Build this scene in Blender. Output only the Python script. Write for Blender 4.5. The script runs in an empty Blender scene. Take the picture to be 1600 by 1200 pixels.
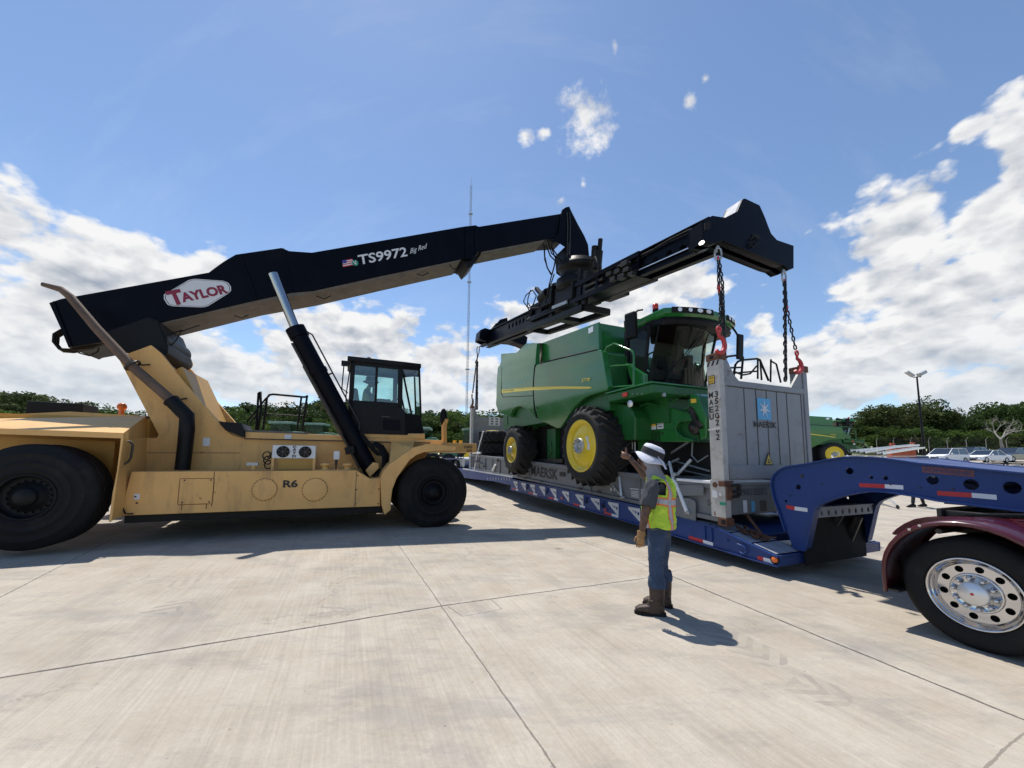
import bpy, bmesh, math, random
from mathutils import Vector, Matrix
random.seed(7)
R_ = math.radians
V = Vector
SC = bpy.context.scene
COL = SC.collection
# ------------------------------------------------------------------ camera
CAMH = 1.62; FPX = 600.0; CXP = 800.0; CYP = 659.0
PITCH = math.atan(59/600.0); ROLL = 0.0085
CF = V((0, math.cos(PITCH), math.sin(PITCH)))
_r0 = V((1, 0, 0)); _u0 = V((0, -math.sin(PITCH), math.cos(PITCH)))
CR = _r0*math.cos(ROLL) + _u0*math.sin(ROLL)
CU = _u0*math.cos(ROLL) - _r0*math.sin(ROLL)
CC = V((0, 0, CAMH))
cam = bpy.data.cameras.new('camera'); camo = bpy.data.objects.new('camera', cam); COL.objects.link(camo)
cam.sensor_width = 36; cam.lens = FPX/1600*36; cam.shift_y = 59/1600.0
cam.clip_start = 0.05; cam.clip_end = 3000
m3 = Matrix((CR, CU, -CF)).transposed()
camo.matrix_world = Matrix.Translation(CC) @ m3.to_4x4()
SC.camera = camo
SC.render.resolution_x = 1024; SC.render.resolution_y = 768
SC.view_settings.view_transform = 'Standard'; SC.view_settings.look = 'None'
SC.view_settings.exposure = 0.0; SC.view_settings.gamma = 1

# ------------------------------------------------------------------ sun and sky
SUN_DIR = V((-0.375, 0.65, 1.80)).normalized()
sun = bpy.data.lights.new('sun', 'SUN'); sun.energy = 5.0; sun.angle = R_(0.6); sun.color = (1, 0.95, 0.86)
suno = bpy.data.objects.new('sun', sun); COL.objects.link(suno)
suno.rotation_euler = SUN_DIR.to_track_quat('Z', 'Y').to_euler(); suno.location = (0, 0, 30)
SUN_EL = math.asin(SUN_DIR.z); SUN_AZ = math.atan2(SUN_DIR.x, SUN_DIR.y)

def ray(x, y): return CF + CR*((x-CXP)/FPX) - CU*((y-CYP)/FPX)

class NT:
    "small helper for node trees"
    def __init__(s, tree): s.t = tree; s.n = tree.nodes; s.l = tree.links
    def node(s, ty, ins=None, **kw):
        n = s.n.new(ty)
        for k, v in kw.items(): setattr(n, k, v)
        for k, v in (ins or {}).items():
            if isinstance(v, tuple) and len(v) == 2 and hasattr(v[0], 'outputs'): s.l.new(v[0].outputs[v[1]], n.inputs[k])
            elif hasattr(v, 'outputs'): s.l.new(v.outputs[0], n.inputs[k])
            else: n.inputs[k].default_value = v
        return n
    def math(s, op, a, b=0.0, c=None, clamp=False):
        i = {0: a, 1: b}
        if c is not None: i[2] = c
        n = s.node('ShaderNodeMath', i, operation=op); n.use_clamp = clamp; return n
    def vm(s, op, a, b=(0, 0, 0)):
        return s.node('ShaderNodeVectorMath', {0: a, 1: b}, operation=op)
    def noise(s, vec, scale, detail=4, rough=.5, **kw):
        i = {'Scale': scale, 'Detail': detail, 'Roughness': rough}
        if vec is not None: i['Vector'] = vec
        i.update(kw)
        return s.node('ShaderNodeTexNoise', i)
    def ramp(s, fac, stops):
        n = s.node('ShaderNodeValToRGB', {0: fac}); e = n.color_ramp.elements
        while len(e) < len(stops): e.new(0.5)
        for q, (p, c) in zip(e, stops):
            q.position = p; q.color = (c, c, c, 1) if not isinstance(c, tuple) else c+(1,)
        return n
    def mix(s, fac, a, b, blend='MIX'):
        n = s.node('ShaderNodeMix', data_type='RGBA', blend_type=blend)
        for k, v in ((0, fac), (6, a), (7, b)):
            if hasattr(v, 'outputs'): s.l.new(v.outputs[2 if v.bl_idname == 'ShaderNodeMix' else 0], n.inputs[k])
            elif isinstance(v, tuple) and hasattr(v[0], 'outputs'): s.l.new(v[0].outputs[v[1]], n.inputs[k])
            else: n.inputs[k].default_value = (v+(1,) if isinstance(v, tuple) and len(v) == 3 else v)
        return n

def build_world():
    w = bpy.data.worlds.new('World'); SC.world = w; w.use_nodes = True
    N = NT(w.node_tree); w.node_tree.nodes.clear()
    sky = N.node('ShaderNodeTexSky', sky_type='NISHITA', sun_disc=False)
    sky.sun_elevation = SUN_EL; sky.sun_rotation = SUN_AZ; sky.air_density = 1.0; sky.dust_density = 0.15; sky.ozone_density = 2.2; sky.altitude = 0
    tc = N.node('ShaderNodeTexCoord')
    d = N.vm('NORMALIZE', (tc, 0+0))
    sep = N.node('ShaderNodeSeparateXYZ', {0: (tc, 0)})
    az = N.math('MULTIPLY', N.math('ARCTAN2', (sep, 0), (sep, 1)), 57.2958)
    el = N.math('MULTIPLY', N.math('ARCSINE', (sep, 2)), 57.2958)
    ae = N.node('ShaderNodeCombineXYZ', {0: az, 1: el})
    # clouds: where they stand (pixel of the photo -> direction), size, thickness
    B = [(10,370,110,95,1),(90,430,150,85,1),(190,440,120,65,1),(250,470,90,60,1),(330,430,50,35,.9),(30,500,200,90,1),
         (480,530,110,60,1),(590,530,95,58,1),(540,500,60,25,.8),(570,600,250,60,1),(690,560,75,45,1),(300,580,250,80,.9),(80,600,250,60,.95),
         (800,600,120,60,.9),(1060,445,70,35,1),(960,475,90,40,1),(870,510,100,40,.9),(1000,560,200,70,.8),
         (1410,360,95,80,1),(1390,440,100,70,1),(1500,460,150,90,1),(1540,330,85,60,1),(1590,250,50,120,1),(1600,400,120,130,1),(1520,200,55,17,.85),
         (1430,550,270,70,1),(1240,585,150,60,1),(1600,600,220,90,1),(1190,515,22,12,.9),(1170,610,150,40,.9),
         (912,175,42,45,1.0),(925,215,38,28,.95),(820,214,14,14,.8),(850,208,12,10,.8),(1078,160,14,25,.85),(1101,123,9,9,.75),(960,72,6,16,.65),(910,288,7,12,.7),(875,315,14,9,.7)]
    fld = None; fbig = None
    for i_, (cx, cy, rx, ry, wt) in enumerate(B):
        if i_ == 30: fbig, fld = fld, None
        def aeof(x, y):
            r = ray(x, y).normalized(); return math.degrees(math.atan2(r.x, r.y)), math.degrees(math.asin(r.z))
        a0, e0 = aeof(cx, cy); a1 = aeof(cx+rx, cy)[0]; a2 = aeof(cx-rx, cy)[0]; e1 = aeof(cx, cy-ry)[1]; e2 = aeof(cx, cy+ry)[1]
        ra = max(abs(a1-a2)/2, .2); re = max(abs(e1-e2)/2, .2)
        n = N.vm('SUBTRACT', ae, (a0, e0, 0)); n = N.vm('MULTIPLY', n, (1/ra, 1/re, 0)); n = N.node('ShaderNodeVectorMath', {0: n}, operation='LENGTH')
        s = N.math('MULTIPLY_ADD', (n, 1), -wt*.75, wt*1.0)
        fld = s if fld is None else N.math('SMOOTH_MAX', fld, s, .12)
    fsml, fld = fld, fbig
    # stretched coordinates so that clouds lie flatter near the horizon
    st = N.vm('MULTIPLY', (tc, 0), (1, 1, 1.7))
    wob = N.noise(st, 5.0, 6, .60); wob2 = N.noise(st, 22, 4, .6)
    wv_ = N.vm('ADD', st, N.vm('MULTIPLY', N.vm('SUBTRACT', (N.noise(st, 14, 2, .6), 1), (.5, .5, .5)), (.06, .06, .06)))
    def billow(vec):
        v1 = N.node('ShaderNodeTexVoronoi', {'Vector': vec, 'Scale': 13.0, 'Detail': 2.0, 'Roughness': .5}, feature='F1'); return v1
    bil = billow(wv_)
    f = N.math('ADD', fld, N.math('MULTIPLY_ADD', wob, 1.45, -.72)); f = N.math('ADD', f, N.math('MULTIPLY_ADD', (bil, 0), -.72, .60)); f = N.math('ADD', f, N.math('MULTIPLY_ADD', wob2, .8, -.40))
    mask = N.node('ShaderNodeMapRange', {0: f, 1: .10, 2: .50}, interpolation_type='SMOOTHSTEP')
    fs_ = N.math('ADD', fsml, N.math('MULTIPLY_ADD', N.noise((tc, 0), 13, 6, .68), 2.2, -1.22)); fs_ = N.math('ADD', fs_, N.math('MULTIPLY_ADD', wob2, 1.0, -.5))
    msml = N.node('ShaderNodeMapRange', {0: fs_, 1: .05, 2: .75}, interpolation_type='SMOOTHSTEP')
    mask = N.math('MAXIMUM', mask, msml)
    # light and shade: compare density with density a little higher up
    up = N.vm('ADD', st, (0.012, -0.02, 0.05)); wu = N.noise(up, 5.0, 6, .60); bu = billow(N.vm('ADD', wv_, (0.006, -0.010, 0.028)))
    df = N.math('ADD', N.math('SUBTRACT', wob, wu), N.math('MULTIPLY', N.math('SUBTRACT', (bu, 0), (bil, 0)), .26))
    thick = N.node('ShaderNodeMapRange', {0: f, 1: .4, 2: 1.5})
    sh = N.math('MULTIPLY_ADD', df, 2.6, .82); 
    big = N.noise(N.vm('ADD', st, (3, 1, 2)), 3.2, 5, .55)
    lo = N.math('MULTIPLY', thick, N.node('ShaderNodeMapRange', {0: big, 1: .38, 2: .62}))
    sh = N.math('SUBTRACT', sh, N.math('MULTIPLY', lo, .85), clamp=True)
    ccol = N.mix(sh, (.42, .48, .58), (1.08, 1.08, 1.08))
    hz = N.node('ShaderNodeMapRange', {0: el, 1: 0, 2: 16}, interpolation_type='SMOOTHSTEP')
    ccol = N.mix(hz, N.mix(.55, ccol, (.62, .74, .88)), ccol)
    # thin cirrus streaks
    rot = N.node('ShaderNodeMapping', {0: (tc, 0), 2: (0, 0.5, .55), 3: (1, 7, 2.2)})
    ci = N.noise(rot, 2.0, 7, .62)
    cim = N.node('ShaderNodeMapRange', {0: ci, 1: .52, 2: .80}); cmask = N.math('MULTIPLY', cim, .13)
    skym = N.mix(1.0, sky, (1.01, 1.03, 1.05), 'MULTIPLY')
    base = N.node('ShaderNodeBackground', {0: (skym, 2), 1: .148})
    cl = N.node('ShaderNodeBackground', {0: (ccol, 2), 1: .86})
    ci_b = N.node('ShaderNodeBackground', {0: (.85, .9, 1, 1), 1: .95})
    a = N.node('ShaderNodeMixShader', {0: cmask, 1: base, 2: ci_b})
    b = N.node('ShaderNodeMixShader', {0: mask, 1: a, 2: cl})
    N.node('ShaderNodeOutputWorld', {0: b})
build_world()

# ------------------------------------------------------------------ frames (real places, measured once against the photograph)
class Fr:
    def __init__(s, O, X, Y, Z=V((0, 0, 1))): s.O, s.X, s.Y, s.Z = V(O), V(X).normalized(), V(Y).normalized(), V(Z).normalized()
    def M(s): 
        m = Matrix((s.X, s.Y, s.Z)).transposed().to_4x4(); m.translation = s.O; return m
    def loc(s, P): d = P-s.O; return V((d.dot(s.X), d.dot(s.Y), d.dot(s.Z)))
    def at(s, x, y, v=0.0):          # point of the plane y = v seen at pixel x, y
        r = ray(x, y); k = ((s.O-CC).dot(s.Y)+v)/r.dot(s.Y); return s.loc(CC+r*k)
    def atx(s, x, y, u):
        r = ray(x, y); k = ((s.O-CC).dot(s.X)+u)/r.dot(s.X); return s.loc(CC+r*k)
    def atz(s, x, y, w):
        r = ray(x, y); k = ((s.O-CC).dot(s.Z)+w)/r.dot(s.Z); return s.loc(CC+r*k)
    def pts(s, L, v): return [s.at(x, y, v) for x, y in L]
    def ptsx(s, L, u): return [s.atx(x, y, u) for x, y in L]
    def sub(s, O, tilt=0.0):         # a frame inside this one, x axis tilted by slope
        X = (s.X + s.Z*tilt).normalized(); Z = X.cross(s.Y).normalized()
        return Fr(s.O + s.X*O[0] + s.Y*O[1] + s.Z*O[2], X, s.Y, Z)
A23 = R_(23)
DS = V((math.cos(A23), math.sin(A23), 0)); DT = V((math.sin(A23), -math.cos(A23), 0))
TO = V((3.0001, 7.2981, 0)); SO = V((-1.8468, 9.2423, 0))
def sp(x, w): return w*math.log1p(math.exp(min(x/w, 30))) if x/w < 30 else x
def gz(x, y):
    t = -((x-TO.x)*DT.x + (y-TO.y)*DT.y); s = (x-TO.x)*DS.x + (y-TO.y)*DS.y
    return min(.045*sp(t-5.2, .8), 2.4) + min(.03*sp(s-18, 3.0), 2.4)
FT = Fr(TO, DT, DS)                  # trailer: x towards the truck, y across, z up; y = 0 is the near side of the deck
FS = Fr(SO, DS, -DT)                 # stacker: x forwards, y across, away from the camera
GSL = -0.036
def far(px, Y, dz=0.0):              # ground point on the ray column px at distance Y
    x = (px-CXP)/FPX*Y*1.0
    return V((x, Y, gz(x, Y)+dz))
def zat(py, Y): return CAMH + (718-py)/603.0*Y

# ------------------------------------------------------------------ mesh builder
SPLIT = {'panel_seams', 'cab_frame', 'fender_bracket', 'deck_plate', 'panel_beam', 'boom_rib', 'telescope_cylinder', 'slew_motor', 'hydraulic_hose', 'head_hose', 'stiffener', 'air_spring', 'trestles', 'chassis_frame', 'centre_post', 'valve_block', 'bolt', 'forklift_slot', 'pocket', 'wiper', 'axle', 'drive_axle', 'ladder_rail', 'head_pipe', 'cylinder_pipe', 'filler_neck', 'roof_pillar', 'side_window', 'cable', 'cooler_bracket', 'fender_bolt', 'headboard', 'rails', 'rubber_feet', 'spring_set', 'lift_linkage', 'cooler_hose', 'handrail'}
class MB:
    def __init__(s): s.v = []; s.f = []; s.m = []; s.cur = 0; s.sm = []; s.sh = []
    def mat(s, i): s.cur = i; return s
    def add(s, vs, fs, smooth=False):
        o = len(s.v); s.v += [V(p) for p in vs]
        f0 = len(s.f)
        for f in fs: s.f.append([o+i for i in f]); s.m.append(s.cur); s.sm.append(smooth)
        s.sh.append(((o, f0), (len(s.v), len(s.f))))
        return s
    def box(s, x0, x1, y0, y1, z0, z1):
        vs = [(x, y, z) for x in (x0, x1) for y in (y0, y1) for z in (z0, z1)]
        return s.add(vs, [(0,1,3,2),(4,6,7,5),(0,4,5,1),(2,3,7,6),(0,2,6,4),(1,5,7,3)])
    def obox(s, c, X, Y, Z):
        c, X, Y, Z = V(c), V(X), V(Y), V(Z)
        vs = [c+X*a+Y*b+Z*d for a in (-1, 1) for b in (-1, 1) for d in (-1, 1)]
        return s.add(vs, [(0,1,3,2),(4,6,7,5),(0,4,5,1),(2,3,7,6),(0,2,6,4),(1,5,7,3)])
    def beam(s, a, b, w, h, up=(0, 0, 1)):
        a, b = V(a), V(b); d = b-a; L = d.length; d.normalize(); u = V(up)
        if abs(d.dot(u)) > .98: u = V((1, 0, 0))
        sd = d.cross(u).normalized(); u = sd.cross(d)
        return s.obox((a+b)/2, d*L/2, sd*w/2, u*h/2)
    def prism(s, pts, vec):
        pts = [V(p) for p in pts]; n = len(pts); vec = V(vec)
        vs = pts + [p+vec for p in pts]
        return s.add(vs, [tuple(range(n))[::-1], tuple(range(n, 2*n))] + [(i, (i+1) % n, n+(i+1) % n, n+i) for i in range(n)])
    def plate(s, pts, holes, vec):
        "flat plate with real holes, extruded along vec"
        bm = bmesh.new(); vec = V(vec); es = []
        loops = [[V(p) for p in pts]] + [[V(p) for p in h] for h in holes]
        for L in loops:
            vs = [bm.verts.new(p) for p in L]
            for i in range(len(vs)): es.append(bm.edges.new((vs[i], vs[(i+1) % len(vs)])))
        bmesh.ops.triangle_fill(bm, use_beauty=True, use_dissolve=False, edges=es, normal=vec.normalized())
        bm.verts.index_update()
        base = [v.co.copy() for v in bm.verts]; fs = [[v.index for v in f.verts] for f in bm.faces]; n = len(base)
        out = list(fs) + [[i+n for i in f][::-1] for f in fs]
        k = 0
        for L in loops:
            m = len(L); out += [(k+i, k+(i+1) % m, n+k+(i+1) % m, n+k+i) for i in range(m)]; k += m
        s.add(base+[b+vec for b in base], out); bm.free(); return s
    def tube(s, path, r, n=8, closed=False, caps=True, smooth=True):
        P = [V(p) for p in path]; m = len(P); rs = r if isinstance(r, (list, tuple)) else [r]*m
        vs = []; prev = None
        for i in range(m):
            a = P[(i-1) % m] if (closed or i > 0) else P[i]; b = P[(i+1) % m] if (closed or i < m-1) else P[i]
            d = (b-a).normalized() if (b-a).length > 1e-9 else V((0, 0, 1))
            if prev is None: u = d.orthogonal().normalized()
            else:
                u = prev - d*prev.dot(d)
                u = u.normalized() if u.length > 1e-6 else d.orthogonal().normalized()
            prev = u; w = d.cross(u)
            for k in range(n):
                t = 2*math.pi*k/n; vs.append(P[i] + (u*math.cos(t)+w*math.sin(t))*rs[i])
        fs = []
        for i in range(m if closed else m-1):
            for k in range(n): fs.append((i*n+k, i*n+(k+1) % n, ((i+1) % m)*n+(k+1) % n, ((i+1) % m)*n+k))
        s.add(vs, fs, smooth)
        if caps and not closed: s.add(vs[:n], [tuple(range(n))[::-1]]); s.add(vs[-n:], [tuple(range(n))])
        return s
    def cyl(s, a, b, r, n=20, r1=None, smooth=True): return s.tube([a, b], [r, r if r1 is None else r1], n, smooth=smooth)
    def lathe(s, prof, c, axis, n=32, smooth=True):
        "prof = [(radius, distance along axis)]"
        c = V(c); ax = V(axis).normalized(); u = ax.orthogonal().normalized(); w = ax.cross(u); vs = []; m = len(prof)
        for r, h in prof:
            for k in range(n):
                t = 2*math.pi*k/n; vs.append(c+ax*h+(u*math.cos(t)+w*math.sin(t))*r)
        fs = [(i*n+k, i*n+(k+1) % n, (i+1)*n+(k+1) % n, (i+1)*n+k) for i in range(m-1) for k in range(n)]
        return s.add(vs, fs, smooth)
    def disc(s, c, axis, r, n=24):
        c = V(c); ax = V(axis).normalized(); u = ax.orthogonal().normalized(); w = ax.cross(u)
        return s.add([c+(u*math.cos(2*math.pi*k/n)+w*math.sin(2*math.pi*k/n))*r for k in range(n)], [tuple(range(n))])
    def ball(s, c, r, n=12, sc=(1, 1, 1)):
        c = V(c); vs = []; fs = []; m = n//2
        for i in range(m+1):
            for k in range(n):
                a = math.pi*i/m; t = 2*math.pi*k/n
                vs.append(c+V((math.sin(a)*math.cos(t)*sc[0], math.sin(a)*math.sin(t)*sc[1], math.cos(a)*sc[2]))*r)
        for i in range(m):
            for k in range(n): fs.append((i*n+k, i*n+(k+1) % n, (i+1)*n+(k+1) % n, (i+1)*n+k))
        return s.add(vs, fs, True)
    def link(s, c, d, side, L, w, r, n=6):
        "one chain link: long axis d, width axis side"
        c, d, side = V(c), V(d).normalized(), V(side).normalized(); P = []
        for k in range(12):
            t = 2*math.pi*k/12; y = math.sin(t); x = math.cos(t)
            P.append(c + side*(x*(w/2-r)) + d*(y*(w/2-r) + (L/2-w/2)*(1 if y > .01 else -1 if y < -.01 else 0)))
        return s.tube(P, r, n, closed=True)
    def chain(s, a, b, pitch, w, r):
        a, b = V(a), V(b); d = b-a; n = max(2, round(d.length/pitch)); d.normalize()
        u = d.orthogonal().normalized(); w2 = d.cross(u)
        ang = random.random()*3
        u, w2 = u*math.cos(ang)+w2*math.sin(ang), w2*math.cos(ang)-u*math.sin(ang)
        for i in range(n): s.link(a+(b-a)*((i+.5)/n), d, u if i % 2 else w2, (b-a).length/n+2.0*r*.98, w, r)
        return s
    def text(s, txt, p0, right, up, bold=0.0, depth=.003, shear=0.0):
        "lettering in a parallelogram: p0 bottom-left corner, right and up are its full edges"
        cu = bpy.data.curves.new('t', 'FONT'); cu.body = txt; cu.size = 1; cu.offset = bold; cu.shear = shear; cu.resolution_u = 3
        ob = bpy.data.objects.new('t', cu); COL.objects.link(ob)
        dg = bpy.context.evaluated_depsgraph_get(); me = ob.evaluated_get(dg).to_mesh()
        vs = [v.co.copy() for v in me.vertices]; fs = [tuple(p.vertices) for p in me.polygons]
        ob.evaluated_get(dg).to_mesh_clear(); bpy.data.objects.remove(ob); bpy.data.curves.remove(cu)
        if not vs: return s
        x0 = min(v.x for v in vs); x1 = max(v.x for v in vs); y0 = min(v.y for v in vs); y1 = max(v.y for v in vs)
        p0, right, up = V(p0), V(right), V(up); nrm = right.cross(up).normalized()*depth
        return s.add([p0+right*((v.x-x0)/(x1-x0))+up*((v.y-y0)/(y1-y0))+nrm for v in vs], fs)
    def build(s, name, mats, parent=None, bevel=0.0, seg=2, frame=None, base=None, loc_base=(0, 0, 0)):
        if parent is not None and name in SPLIT and len(s.sh) > 1:
            # every separate piece becomes a part of its own
            sh = [(a, b) for a, b in s.sh if b[0] > a[0]]; bb = []
            for (v0, f0), (v1, f1) in sh:
                q = s.v[v0:v1]; bb.append([min(p[i] for p in q)-.012 for i in range(3)]+[max(p[i] for p in q)+.012 for i in range(3)])
            g = list(range(len(sh)))
            def fd(i):
                while g[i] != i: i = g[i]
                return i
            for i in range(len(sh)):
                for j in range(i):
                    if all(bb[i][k] <= bb[j][k+3] and bb[j][k] <= bb[i][k+3] for k in range(3)): g[fd(i)] = fd(j)
            roots = sorted(set(fd(i) for i in range(len(sh))))
            if len(roots) > 1:
                out = None
                for r in roots:
                    m2 = MB()
                    for i, ((v0, f0), (v1, f1)) in enumerate(sh):
                        if fd(i) != r: continue
                        o = len(m2.v)-v0; m2.v += s.v[v0:v1]
                        m2.f += [[k+o for k in f] for f in s.f[f0:f1]]; m2.m += s.m[f0:f1]; m2.sm += s.sm[f0:f1]
                    o_ = m2.build(name, mats, parent, bevel, seg, frame, base, loc_base); out = out or o_
                return out
        mats = mats if isinstance(mats, (list, tuple)) else [mats]
        if parent is not None:
            fr, b = ROOT[parent.name]
        else: fr, b = frame, V(loc_base)
        me = bpy.data.meshes.new(name); me.from_pydata([p-b for p in s.v], [], s.f)
        for m in mats: me.materials.append(m)
        for p, i, q in zip(me.polygons, s.m, s.sm): p.material_index = i; p.use_smooth = q
        bm = bmesh.new(); bm.from_mesh(me); bmesh.ops.recalc_face_normals(bm, faces=bm.faces); bm.to_mesh(me); bm.free()
        me.update()
        o = bpy.data.objects.new(name, me); COL.objects.link(o)
        if parent is not None: o.parent = parent
        elif fr is not None: o.matrix_world = fr.M() @ Matrix.Translation(b)
        else: o.location = b
        ROOT[o.name] = (fr, b)
        if bevel:
            md = o.modifiers.new('bevel', 'BEVEL'); md.width = bevel; md.segments = seg; md.limit_method = 'ANGLE'; md.angle_limit = R_(35)
            md.harden_normals = False
        return o
ROOT = {}
def tag(o, label=None, cat=None, group=None, kind=None):
    for k, v in (('label', label), ('category', cat), ('group', group), ('kind', kind)):
        if v: o[k] = v
    return o
def thing(name, label, cat, frame=None, base=(0, 0, 0), group=None):
    o = bpy.data.objects.new(name, None); COL.objects.link(o); o.empty_display_size = .3
    b = V(base); ROOT[o.name] = (frame, b)
    if frame is not None: o.matrix_world = frame.M() @ Matrix.Translation(b)
    else: o.location = b
    return tag(o, label, cat, group)
def copy_tree(o, parent=None):
    c = o.copy(); COL.objects.link(c)
    if parent is not None: c.parent = parent
    ROOT[c.name] = ROOT[o.name]
    for ch in list(o.children): copy_tree(ch, c)
    return c
def rz(a): return Matrix.Rotation(a, 4, 'Z')

# ------------------------------------------------------------------ materials
def mat(name, col, rough=.5, metal=0.0, var=.12, scale=3.0, bump=0.0, bscale=60.0, dirt=None, dirt_amt=.5, dscale=2.0, streak=False, coat=0.0, rust=0.0, spec=.5):
    m = bpy.data.materials.new(name); m.use_nodes = True; N = NT(m.node_tree); b = N.n['Principled BSDF']
    tc = N.node('ShaderNodeTexCoord')
    n1 = N.noise((tc, 3), scale, 6, .6)
    k = N.node('ShaderNodeMapRange', {0: n1, 1: .3, 2: .7, 3: 1-var, 4: 1+var})
    c = N.mix(1.0, col, N.node('ShaderNodeCombineColor', {0: k, 1: k, 2: k}), 'MULTIPLY')
    if dirt:
        vec = (tc, 3)
        if streak: vec = N.node('ShaderNodeMapping', {0: (tc, 3), 3: (3.2, 3.2, .8)})
        n2 = N.noise(vec, dscale, 8, .65)
        f = N.node('ShaderNodeMapRange', {0: n2, 1: .52, 2: .75, 3: 0.0, 4: dirt_amt})
        c = N.mix(f, c, dirt)
    if rust:
        n3 = N.noise((tc, 3), 5.0, 9, .7); f = N.node('ShaderNodeMapRange', {0: n3, 1: .66-rust*.2, 2: .72-rust*.2})
        c = N.mix(f, c, (.16, .06, .025))
    N.l.new(c.outputs[2], b.inputs['Base Color'])
    r2 = N.node('ShaderNodeMapRange', {0: n1, 1: .2, 2: .8, 3: max(rough-.08, .02), 4: min(rough+.12, 1)})
    N.l.new(r2.outputs[0], b.inputs['Roughness'])
    b.inputs['Metallic'].default_value = metal; b.inputs['Specular IOR Level'].default_value = spec
    if coat: b.inputs['Coat Weight'].default_value = coat; b.inputs['Coat Roughness'].default_value = .06
    if bump:
        nb = N.noise((tc, 3), bscale, 4, .6); bp = N.node('ShaderNodeBump', {'Strength': bump, 'Distance': .02, 'Height': nb})
        N.l.new(bp.outputs[0], b.inputs['Normal'])
    return m
def glassmat(name, tint, refl=.12, k=1.0, rough=.02):
    m = bpy.data.materials.new(name); m.use_nodes = True; N = NT(m.node_tree); N.n.remove(N.n['Principled BSDF'])
    t = N.node('ShaderNodeBsdfTransparent', {0: tint+(1,)}); g = N.node('ShaderNodeBsdfGlossy', {0: (1, 1, 1, 1), 1: rough})
    fr = N.node('ShaderNodeFresnel', {0: 1.5}); f = N.math('ADD', N.math('MULTIPLY', fr, k), refl, clamp=True)
    mx = N.node('ShaderNodeMixShader', {0: f, 1: t, 2: g}); N.l.new(mx.outputs[0], N.n['Material Output'].inputs[0])
    return m
def emis(name, col, st):
    m = bpy.data.materials.new(name); m.use_nodes = True; b = m.node_tree.nodes['Principled BSDF']
    b.inputs['Base Color'].default_value = col+(1,); b.inputs['Emission Color'].default_value = col+(1,); b.inputs['Emission Strength'].default_value = st
    return m
M = {}
M['tan'] = mat('tan_paint', (.72, .415, .140), .5, var=.09, scale=1.5, dirt=(.33, .20, .10), dirt_amt=.35, dscale=1.6, streak=True)
M['tan_rust'] = mat('worn_tan_paint', (.71, .405, .135), .55, var=.10, scale=1.6, dirt=(.27, .15, .07), dirt_amt=.55, dscale=1.3, streak=True, rust=.12)
M['ochre'] = mat('ochre_paint', (.44, .25, .05), .5, var=.1)
M['black'] = mat('black_paint', (.006, .0065, .008), .5, var=.3, scale=2, dirt=(.022, .02, .018), dirt_amt=.35, dscale=3, spec=.22)
M['boom'] = mat('boom_black_paint', (.0025, .0032, .0075), .36, var=.25, scale=1.2, dirt=(.012, .011, .011), dirt_amt=.4, dscale=2, spec=.09)
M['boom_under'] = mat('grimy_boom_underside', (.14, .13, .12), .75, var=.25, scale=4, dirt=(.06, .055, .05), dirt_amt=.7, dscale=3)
M['steel'] = mat('dark_steel', (.055, .052, .05), .45, .6, var=.3, dirt=(.10, .06, .04), dirt_amt=.4)
M['chrome'] = mat('polished_metal', (.60, .60, .62), .07, 1.0, var=.04)
M['rod'] = mat('piston_chrome', (.42, .43, .45), .14, 1.0, var=.1)
M['alu'] = mat('aluminium', (.72, .73, .74), .38, .7, var=.08)
M['rubber'] = mat('rubber', (.009, .009, .010), .8, var=.25, scale=4, dirt=(.05, .045, .04), dirt_amt=.5, bump=.1, spec=.3)
M['rubber_worn'] = mat('dusty_rubber', (.014, .0135, .013), .8, var=.3, scale=5, dirt=(.05, .042, .034), dirt_amt=.45, dscale=4, bump=.15)
M['exhaust'] = mat('rusty_exhaust_steel', (.13, .088, .066), .75, .1, var=.3, dirt=(.05, .03, .025), dirt_amt=.7)
M['green'] = mat('green_paint', (.018, .150, .030), .20, var=.06, scale=1.2, coat=.5)
M['green_d'] = mat('green_chassis_paint', (.013, .110, .024), .38, var=.15, scale=3, dirt=(.02, .03, .02), dirt_amt=.4)
M['yellow'] = mat('yellow_paint', (.80, .58, .03), .35, var=.06, coat=.2, dirt=(.35, .25, .05), dirt_amt=.25)
M['stripe'] = mat('yellow_stripe', (.80, .66, .10), .35, var=.03)
M['rack'] = mat('grey_container_paint', (.24, .25, .265), .5, var=.10, scale=2.2, dirt=(.08, .08, .085), dirt_amt=.4, dscale=4, rust=.12)
M['rack_l'] = mat('scratched_light_grey_paint', (.47, .46, .43), .6, var=.12, scale=5, dirt=(.17, .085, .04), dirt_amt=.65, dscale=4, rust=.3)
M['rackbase'] = mat('grey_base_paint', (.16, .17, .18), .5, var=.1, scale=2, dirt=(.07, .07, .07), dirt_amt=.5, dscale=3)
M['rust'] = mat('rusty_casting', (.13, .06, .035), .8, .1, var=.35, scale=9, dirt=(.05, .03, .02), dirt_amt=.6, bump=.2)
M['blue'] = mat('blue_paint', (.020, .052, .195), .42, var=.12, scale=2, dirt=(.02, .025, .06), dirt_amt=.5, spec=.3)
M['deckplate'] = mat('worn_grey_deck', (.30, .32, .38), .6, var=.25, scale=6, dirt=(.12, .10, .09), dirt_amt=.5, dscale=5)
M['silver'] = mat('silver_paint', (.55, .56, .58), .45, var=.12)
M['red'] = mat('red_reflector', (.50, .02, .03), .35, var=.1)
M['white'] = mat('white_paint', (.75, .76, .78), .4, var=.06)
M['tape'] = mat('white_reflector', (.70, .72, .76), .35, var=.06)
M['maroon'] = mat('maroon_paint', (.060, .003, .008), .25, var=.1, coat=.4)
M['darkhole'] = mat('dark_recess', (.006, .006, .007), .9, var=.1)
M['orange'] = mat('orange_lens', (.75, .17, .03), .25, var=.05)
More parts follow.
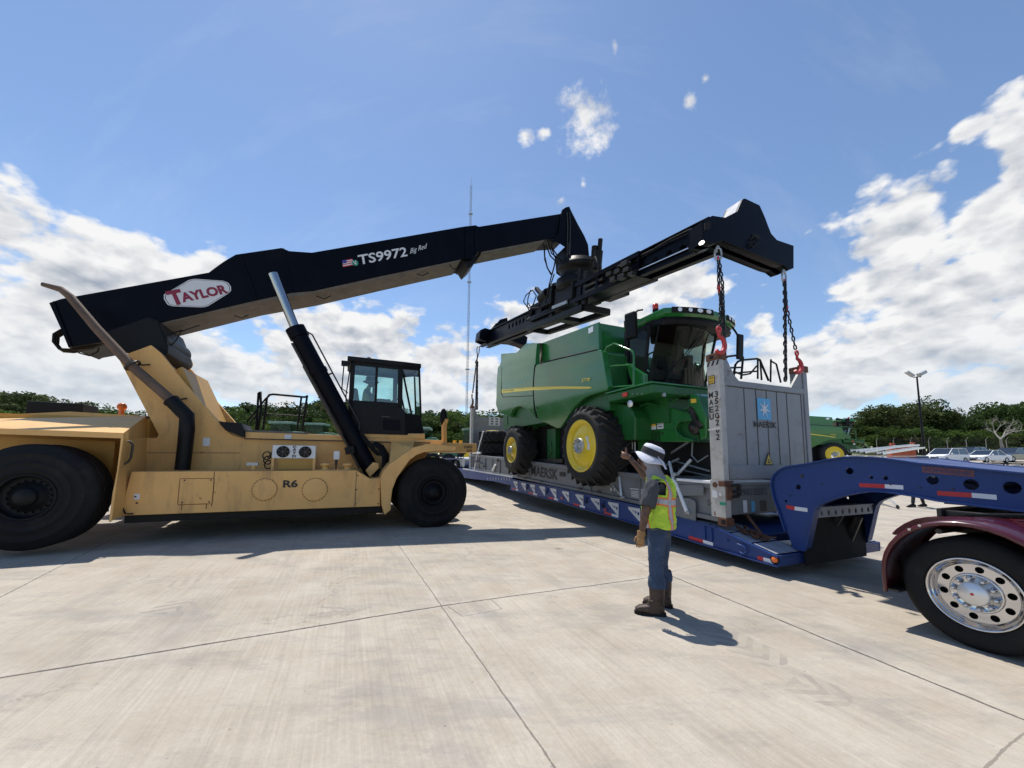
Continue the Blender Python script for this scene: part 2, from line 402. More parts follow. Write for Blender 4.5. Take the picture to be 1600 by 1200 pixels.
M['redplastic'] = mat('red_lens', (.60, .05, .03), .25, var=.05)
M['orangepaint'] = mat('orange_red_paint', (.42, .085, .03), .55, var=.12)
M['hookred'] = mat('red_hook_paint', (.46, .04, .045), .45, var=.25, dirt=(.10, .03, .03), dirt_amt=.5)
M['chain'] = mat('dark_chain_steel', (.02, .02, .023), .4, .5, var=.2)
M['decal_w'] = mat('white_decal', (.66, .67, .69), .5, var=.03)
M['decal_r'] = mat('red_decal', (.24, .015, .045), .5, var=.03)
M['decal_k'] = mat('black_decal', (.012, .012, .015), .5, var=.03)
M['decal_b'] = mat('sky_blue_decal', (.09, .40, .66), .5, var=.06)
M['decal_y'] = mat('yellow_decal', (.72, .46, .05), .5, var=.05)
M['decal_g'] = mat('green_decal', (.02, .25, .16), .5, var=.05)
M['decal_navy'] = mat('navy_decal', (.05, .05, .25), .5, var=.05)
M['glass_t'] = glassmat('teal_tinted_glass', (.80, .94, .94), .03)
M['glass_d'] = glassmat('smoked_cab_glass', (.50, .62, .58), .0, .42)
M['lens'] = mat('lamp_lens', (.85, .87, .88), .15, .2, var=.02)
M['canvas'] = mat('seat_fabric', (.06, .06, .065), .9, var=.2)
M['interior'] = mat('beige_interior', (.10, .088, .07), .7, var=.2)
M['concblock'] = mat('concrete_block', (.35, .33, .30), .9, var=.15)
M['galv'] = mat('galvanised_steel', (.40, .42, .43), .45, .6, var=.1)
# ------------------------------------------------------------------ ground
def ground_pt(px, py):
    r = ray(px, py); z = 0.0; P = None
    for _ in range(12):
        P = CC + r*((z-CAMH)/r.z); z = gz(P.x, P.y)
    return P
def ground_material():
    m = bpy.data.materials.new('brushed_concrete'); m.use_nodes = True; N = NT(m.node_tree); b = N.n['Principled BSDF']
    tc = N.node('ShaderNodeTexCoord'); P = (tc, 3)
    rot = N.node('ShaderNodeMapping', {0: P, 2: (0, 0, A23)})       # broom marks run along the trailer
    st = N.node('ShaderNodeMapping', {0: rot, 3: (1.2, 45, 1)})
    rot2 = N.node('ShaderNodeMapping', {0: P, 2: (0, 0, -A23)})
    str_ = N.noise(N.node('ShaderNodeMapping', {0: rot2, 3: (42, .9, 1)}), 1.0, 5, .6)
    big = N.noise(P, .35, 6, .6); mid = N.noise(P, 1.7, 8, .65); fine = N.noise(P, 28, 6, .7); spk = N.noise(P, 130, 3, .6)
    slab = N.node('ShaderNodeTexVoronoi', {'Vector': rot2, 'Scale': .16})
    k = N.math('MULTIPLY_ADD', big, .40, .80)
    k = N.math('MULTIPLY', k, N.math('MULTIPLY_ADD', mid, .42, .79))
    k = N.math('MULTIPLY', k, N.math('MULTIPLY_ADD', fine, .34, .83))
    k = N.math('MULTIPLY', k, N.math('MULTIPLY_ADD', spk, .34, .83))
    k = N.math('MULTIPLY', k, N.math('MULTIPLY_ADD', str_, .46, .77))
    warm = N.mix(N.ramp(mid, [(.35, 0.0), (.65, 1.0)]), (.405, .350, .282), (.425, .38, .32))
    c = N.mix(1.0, warm, N.node('ShaderNodeCombineColor', {0: k, 1: k, 2: k}), 'MULTIPLY')
    # grey tyre scrubs and oil
    d1 = N.noise(N.node('ShaderNodeMapping', {0: rot2, 3: (1.6, .35, 1)}), 1.0, 7, .68)
    c = N.mix(N.node('ShaderNodeMapRange', {0: d1, 1: .52, 2: .70, 3: 0, 4: .42}), c, (.20, .19, .185))
    d2 = N.noise(N.node('ShaderNodeMapping', {0: P, 3: (.8, 2.6, 1), 2: (0, 0, .35)}), 1.3, 8, .7)
    c = N.mix(N.node('ShaderNodeMapRange', {0: d2, 1: .55, 2: .70, 3: 0, 4: .34}), c, (.17, .165, .165))
    ck = N.node('ShaderNodeTexVoronoi', {'Vector': N.vm('ADD', P, N.vm('MULTIPLY', (N.noise(P, 1.6, 5, .7), 1), (1.1, 1.1, 0))), 'Scale': .33}, feature='DISTANCE_TO_EDGE')
    ckm = N.math('MULTIPLY', N.math('LESS_THAN', (ck, 0), .0035), N.math('GREATER_THAN', (N.noise(P, .55, 2, .5), 0), .54))
    c = N.mix(N.math('MULTIPLY', ckm, .28), c, (.12, .105, .09))
    oil = N.node('ShaderNodeTexVoronoi', {'Vector': N.vm('ADD', P, N.vm('MULTIPLY', (N.noise(P, 7, 3, .6), 1), (.12, .12, 0))), 'Scale': .8}); osel = N.node('ShaderNodeSeparateColor', {0: (oil, 1)})
    om = N.math('MULTIPLY', N.node('ShaderNodeMapRange', {0: (oil, 0), 1: .03, 2: .09, 3: .55, 4: 0}), N.math('GREATER_THAN', (osel, 0), .6))
    c = N.mix(om, c, (.10, .095, .09))
    d3 = N.noise(N.node('ShaderNodeMapping', {0: P, 3: (.5, 1.3, 1), 2: (0, 0, -.5)}), 1.0, 10, .74)
    c = N.mix(N.node('ShaderNodeMapRange', {0: d3, 1: .52, 2: .60, 3: 0, 4: .38}), c, (.24, .235, .225))
    pits = N.node('ShaderNodeTexVoronoi', {'Vector': P, 'Scale': 5.0})
    c = N.mix(N.node('ShaderNodeMapRange', {0: pits, 1: .03, 2: .05, 3: .55, 4: 0}), c, (.13, .12, .11))
    segs = [((-60, 1069), (700, 945), .013, 1), ((700, 945), (1005, 904), .011, 1), ((1005, 904), (1250, 845), .006, .6), ((618, 845), (905, 1252), .006, .75),
            ((-80, 975), (175, 842), .008, .8), ((735, 772), (1010, 884), .008, .8), ((1010, 884), (1700, 1166), .012, 1), ((1270, 858), (1600, 778), .006, .7), ((1440, 1290), (1650, 1100), .006, .6),
            ((700, 947), (722, 963), .005, .7), ((722, 963), (784, 952), .005, .7), ((784, 952), (768, 937), .005, .7)]
    for a, bb, wd in (((1120, 985), (1215, 1040), .20), ((1235, 1062), (1330, 1098), .18), ((245, 915), (330, 893), .3), ((250, 960), (300, 940), .25)):
        a = ground_pt(*a); bb = ground_pt(*bb); a.z = bb.z = 0; ba = (bb-a); L_ = ba.length; u_ = ba/L_; n_ = V((-u_.y, u_.x, 0))
        q = N.vm('SUBTRACT', P, tuple(a)); al = (N.vm('DOT_PRODUCT', q, tuple(u_)), 1); cr = N.math('ABSOLUTE', (N.vm('DOT_PRODUCT', q, tuple(n_)), 1))
        m1 = N.math('MULTIPLY', N.math('MULTIPLY', N.math('GREATER_THAN', al, 0.0), N.math('LESS_THAN', al, L_)), N.math('LESS_THAN', cr, wd))
        wvv = N.math('SINE', N.math('MULTIPLY', N.math('ADD', al, N.math('MULTIPLY', cr, .9)), 38.0))
        m1 = N.math('MULTIPLY', m1, N.math('MULTIPLY', N.math('GREATER_THAN', wvv, .25), N.node('ShaderNodeMapRange', {0: mid, 1: .40, 2: .60, 3: .05, 4: .42})))
        c = N.mix(m1, c, (.19, .175, .16))
    wob = N.noise(P, 2.6, 7, .75); wv = N.vm('SCALE', N.vm('SUBTRACT', (wob, 1), (.5, .5, .5))); wv.inputs[3].default_value = .05
    wv2 = N.noise(P, 9, 4, .7)
    Pw = N.vm('ADD', P, wv); core = None; halo = None
    for a, bb, w, s in segs:
        a = ground_pt(*a); bb = ground_pt(*bb); a.z = bb.z = 0; ba = bb-a
        q = N.vm('SUBTRACT', N.vm('MULTIPLY', Pw, (1, 1, 0)), tuple(a))
        h = N.math('DIVIDE', (N.vm('DOT_PRODUCT', q, tuple(ba)), 1), ba.length_squared, clamp=True)
        sc = N.node('ShaderNodeVectorMath', {0: tuple(ba)}, operation='SCALE'); N.l.new(h.outputs[0], sc.inputs[3])
        d = N.node('ShaderNodeVectorMath', {0: q, 1: sc}, operation='DISTANCE')
        ww = N.math('MULTIPLY', wv2, w*2.2)
        cc = N.math('MULTIPLY', N.math('LESS_THAN', (d, 1), ww), s)
        hh = N.node('ShaderNodeMapRange', {0: (d, 1), 1: .0, 2: .13, 3: s*.5, 4: 0})
        core = cc if core is None else N.math('MAXIMUM', core, cc); halo = hh if halo is None else N.math('MAXIMUM', halo, hh)
    hm = N.math('MULTIPLY', halo, N.node('ShaderNodeMapRange', {0: wv2, 1: .4, 2: .65}))
    c = N.mix(hm, c, (.55, .52, .47)); c = N.mix(N.math('MULTIPLY', core, .8), c, (.055, .045, .04))
    N.l.new(c.outputs[2], b.inputs['Base Color']); b.inputs['Roughness'].default_value = .88; b.inputs['Specular IOR Level'].default_value = .25
    h = N.math('ADD', N.math('MULTIPLY', str_, .6), N.math('MULTIPLY', fine, .6)); h = N.math('SUBTRACT', h, N.math('MULTIPLY', core, 1.5))
    bp = N.node('ShaderNodeBump', {'Strength': .35, 'Distance': .012, 'Height': h}); N.l.new(bp.outputs[0], b.inputs['Normal'])
    return m
def build_ground():
    def axis(lo, hi, n):
        out = []
        for i in range(n+1):
            t = -1+2*i/n; a = abs(t)**2.6; out.append(a*(hi if t > 0 else -lo)*(1 if t > 0 else -1))
        return out
    xs = axis(-900, 900, 150); ys = [y+6 for y in axis(-400, 1300, 150)]
    mb = MB(); mb.add([(x, y, gz(x, y)) for y in ys for x in xs], [(j*151+i, j*151+i+1, (j+1)*151+i+1, (j+1)*151+i) for j in range(150) for i in range(150)], True)
    tag(mb.build('ground', ground_material()), kind='structure')
    # grassy strip at the foot of the trees: a sheet laid on the yard
    g = mat('dry_grass', (.085, .10, .035), .95, var=.35, scale=.6, dirt=(.16, .13, .07), dirt_amt=.6, dscale=.4)
    mb = MB(); n = 60; vs = []
    for i in range(n+1):
        t = i/n; x = -150+340*t
        for k in range(10):
            y = 66+ (0 if x < 20 else 0) + k*k*4.0 - .10*max(0, x-30); vs.append((x, y, gz(x, y)+.006))
    mb.add(vs, [(i*10+k, (i+1)*10+k, (i+1)*10+k+1, i*10+k+1) for i in range(n) for k in range(9)], True)
    tag(mb.build('verge', g), kind='structure')
build_ground()

# ------------------------------------------------------------------ reach stacker (frame FS: x forwards, y across, z up)
def wheel(root, c, R, W, rim, name='wheel', axis=(0, -1, 0), tyre_m='rubber', rim_m='black', tread=True, hubn=16, deep=.08):
    "tyre with shoulders and tread grooves, and a dished rim with nuts; c = centre of the outer face, axis points outwards"
    ax = V(axis); c = V(c); mb = MB(); o = ax*0
    pr = [(rim, -.02), (rim*1.04, .0), (rim*1.18, .015), (rim*1.19, .022), (rim*1.22, .022), (rim*1.23, .016), (rim*1.5, .02), (rim*1.51, .026), (rim*1.54, .026), (rim*1.55, .018), (R*.80, .012), (R*.81, .018), (R*.83, .016), (R*.835, .008), (R*.93, -.015), (R*.985, -.07), (R, -.10)]
    steps = 4
    for i in range(steps):
        a = -.10-(W-.2)*i/steps; bb = -.10-(W-.2)*(i+1)/steps
        pr += [(R, a-.01), (R, bb+.02), (R-.022, bb+.02), (R-.022, bb+.002)]
    pr += [(R, -W+.10), (R*.98, -W+.06), (R*.93, -W+.015), (rim*1.1, -W), (rim, -W+.03)]
    mb.lathe(pr, c, ax, 56)
    w = mb.build(name, M[tyre_m], root); 
    rm = MB(); rm.lathe([(rim*1.03, -.025), (rim*1.03, .012), (rim*.96, .012), (rim*.93, -.03), (rim*.90, -deep), (rim*.62, -deep-.02), (rim*.60, -deep+.03), (rim*.42, -deep+.035), (rim*.40, .0), (rim*.36, .03), (.001, .035)], c, ax, 40)
    u = ax.orthogonal().normalized(); q = ax.cross(u)
    for k in range(hubn):
        t = 2*math.pi*k/hubn; p = c+(u*math.cos(t)+q*math.sin(t))*rim*.72
        rm.cyl(p+ax*(-deep-.02), p+ax*(-deep+.03), rim*.035, 6)
    rm.build('rim', M[rim_m], w)
    return w

def build_stacker():
    f = FS
    st = thing('reach_stacker', 'huge tan container lifter R6 with black telescopic boom raised over the lorry', 'reach stacker', f, (-3, 2, 0))
    st_ = st
    def P(L, v): return f.pts(L, v)
    Y = V((0, 1, 0))
    # lower side tank
    mb = MB(); mb.prism(P([(205, 737), (557, 735), (578, 748), (594.5, 747), (594, 791), (187, 806)], 0), Y*.95)
    tank = mb.build('side_tank', M['tan_rust'], st, bevel=.012)
    g = MB()
    a, b_ = f.at(282, 748.5, 0), f.at(331, 786.5, 0)
    g.box(a.x, b_.x, -.012, .01, b_.z, a.z)
    g.build('access_panel', M['tan_rust'], tank, bevel=.006)
    g = MB()
    for xx0, xx1, zz0, zz1 in ((a.x-.014, a.x-.002, b_.z, a.z), (b_.x+.002, b_.x+.014, b_.z, a.z), (a.x, b_.x, a.z+.002, a.z+.012), (a.x, b_.x, b_.z-.014, b_.z-.002), (a.x+.05, a.x+.062, b_.z-.11, b_.z), (b_.x-.09, b_.x-.075, b_.z-.10, b_.z)): g.box(xx0, xx1, -.003, .004, zz0, zz1)
    g.build('rust_runs', mat('rust_stain', (.22, .09, .035), .8, var=.3, scale=9), tank)
    for cx in (413.5, 492):
        c = f.at(cx, 765, 0); r = (f.at(cx+19.5, 765, 0)-c).length
        rg = MB(); rg.lathe([(r+.008, .0), (r+.008, -.004), (r-.004, -.004)], c, (0, 1, 0), 40); rg.build('cover_gasket', M['exhaust'], tank)
        g = MB(); g.lathe([(r-.004, .012), (r-.004, -.012), (r-.02, -.016), (.01, -.016)], c, (0, 1, 0), 40)
        for k in range(24):
            t = 2*math.pi*k/24; q = c+V((math.cos(t)*(r-.0), -.014, math.sin(t)*(r-.0))); g.cyl(q, q-Y*.012, .012, 6)
        g.build('inspection_cover', M['tan'], tank)
    g = MB(); a = f.at(442, 762, 0); b2 = f.at(465, 761.5, 0); t2 = f.at(442.5, 750, 0)
    g.text('R6', a-Y*.006, b2-a, V((0, 0, (t2-a).z)), bold=.035); g.build('fleet_number', M['decal_k'], tank)
    g = MB()
    for px in (557, 335):
        a = f.at(px, 737, 0); b2 = f.at(px-1, 791, 0); g.box(a.x-.006, a.x+.006, -.004, .01, b2.z, a.z)
    for px, py in ((559, 743), (557, 765), (555, 787), (592, 764), (591, 787), (289, 750.5), (330, 750), (285, 785), (327, 784), (212, 776), (214, 786)):
        a = f.at(px, py, 0); g.cyl(a+Y*.0, a-Y*.014, .016, 8)
    g.build('panel_seams', M['steel'], tank)
    g = MB(); 
    for (x, y, s) in ((214, 776, 1.0),): 
        a = f.at(x, y, 0); g.box(a.x-.04, a.x+.04, -.006, 0, a.z-.05, a.z+.05)
    g.build('sticker', M['decal_w'], tank)
    # running board below the tank (dark chassis)
    mb = MB(); a = f.at(205, 803, .12); b2 = f.at(597, 792, .12)
    mb.box(a.x-.1, b2.x, .14, 3.9, .40, .57); mb.box(a.x, b2.x, .95, 3.1, .42, 1.1)
    mb.build('lower_chassis', M['black'], st, bevel=.01)
    # main frame wall and tower plates
    tower = [(228, 741), (228, 684), (245, 684), (247.5, 679), (184, 558), (236, 539), (250.5, 551), (300, 612), (338, 655), (345, 664), (353, 672), (363, 679), (376, 683.5), (392, 685.5), (560, 690), (675, 695.5), (650, 741)]
    base = P(tower, 1.05)
    for k, (v0, w) in enumerate(((1.05, .12), (2.85, .12))):
        mb = MB(); pts = [V((p.x, v0, p.z)) for p in base]; mb.prism(pts, Y*w)
        pl = mb.build('tower_plate', M['tan_rust'] if k == 0 else M['tan'], st, bevel=.01)
        if k == 0:
            tag(pl, None)
    # sloping cross wall, deck and stiffeners between the plates
    def bp(i): return V((base[i].x, 1.17, base[i].z))
    mb = MB(); mb.prism([bp(7)+V((-.25, 0, .55)), bp(8)+V((-.22, 0, .05)), bp(8)+V((-.30, 0, -.02)), bp(7)+V((-.33, 0, .5))], Y*1.68)
    mb.build('cross_wall', M['ochre'], st)
    zd = base[13].z; mb = MB()
    mb.prism([V((base[12].x, 1.17, base[12].z-.02)), V((base[15].x, 1.17, base[15].z-.02)), V((base[15].x, 1.17, base[15].z-.10)), V((base[12].x, 1.17, base[12].z-.10))], Y*1.68)
    mb.build('deck', M['tan'], st)
    # lifting eyes and far-plate lug
    mb = MB(); a = f.at(266, 552, 2.6)
    for (x0, y0) in ((265, 553), (287, 568)):
        c = f.at(x0, y0, 2.70); r = .17
        out = [c+V((math.cos(t)*r, 0, math.sin(t)*r)) for t in [math.pi*2*k/16 for k in range(16)]]
        hole = [c+V((math.cos(t)*r*.42, 0, math.sin(t)*r*.42)) for t in [math.pi*2*k/12 for k in range(12)]]
        mb.plate(out, [hole], Y*.08); 
    a = f.at(262, 560, 2.70); b2 = f.at(292, 575, 2.70); c = f.at(312, 612, 2.70); d = f.at(300, 610, 2.70)
    mb.prism([a, b2, c, d], Y*.08)
    mb.build('lifting_eye_plate', M['ochre'], st, bevel=.01)
    # side deck rail band with the seam
    mb = MB(); pr = P([(380, 674.5), (560, 681), (690, 688), (690, 696), (560, 690), (380, 685)], 1.0); mb.prism(pr, Y*2.0)
    mb.build('deck_band', M['tan'], st, bevel=.01)
    mb = MB(); pr = P([(381, 684.6), (672, 691.5), (672, 693), (381, 686)], .985); mb.prism(pr, Y*.05); mb.build('seam', M['decal_k'], st)
    mb = MB(); pr = P([(384, 672), (482, 675.6), (482, 678), (384, 674.5)], 1.0); mb.prism(pr, Y*1.3); mb.build('walkway_plate', M['boom_under'], st)
    mb = MB(); pr = P([(555, 676), (664, 677.5), (664, 686), (560, 684)], .98); mb.prism(pr, Y*1.4); mb.build('cab_plinth', M['tan'], st, bevel=.02)
    # black battery box at the foot of the tower
    mb = MB(); pr = P([(341, 658.5), (377, 661), (382, 672), (382, 684), (352, 672)], .90); mb.prism(pr, Y*.9); mb.build('battery_box', M['black'], st, bevel=.01)
    # rear fender: hood with flat near edge, sloped top and front blade
    v = -.32
    mb = MB()
    e = P([(193, 676.5), (193, 685), (-60, 676), (-60, 667)], v)
    mb.prism(e, Y*.06)
    hi = [f.at(228, 650, 1.3), f.at(108, 643, 1.3), f.at(-30, 660, 1.3)]
    mb.add([e[0], hi[0], hi[1], hi[2]+V((-1, 0, 0)), e[3]+V((-.8, 0, 0))], [(0, 1, 2, 3, 4)])
    far_ = [p+Y*2.4 for p in hi]
    mb.add([hi[0], far_[0], far_[1], hi[1]], [(0, 1, 2, 3)]); mb.add([hi[1], far_[1], far_[2], hi[2]+V((-1, 0, 0))], [(0, 1, 2, 3)])
    mb.add([e[0], hi[0], f.at(228, 684, 1.3), e[1]], [(0, 1, 2, 3)])
    mb.build('rear_hood', M['tan'], st)
    mb = MB(); a = hi[0]; mb.box(a.x-3.6, a.x+.1, 1.25, 3.1, .7, a.z-.06); mb.build('counterweight', M['ochre'], st)
    mb = MB(); b3 = P([(189, 685), (193, 685), (185, 735), (174.5, 813), (170, 816), (176, 770), (183, 735)], v)
    mb.prism(b3, Y*.05)
    q = [f.at(193, 685, v), f.at(185, 735, v), f.at(174.5, 813, v)]
    w_ = [f.at(230, 684, 1.0), f.at(229, 737, 1.0), f.at(200, 803, .1)]
    mb.add([q[0], w_[0], w_[1], q[1]], [(0, 1, 2, 3)]); mb.add([q[1], w_[1], w_[2], q[2]], [(0, 1, 2, 3)])
    mb.build('rear_fender_blade', M['tan'], st)
    mb = MB(); mb.add([f.at(180, 690, 0.5), f.at(-70, 680, .5), f.at(-70, 760, .5), f.at(170, 800, .5)], [(0, 1, 2, 3)]); mb.build('fender_liner', M['ochre'], st)
    mb = MB()
    hp = [f.at(x, y, -.12) for x, y in ((196, 690), (204, 690), (207.5, 695), (204.5, 715), (200, 722), (192, 727), (190.5, 735))]; mb.tube(hp, .018, 8)
    mb.build('grab_handle', M['steel'], st)
    mb = MB(); hp = [f.at(x, y, -.05) for x, y in ((189, 735), (188, 765), (190, 790), (196, 803), (208, 803))]; mb.tube(hp, .014, 6); mb.build('cable', M['rubber'], st)
    mb = MB(); a = f.at(95, 640, 2.6); mb.box(a.x-.45, a.x+.45, 2.4, 3.0, a.z-.2, a.z+.14); mb.build('air_intake', M['black'], st, bevel=.02)
    mb = MB(); a = f.at(190, 641, 2.2); mb.cyl(a-V((0, 0, .15)), a+V((0, 0, .03)), .05); mb.ball(a+V((0, 0, .08)), .09); mb.build('beacon', M['orange'], st)
    # front fender
    def fender(v0, depth, name):
        out = P([(600, 735), (609, 725), (645, 699.5), (670, 693.5), (712.5, 697.5), (712, 703.5), (677, 705), (661, 707), (650, 711.5), (640, 719), (632, 730), (620, 747), (613, 765), (611, 780), (610.5, 797), (601, 804.5), (596.5, 790), (594.5, 747)], -.10)
        out = [V((p.x, v0, p.z)) for p in out]
        mb = MB(); mb.prism(out, Y*depth); return mb.build(name, M['tan'], st, bevel=.012)
    fender(-.10, 1.1, 'front_fender'); ff = fender(3.1, 1.1, 'front_fender')
    mb = MB(); pr = P([(611, 725), (628, 712), (646, 700), (668, 693.5), (646, 699), (668, 696)], -.11)
    mb.prism([f.at(608, 727, .1), f.at(645, 700.5, .1), f.at(648, 690, 1.0), f.at(612, 690, 1.0)], V((0, 0, .03))); mb.build('fender_gusset', M['tan'], st)
    # far fender seen past the near tyre: mirror post, warning words
    mb = MB(); pr = P([(640, 690.5), (745, 693), (745, 707), (640, 707)], 3.1)
    mb.prism(pr, Y*1.05); mb.build('fender_apron', M['tan'], st, bevel=.01)
    mb = MB(); a = f.at(725, 700.5, 3.1); b2 = f.at(738, 700.5, 3.1); t2 = f.at(725, 696.5, 3.1); mb.text('DIRE', a-Y*.01, b2-a, t2-a, bold=.02)
    a = f.at(729, 706, 3.1); b2 = f.at(738, 706, 3.1); t2 = f.at(729, 702, 3.1); mb.text('SA', a-Y*.01, b2-a, t2-a, bold=.02); mb.build('fender_lettering', M['decal_k'], st)
    mb = MB(); mb.tube([f.at(694, 694, 3.3), f.at(694, 664, 3.3), f.at(697, 655, 3.3)], .085, 8); mb.build('mirror_post', M['tan'], st)
    mb = MB(); c = f.at(693, 652, 3.3); mb.ball(c, .30, 16, (.42, .25, 1.0)); mb.build('mirror', M['black'], st)
    mb = MB()
    for px in (710.5, 720): mb.cyl(f.at(px, 695, 3.4), f.at(px, 688, 3.4), .06, 10)
    mb.build('filler_neck', M['decal_y'], st)
    # wheels
    wheel(st, f.at(39, 777, -.42)+V((0, 0, -.0)), .86, .62, .36, 'rear_wheel', hubn=18)
    wheel(st, V((f.at(39, 777, -.3).x, 4.5, .95)), .86, .62, .36, 'rear_wheel', axis=(0, 1, 0))
    c = f.at(678, 769.5, 0)
    wheel(st, V((c.x, 0, c.z)), c.z+.012, .48, .33, 'front_wheel', hubn=18); wheel(st, V((c.x, 1.08, c.z)), c.z+.012, .48, .33, 'front_wheel')
    wheel(st, V((c.x, 4.2, c.z)), c.z+.012, .48, .33, 'front_wheel', axis=(0, 1, 0)); wheel(st, V((c.x, 3.12, c.z)), c.z+.012, .48, .33, 'front_wheel', axis=(0, 1, 0))
    mb = MB(); mb.cyl((c.x, .3, c.z), (c.x, 3.9, c.z), .25); mb.cyl((f.at(39, 777, -.3).x, .3, .95), (f.at(39, 777, -.3).x, 3.9, .95), .2); mb.build('axle', M['black'], st)
    # exhaust
    pth = [f.at(x, y, vv) for x, y, vv in ((66, 444, .75), (95, 452, .75), (110, 464, .75), (150, 512, .75), (206, 572, .75), (272, 629, .75))]
    mb = MB(); mb.tube(pth, [.04, .06, .07, .08, .09, .095], 14); ex = mb.build('exhaust_pipe', M['exhaust'], st)
    mb = MB(); pth = [f.at(x, y, .72) for x, y in ((266, 624), (292, 650), (292, 672), (289, 700), (285, 734))]; mb.tube(pth, [.13, .135, .135, .13, .13], 14); mb.build('exhaust_shroud', M['black'], st)
    mb = MB()
    for px, py in ((207, 571), (268, 626)):
        c0 = f.at(px, py, .75); d = (f.at(px+10, py+10, .75)-c0).normalized(); mb.lathe([(.12, -.02), (.145, -.02), (.145, .02), (.12, .02)], c0, d, 16); mb.beam(c0, c0+V((.15, .3, .1)), .03, .03)
    mb.build('pipe_clamp', M['steel'], ex)
    # boom
    v0 = 1.5; W = 1.0
    outer = P([(76, 473), (96, 466.5), (326, 425.5), (336, 418), (350, 408), (368, 397.5), (440, 387), (452, 392), (487, 394.5), (726, 353.5), (744, 351.5), (748, 356), (748, 385), (744, 398), (737, 405), (720, 405), (600, 430), (490, 454), (455, 457), (397, 469.5), (246, 505), (233, 512), (168, 533), (108, 543)], v0)
    mb = MB(); mb.prism(outer, Y*W); bo = mb.build('boom', [M['boom']], st, bevel=.012)
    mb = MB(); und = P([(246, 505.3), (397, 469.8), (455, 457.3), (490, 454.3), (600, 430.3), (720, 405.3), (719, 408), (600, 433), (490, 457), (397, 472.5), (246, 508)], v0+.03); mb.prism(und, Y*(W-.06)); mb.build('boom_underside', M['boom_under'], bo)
    mb = MB()
    for L in ([(373, 398), (377, 398), (402, 466), (397, 468)], [(440, 388), (444, 388), (456, 455), (452, 456)], [(727, 354), (733, 353), (733, 404), (727, 405)], [(742, 352), (748, 354), (748, 386), (742, 396)]):
        mb.prism(P(L, v0-.035), Y*(W+.07))
    mb.prism(P([(79, 474), (84, 470), (112, 541), (107, 543)], v0-.03), Y*(W+.06))
    mb.build('boom_rib', M['boom'], bo)
    # pivot bracket and knuckle below the boom
    mb = MB(); mb.prism(P([(160, 520), (232, 495), (246, 500), (262, 540), (262, 552), (246, 562), (236, 541), (200, 552), (186, 545), (165, 535)], 1.28), Y*1.44); mb.build('boom_pivot', M['black'], st, bevel=.02)
    mb = MB(); c0 = f.at(240, 530, 1.3); mb.cyl(c0, c0+Y*1.4, .24, 24); mb.build('pivot_pin', M['black'], st)
    mb = MB()
    for k in range(4):
        mb.tube([f.at(x+k*2.5, y+k*1.5, v0+.1+.1*k) for x, y in ((96, 515), (84, 522), (83, 534), (92, 545), (108, 546), (140, 541), (175, 533))], .022, 6)
    mb.tube([f.at(x, y, v0) for x, y in ((112, 545), (125, 552), (140, 556), (152, 550), (155, 543))], .014, 6)
    mb.tube([f.at(x, y, v0) for x, y in ((262, 545), (275, 532), (283, 518), (300, 512), (312, 508))], .012, 6)
    mb.tube([f.at(x, y, v0+.2) for x, y in ((258, 548), (268, 538), (260, 528), (270, 520), (285, 516))], .018, 6)
    for x0, y0 in ((378, 497), (507, 467), (660, 431)): mb.tube([f.at(x0-12, y0-4, v0+.3), f.at(x0, y0, v0+.3), f.at(x0+10, y0-5, v0+.3)], .012, 6)
    mb.build('hydraulic_hose', M['rubber'], bo)
    # boom lettering
    c0, c1, c2 = f.at(257, 469, v0), f.at(361, 448, v0), f.at(309, 457, v0)
    ux = (c1-c0); uz = V((-ux.z, 0, ux.x)).normalized(); ux_n = ux.normalized(); Wd = ux.length; cc_ = (c0+c1)/2; Hh = .34
    def lab(sc, off):
        L = [(-.5, -.10), (-.47, .22), (-.40, .38), (-.28, .40), (-.05, 1.0), (.0, 1.0), (.40, .42), (.48, .25), (.5, .05), (.46, -.2), (.38, -.38), (.05, -1.0), (.0, -1.0), (-.10, -.9), (-.42, -.55), (-.49, -.35)]
        L = [(-.5, .05), (-.475, .35), (-.40, .46), (-.06, .98), (.0, 1.0), (.06, .96), (.42, .50), (.485, .30), (.5, .0), (.475, -.28), (.41, -.44), (.06, -.97), (.0, -1.0), (-.06, -.96), (-.42, -.52), (-.485, -.35)]
        return [cc_ - Y*off + ux_n*(a*Wd*sc) + uz*(b*Hh*(sc if sc == 1 else sc-.02)) for a, b in L]
    mb = MB(); mb.prism(lab(1.0, .006), -Y*.003); em = mb.build('maker_badge', M['decal_w'], bo)
    mb = MB(); A = lab(.965, .0115); B = lab(.945, .0115); n = len(A)
    for i in range(n): j = (i+1) % n; mb.add([A[i], A[j], B[j], B[i]], [(0, 1, 2, 3)])
    mb.build('badge_border', M['decal_k'], em)
    mb = MB(); mb.text('T', cc_-Y*.012-ux_n*Wd*.44-uz*Hh*.50, ux_n*Wd*.21, uz*Hh*1.02, bold=.05); mb.text('AYLOR', cc_-Y*.012-ux_n*Wd*.27-uz*Hh*.42, ux_n*Wd*.70, uz*Hh*.66+ux_n*.0, bold=.045); mb.build('badge_lettering', M['decal_r'], em)
    a, b2, t2 = f.at(561, 414.5, v0), f.at(637, 400.5, v0), f.at(558.5, 399, v0)
    mb = MB(); mb.text('TS9972', a-Y*.006, b2-a, t2-a, bold=.018)
    mb.text('Big Red', f.at(641, 399, v0)-Y*.006, f.at(668, 390, v0)-f.at(641, 399, v0), f.at(640, 389, v0)-f.at(641, 399, v0), bold=.0, shear=.4)
    mb.build('model_lettering', M['decal_w'], bo)
    # flag and globe decals
    a, b2, t2 = f.at(536, 417.5, v0), f.at(552, 414.5, v0), f.at(534.5, 407, v0); ex_, ez = b2-a, t2-a
    mb = MB()
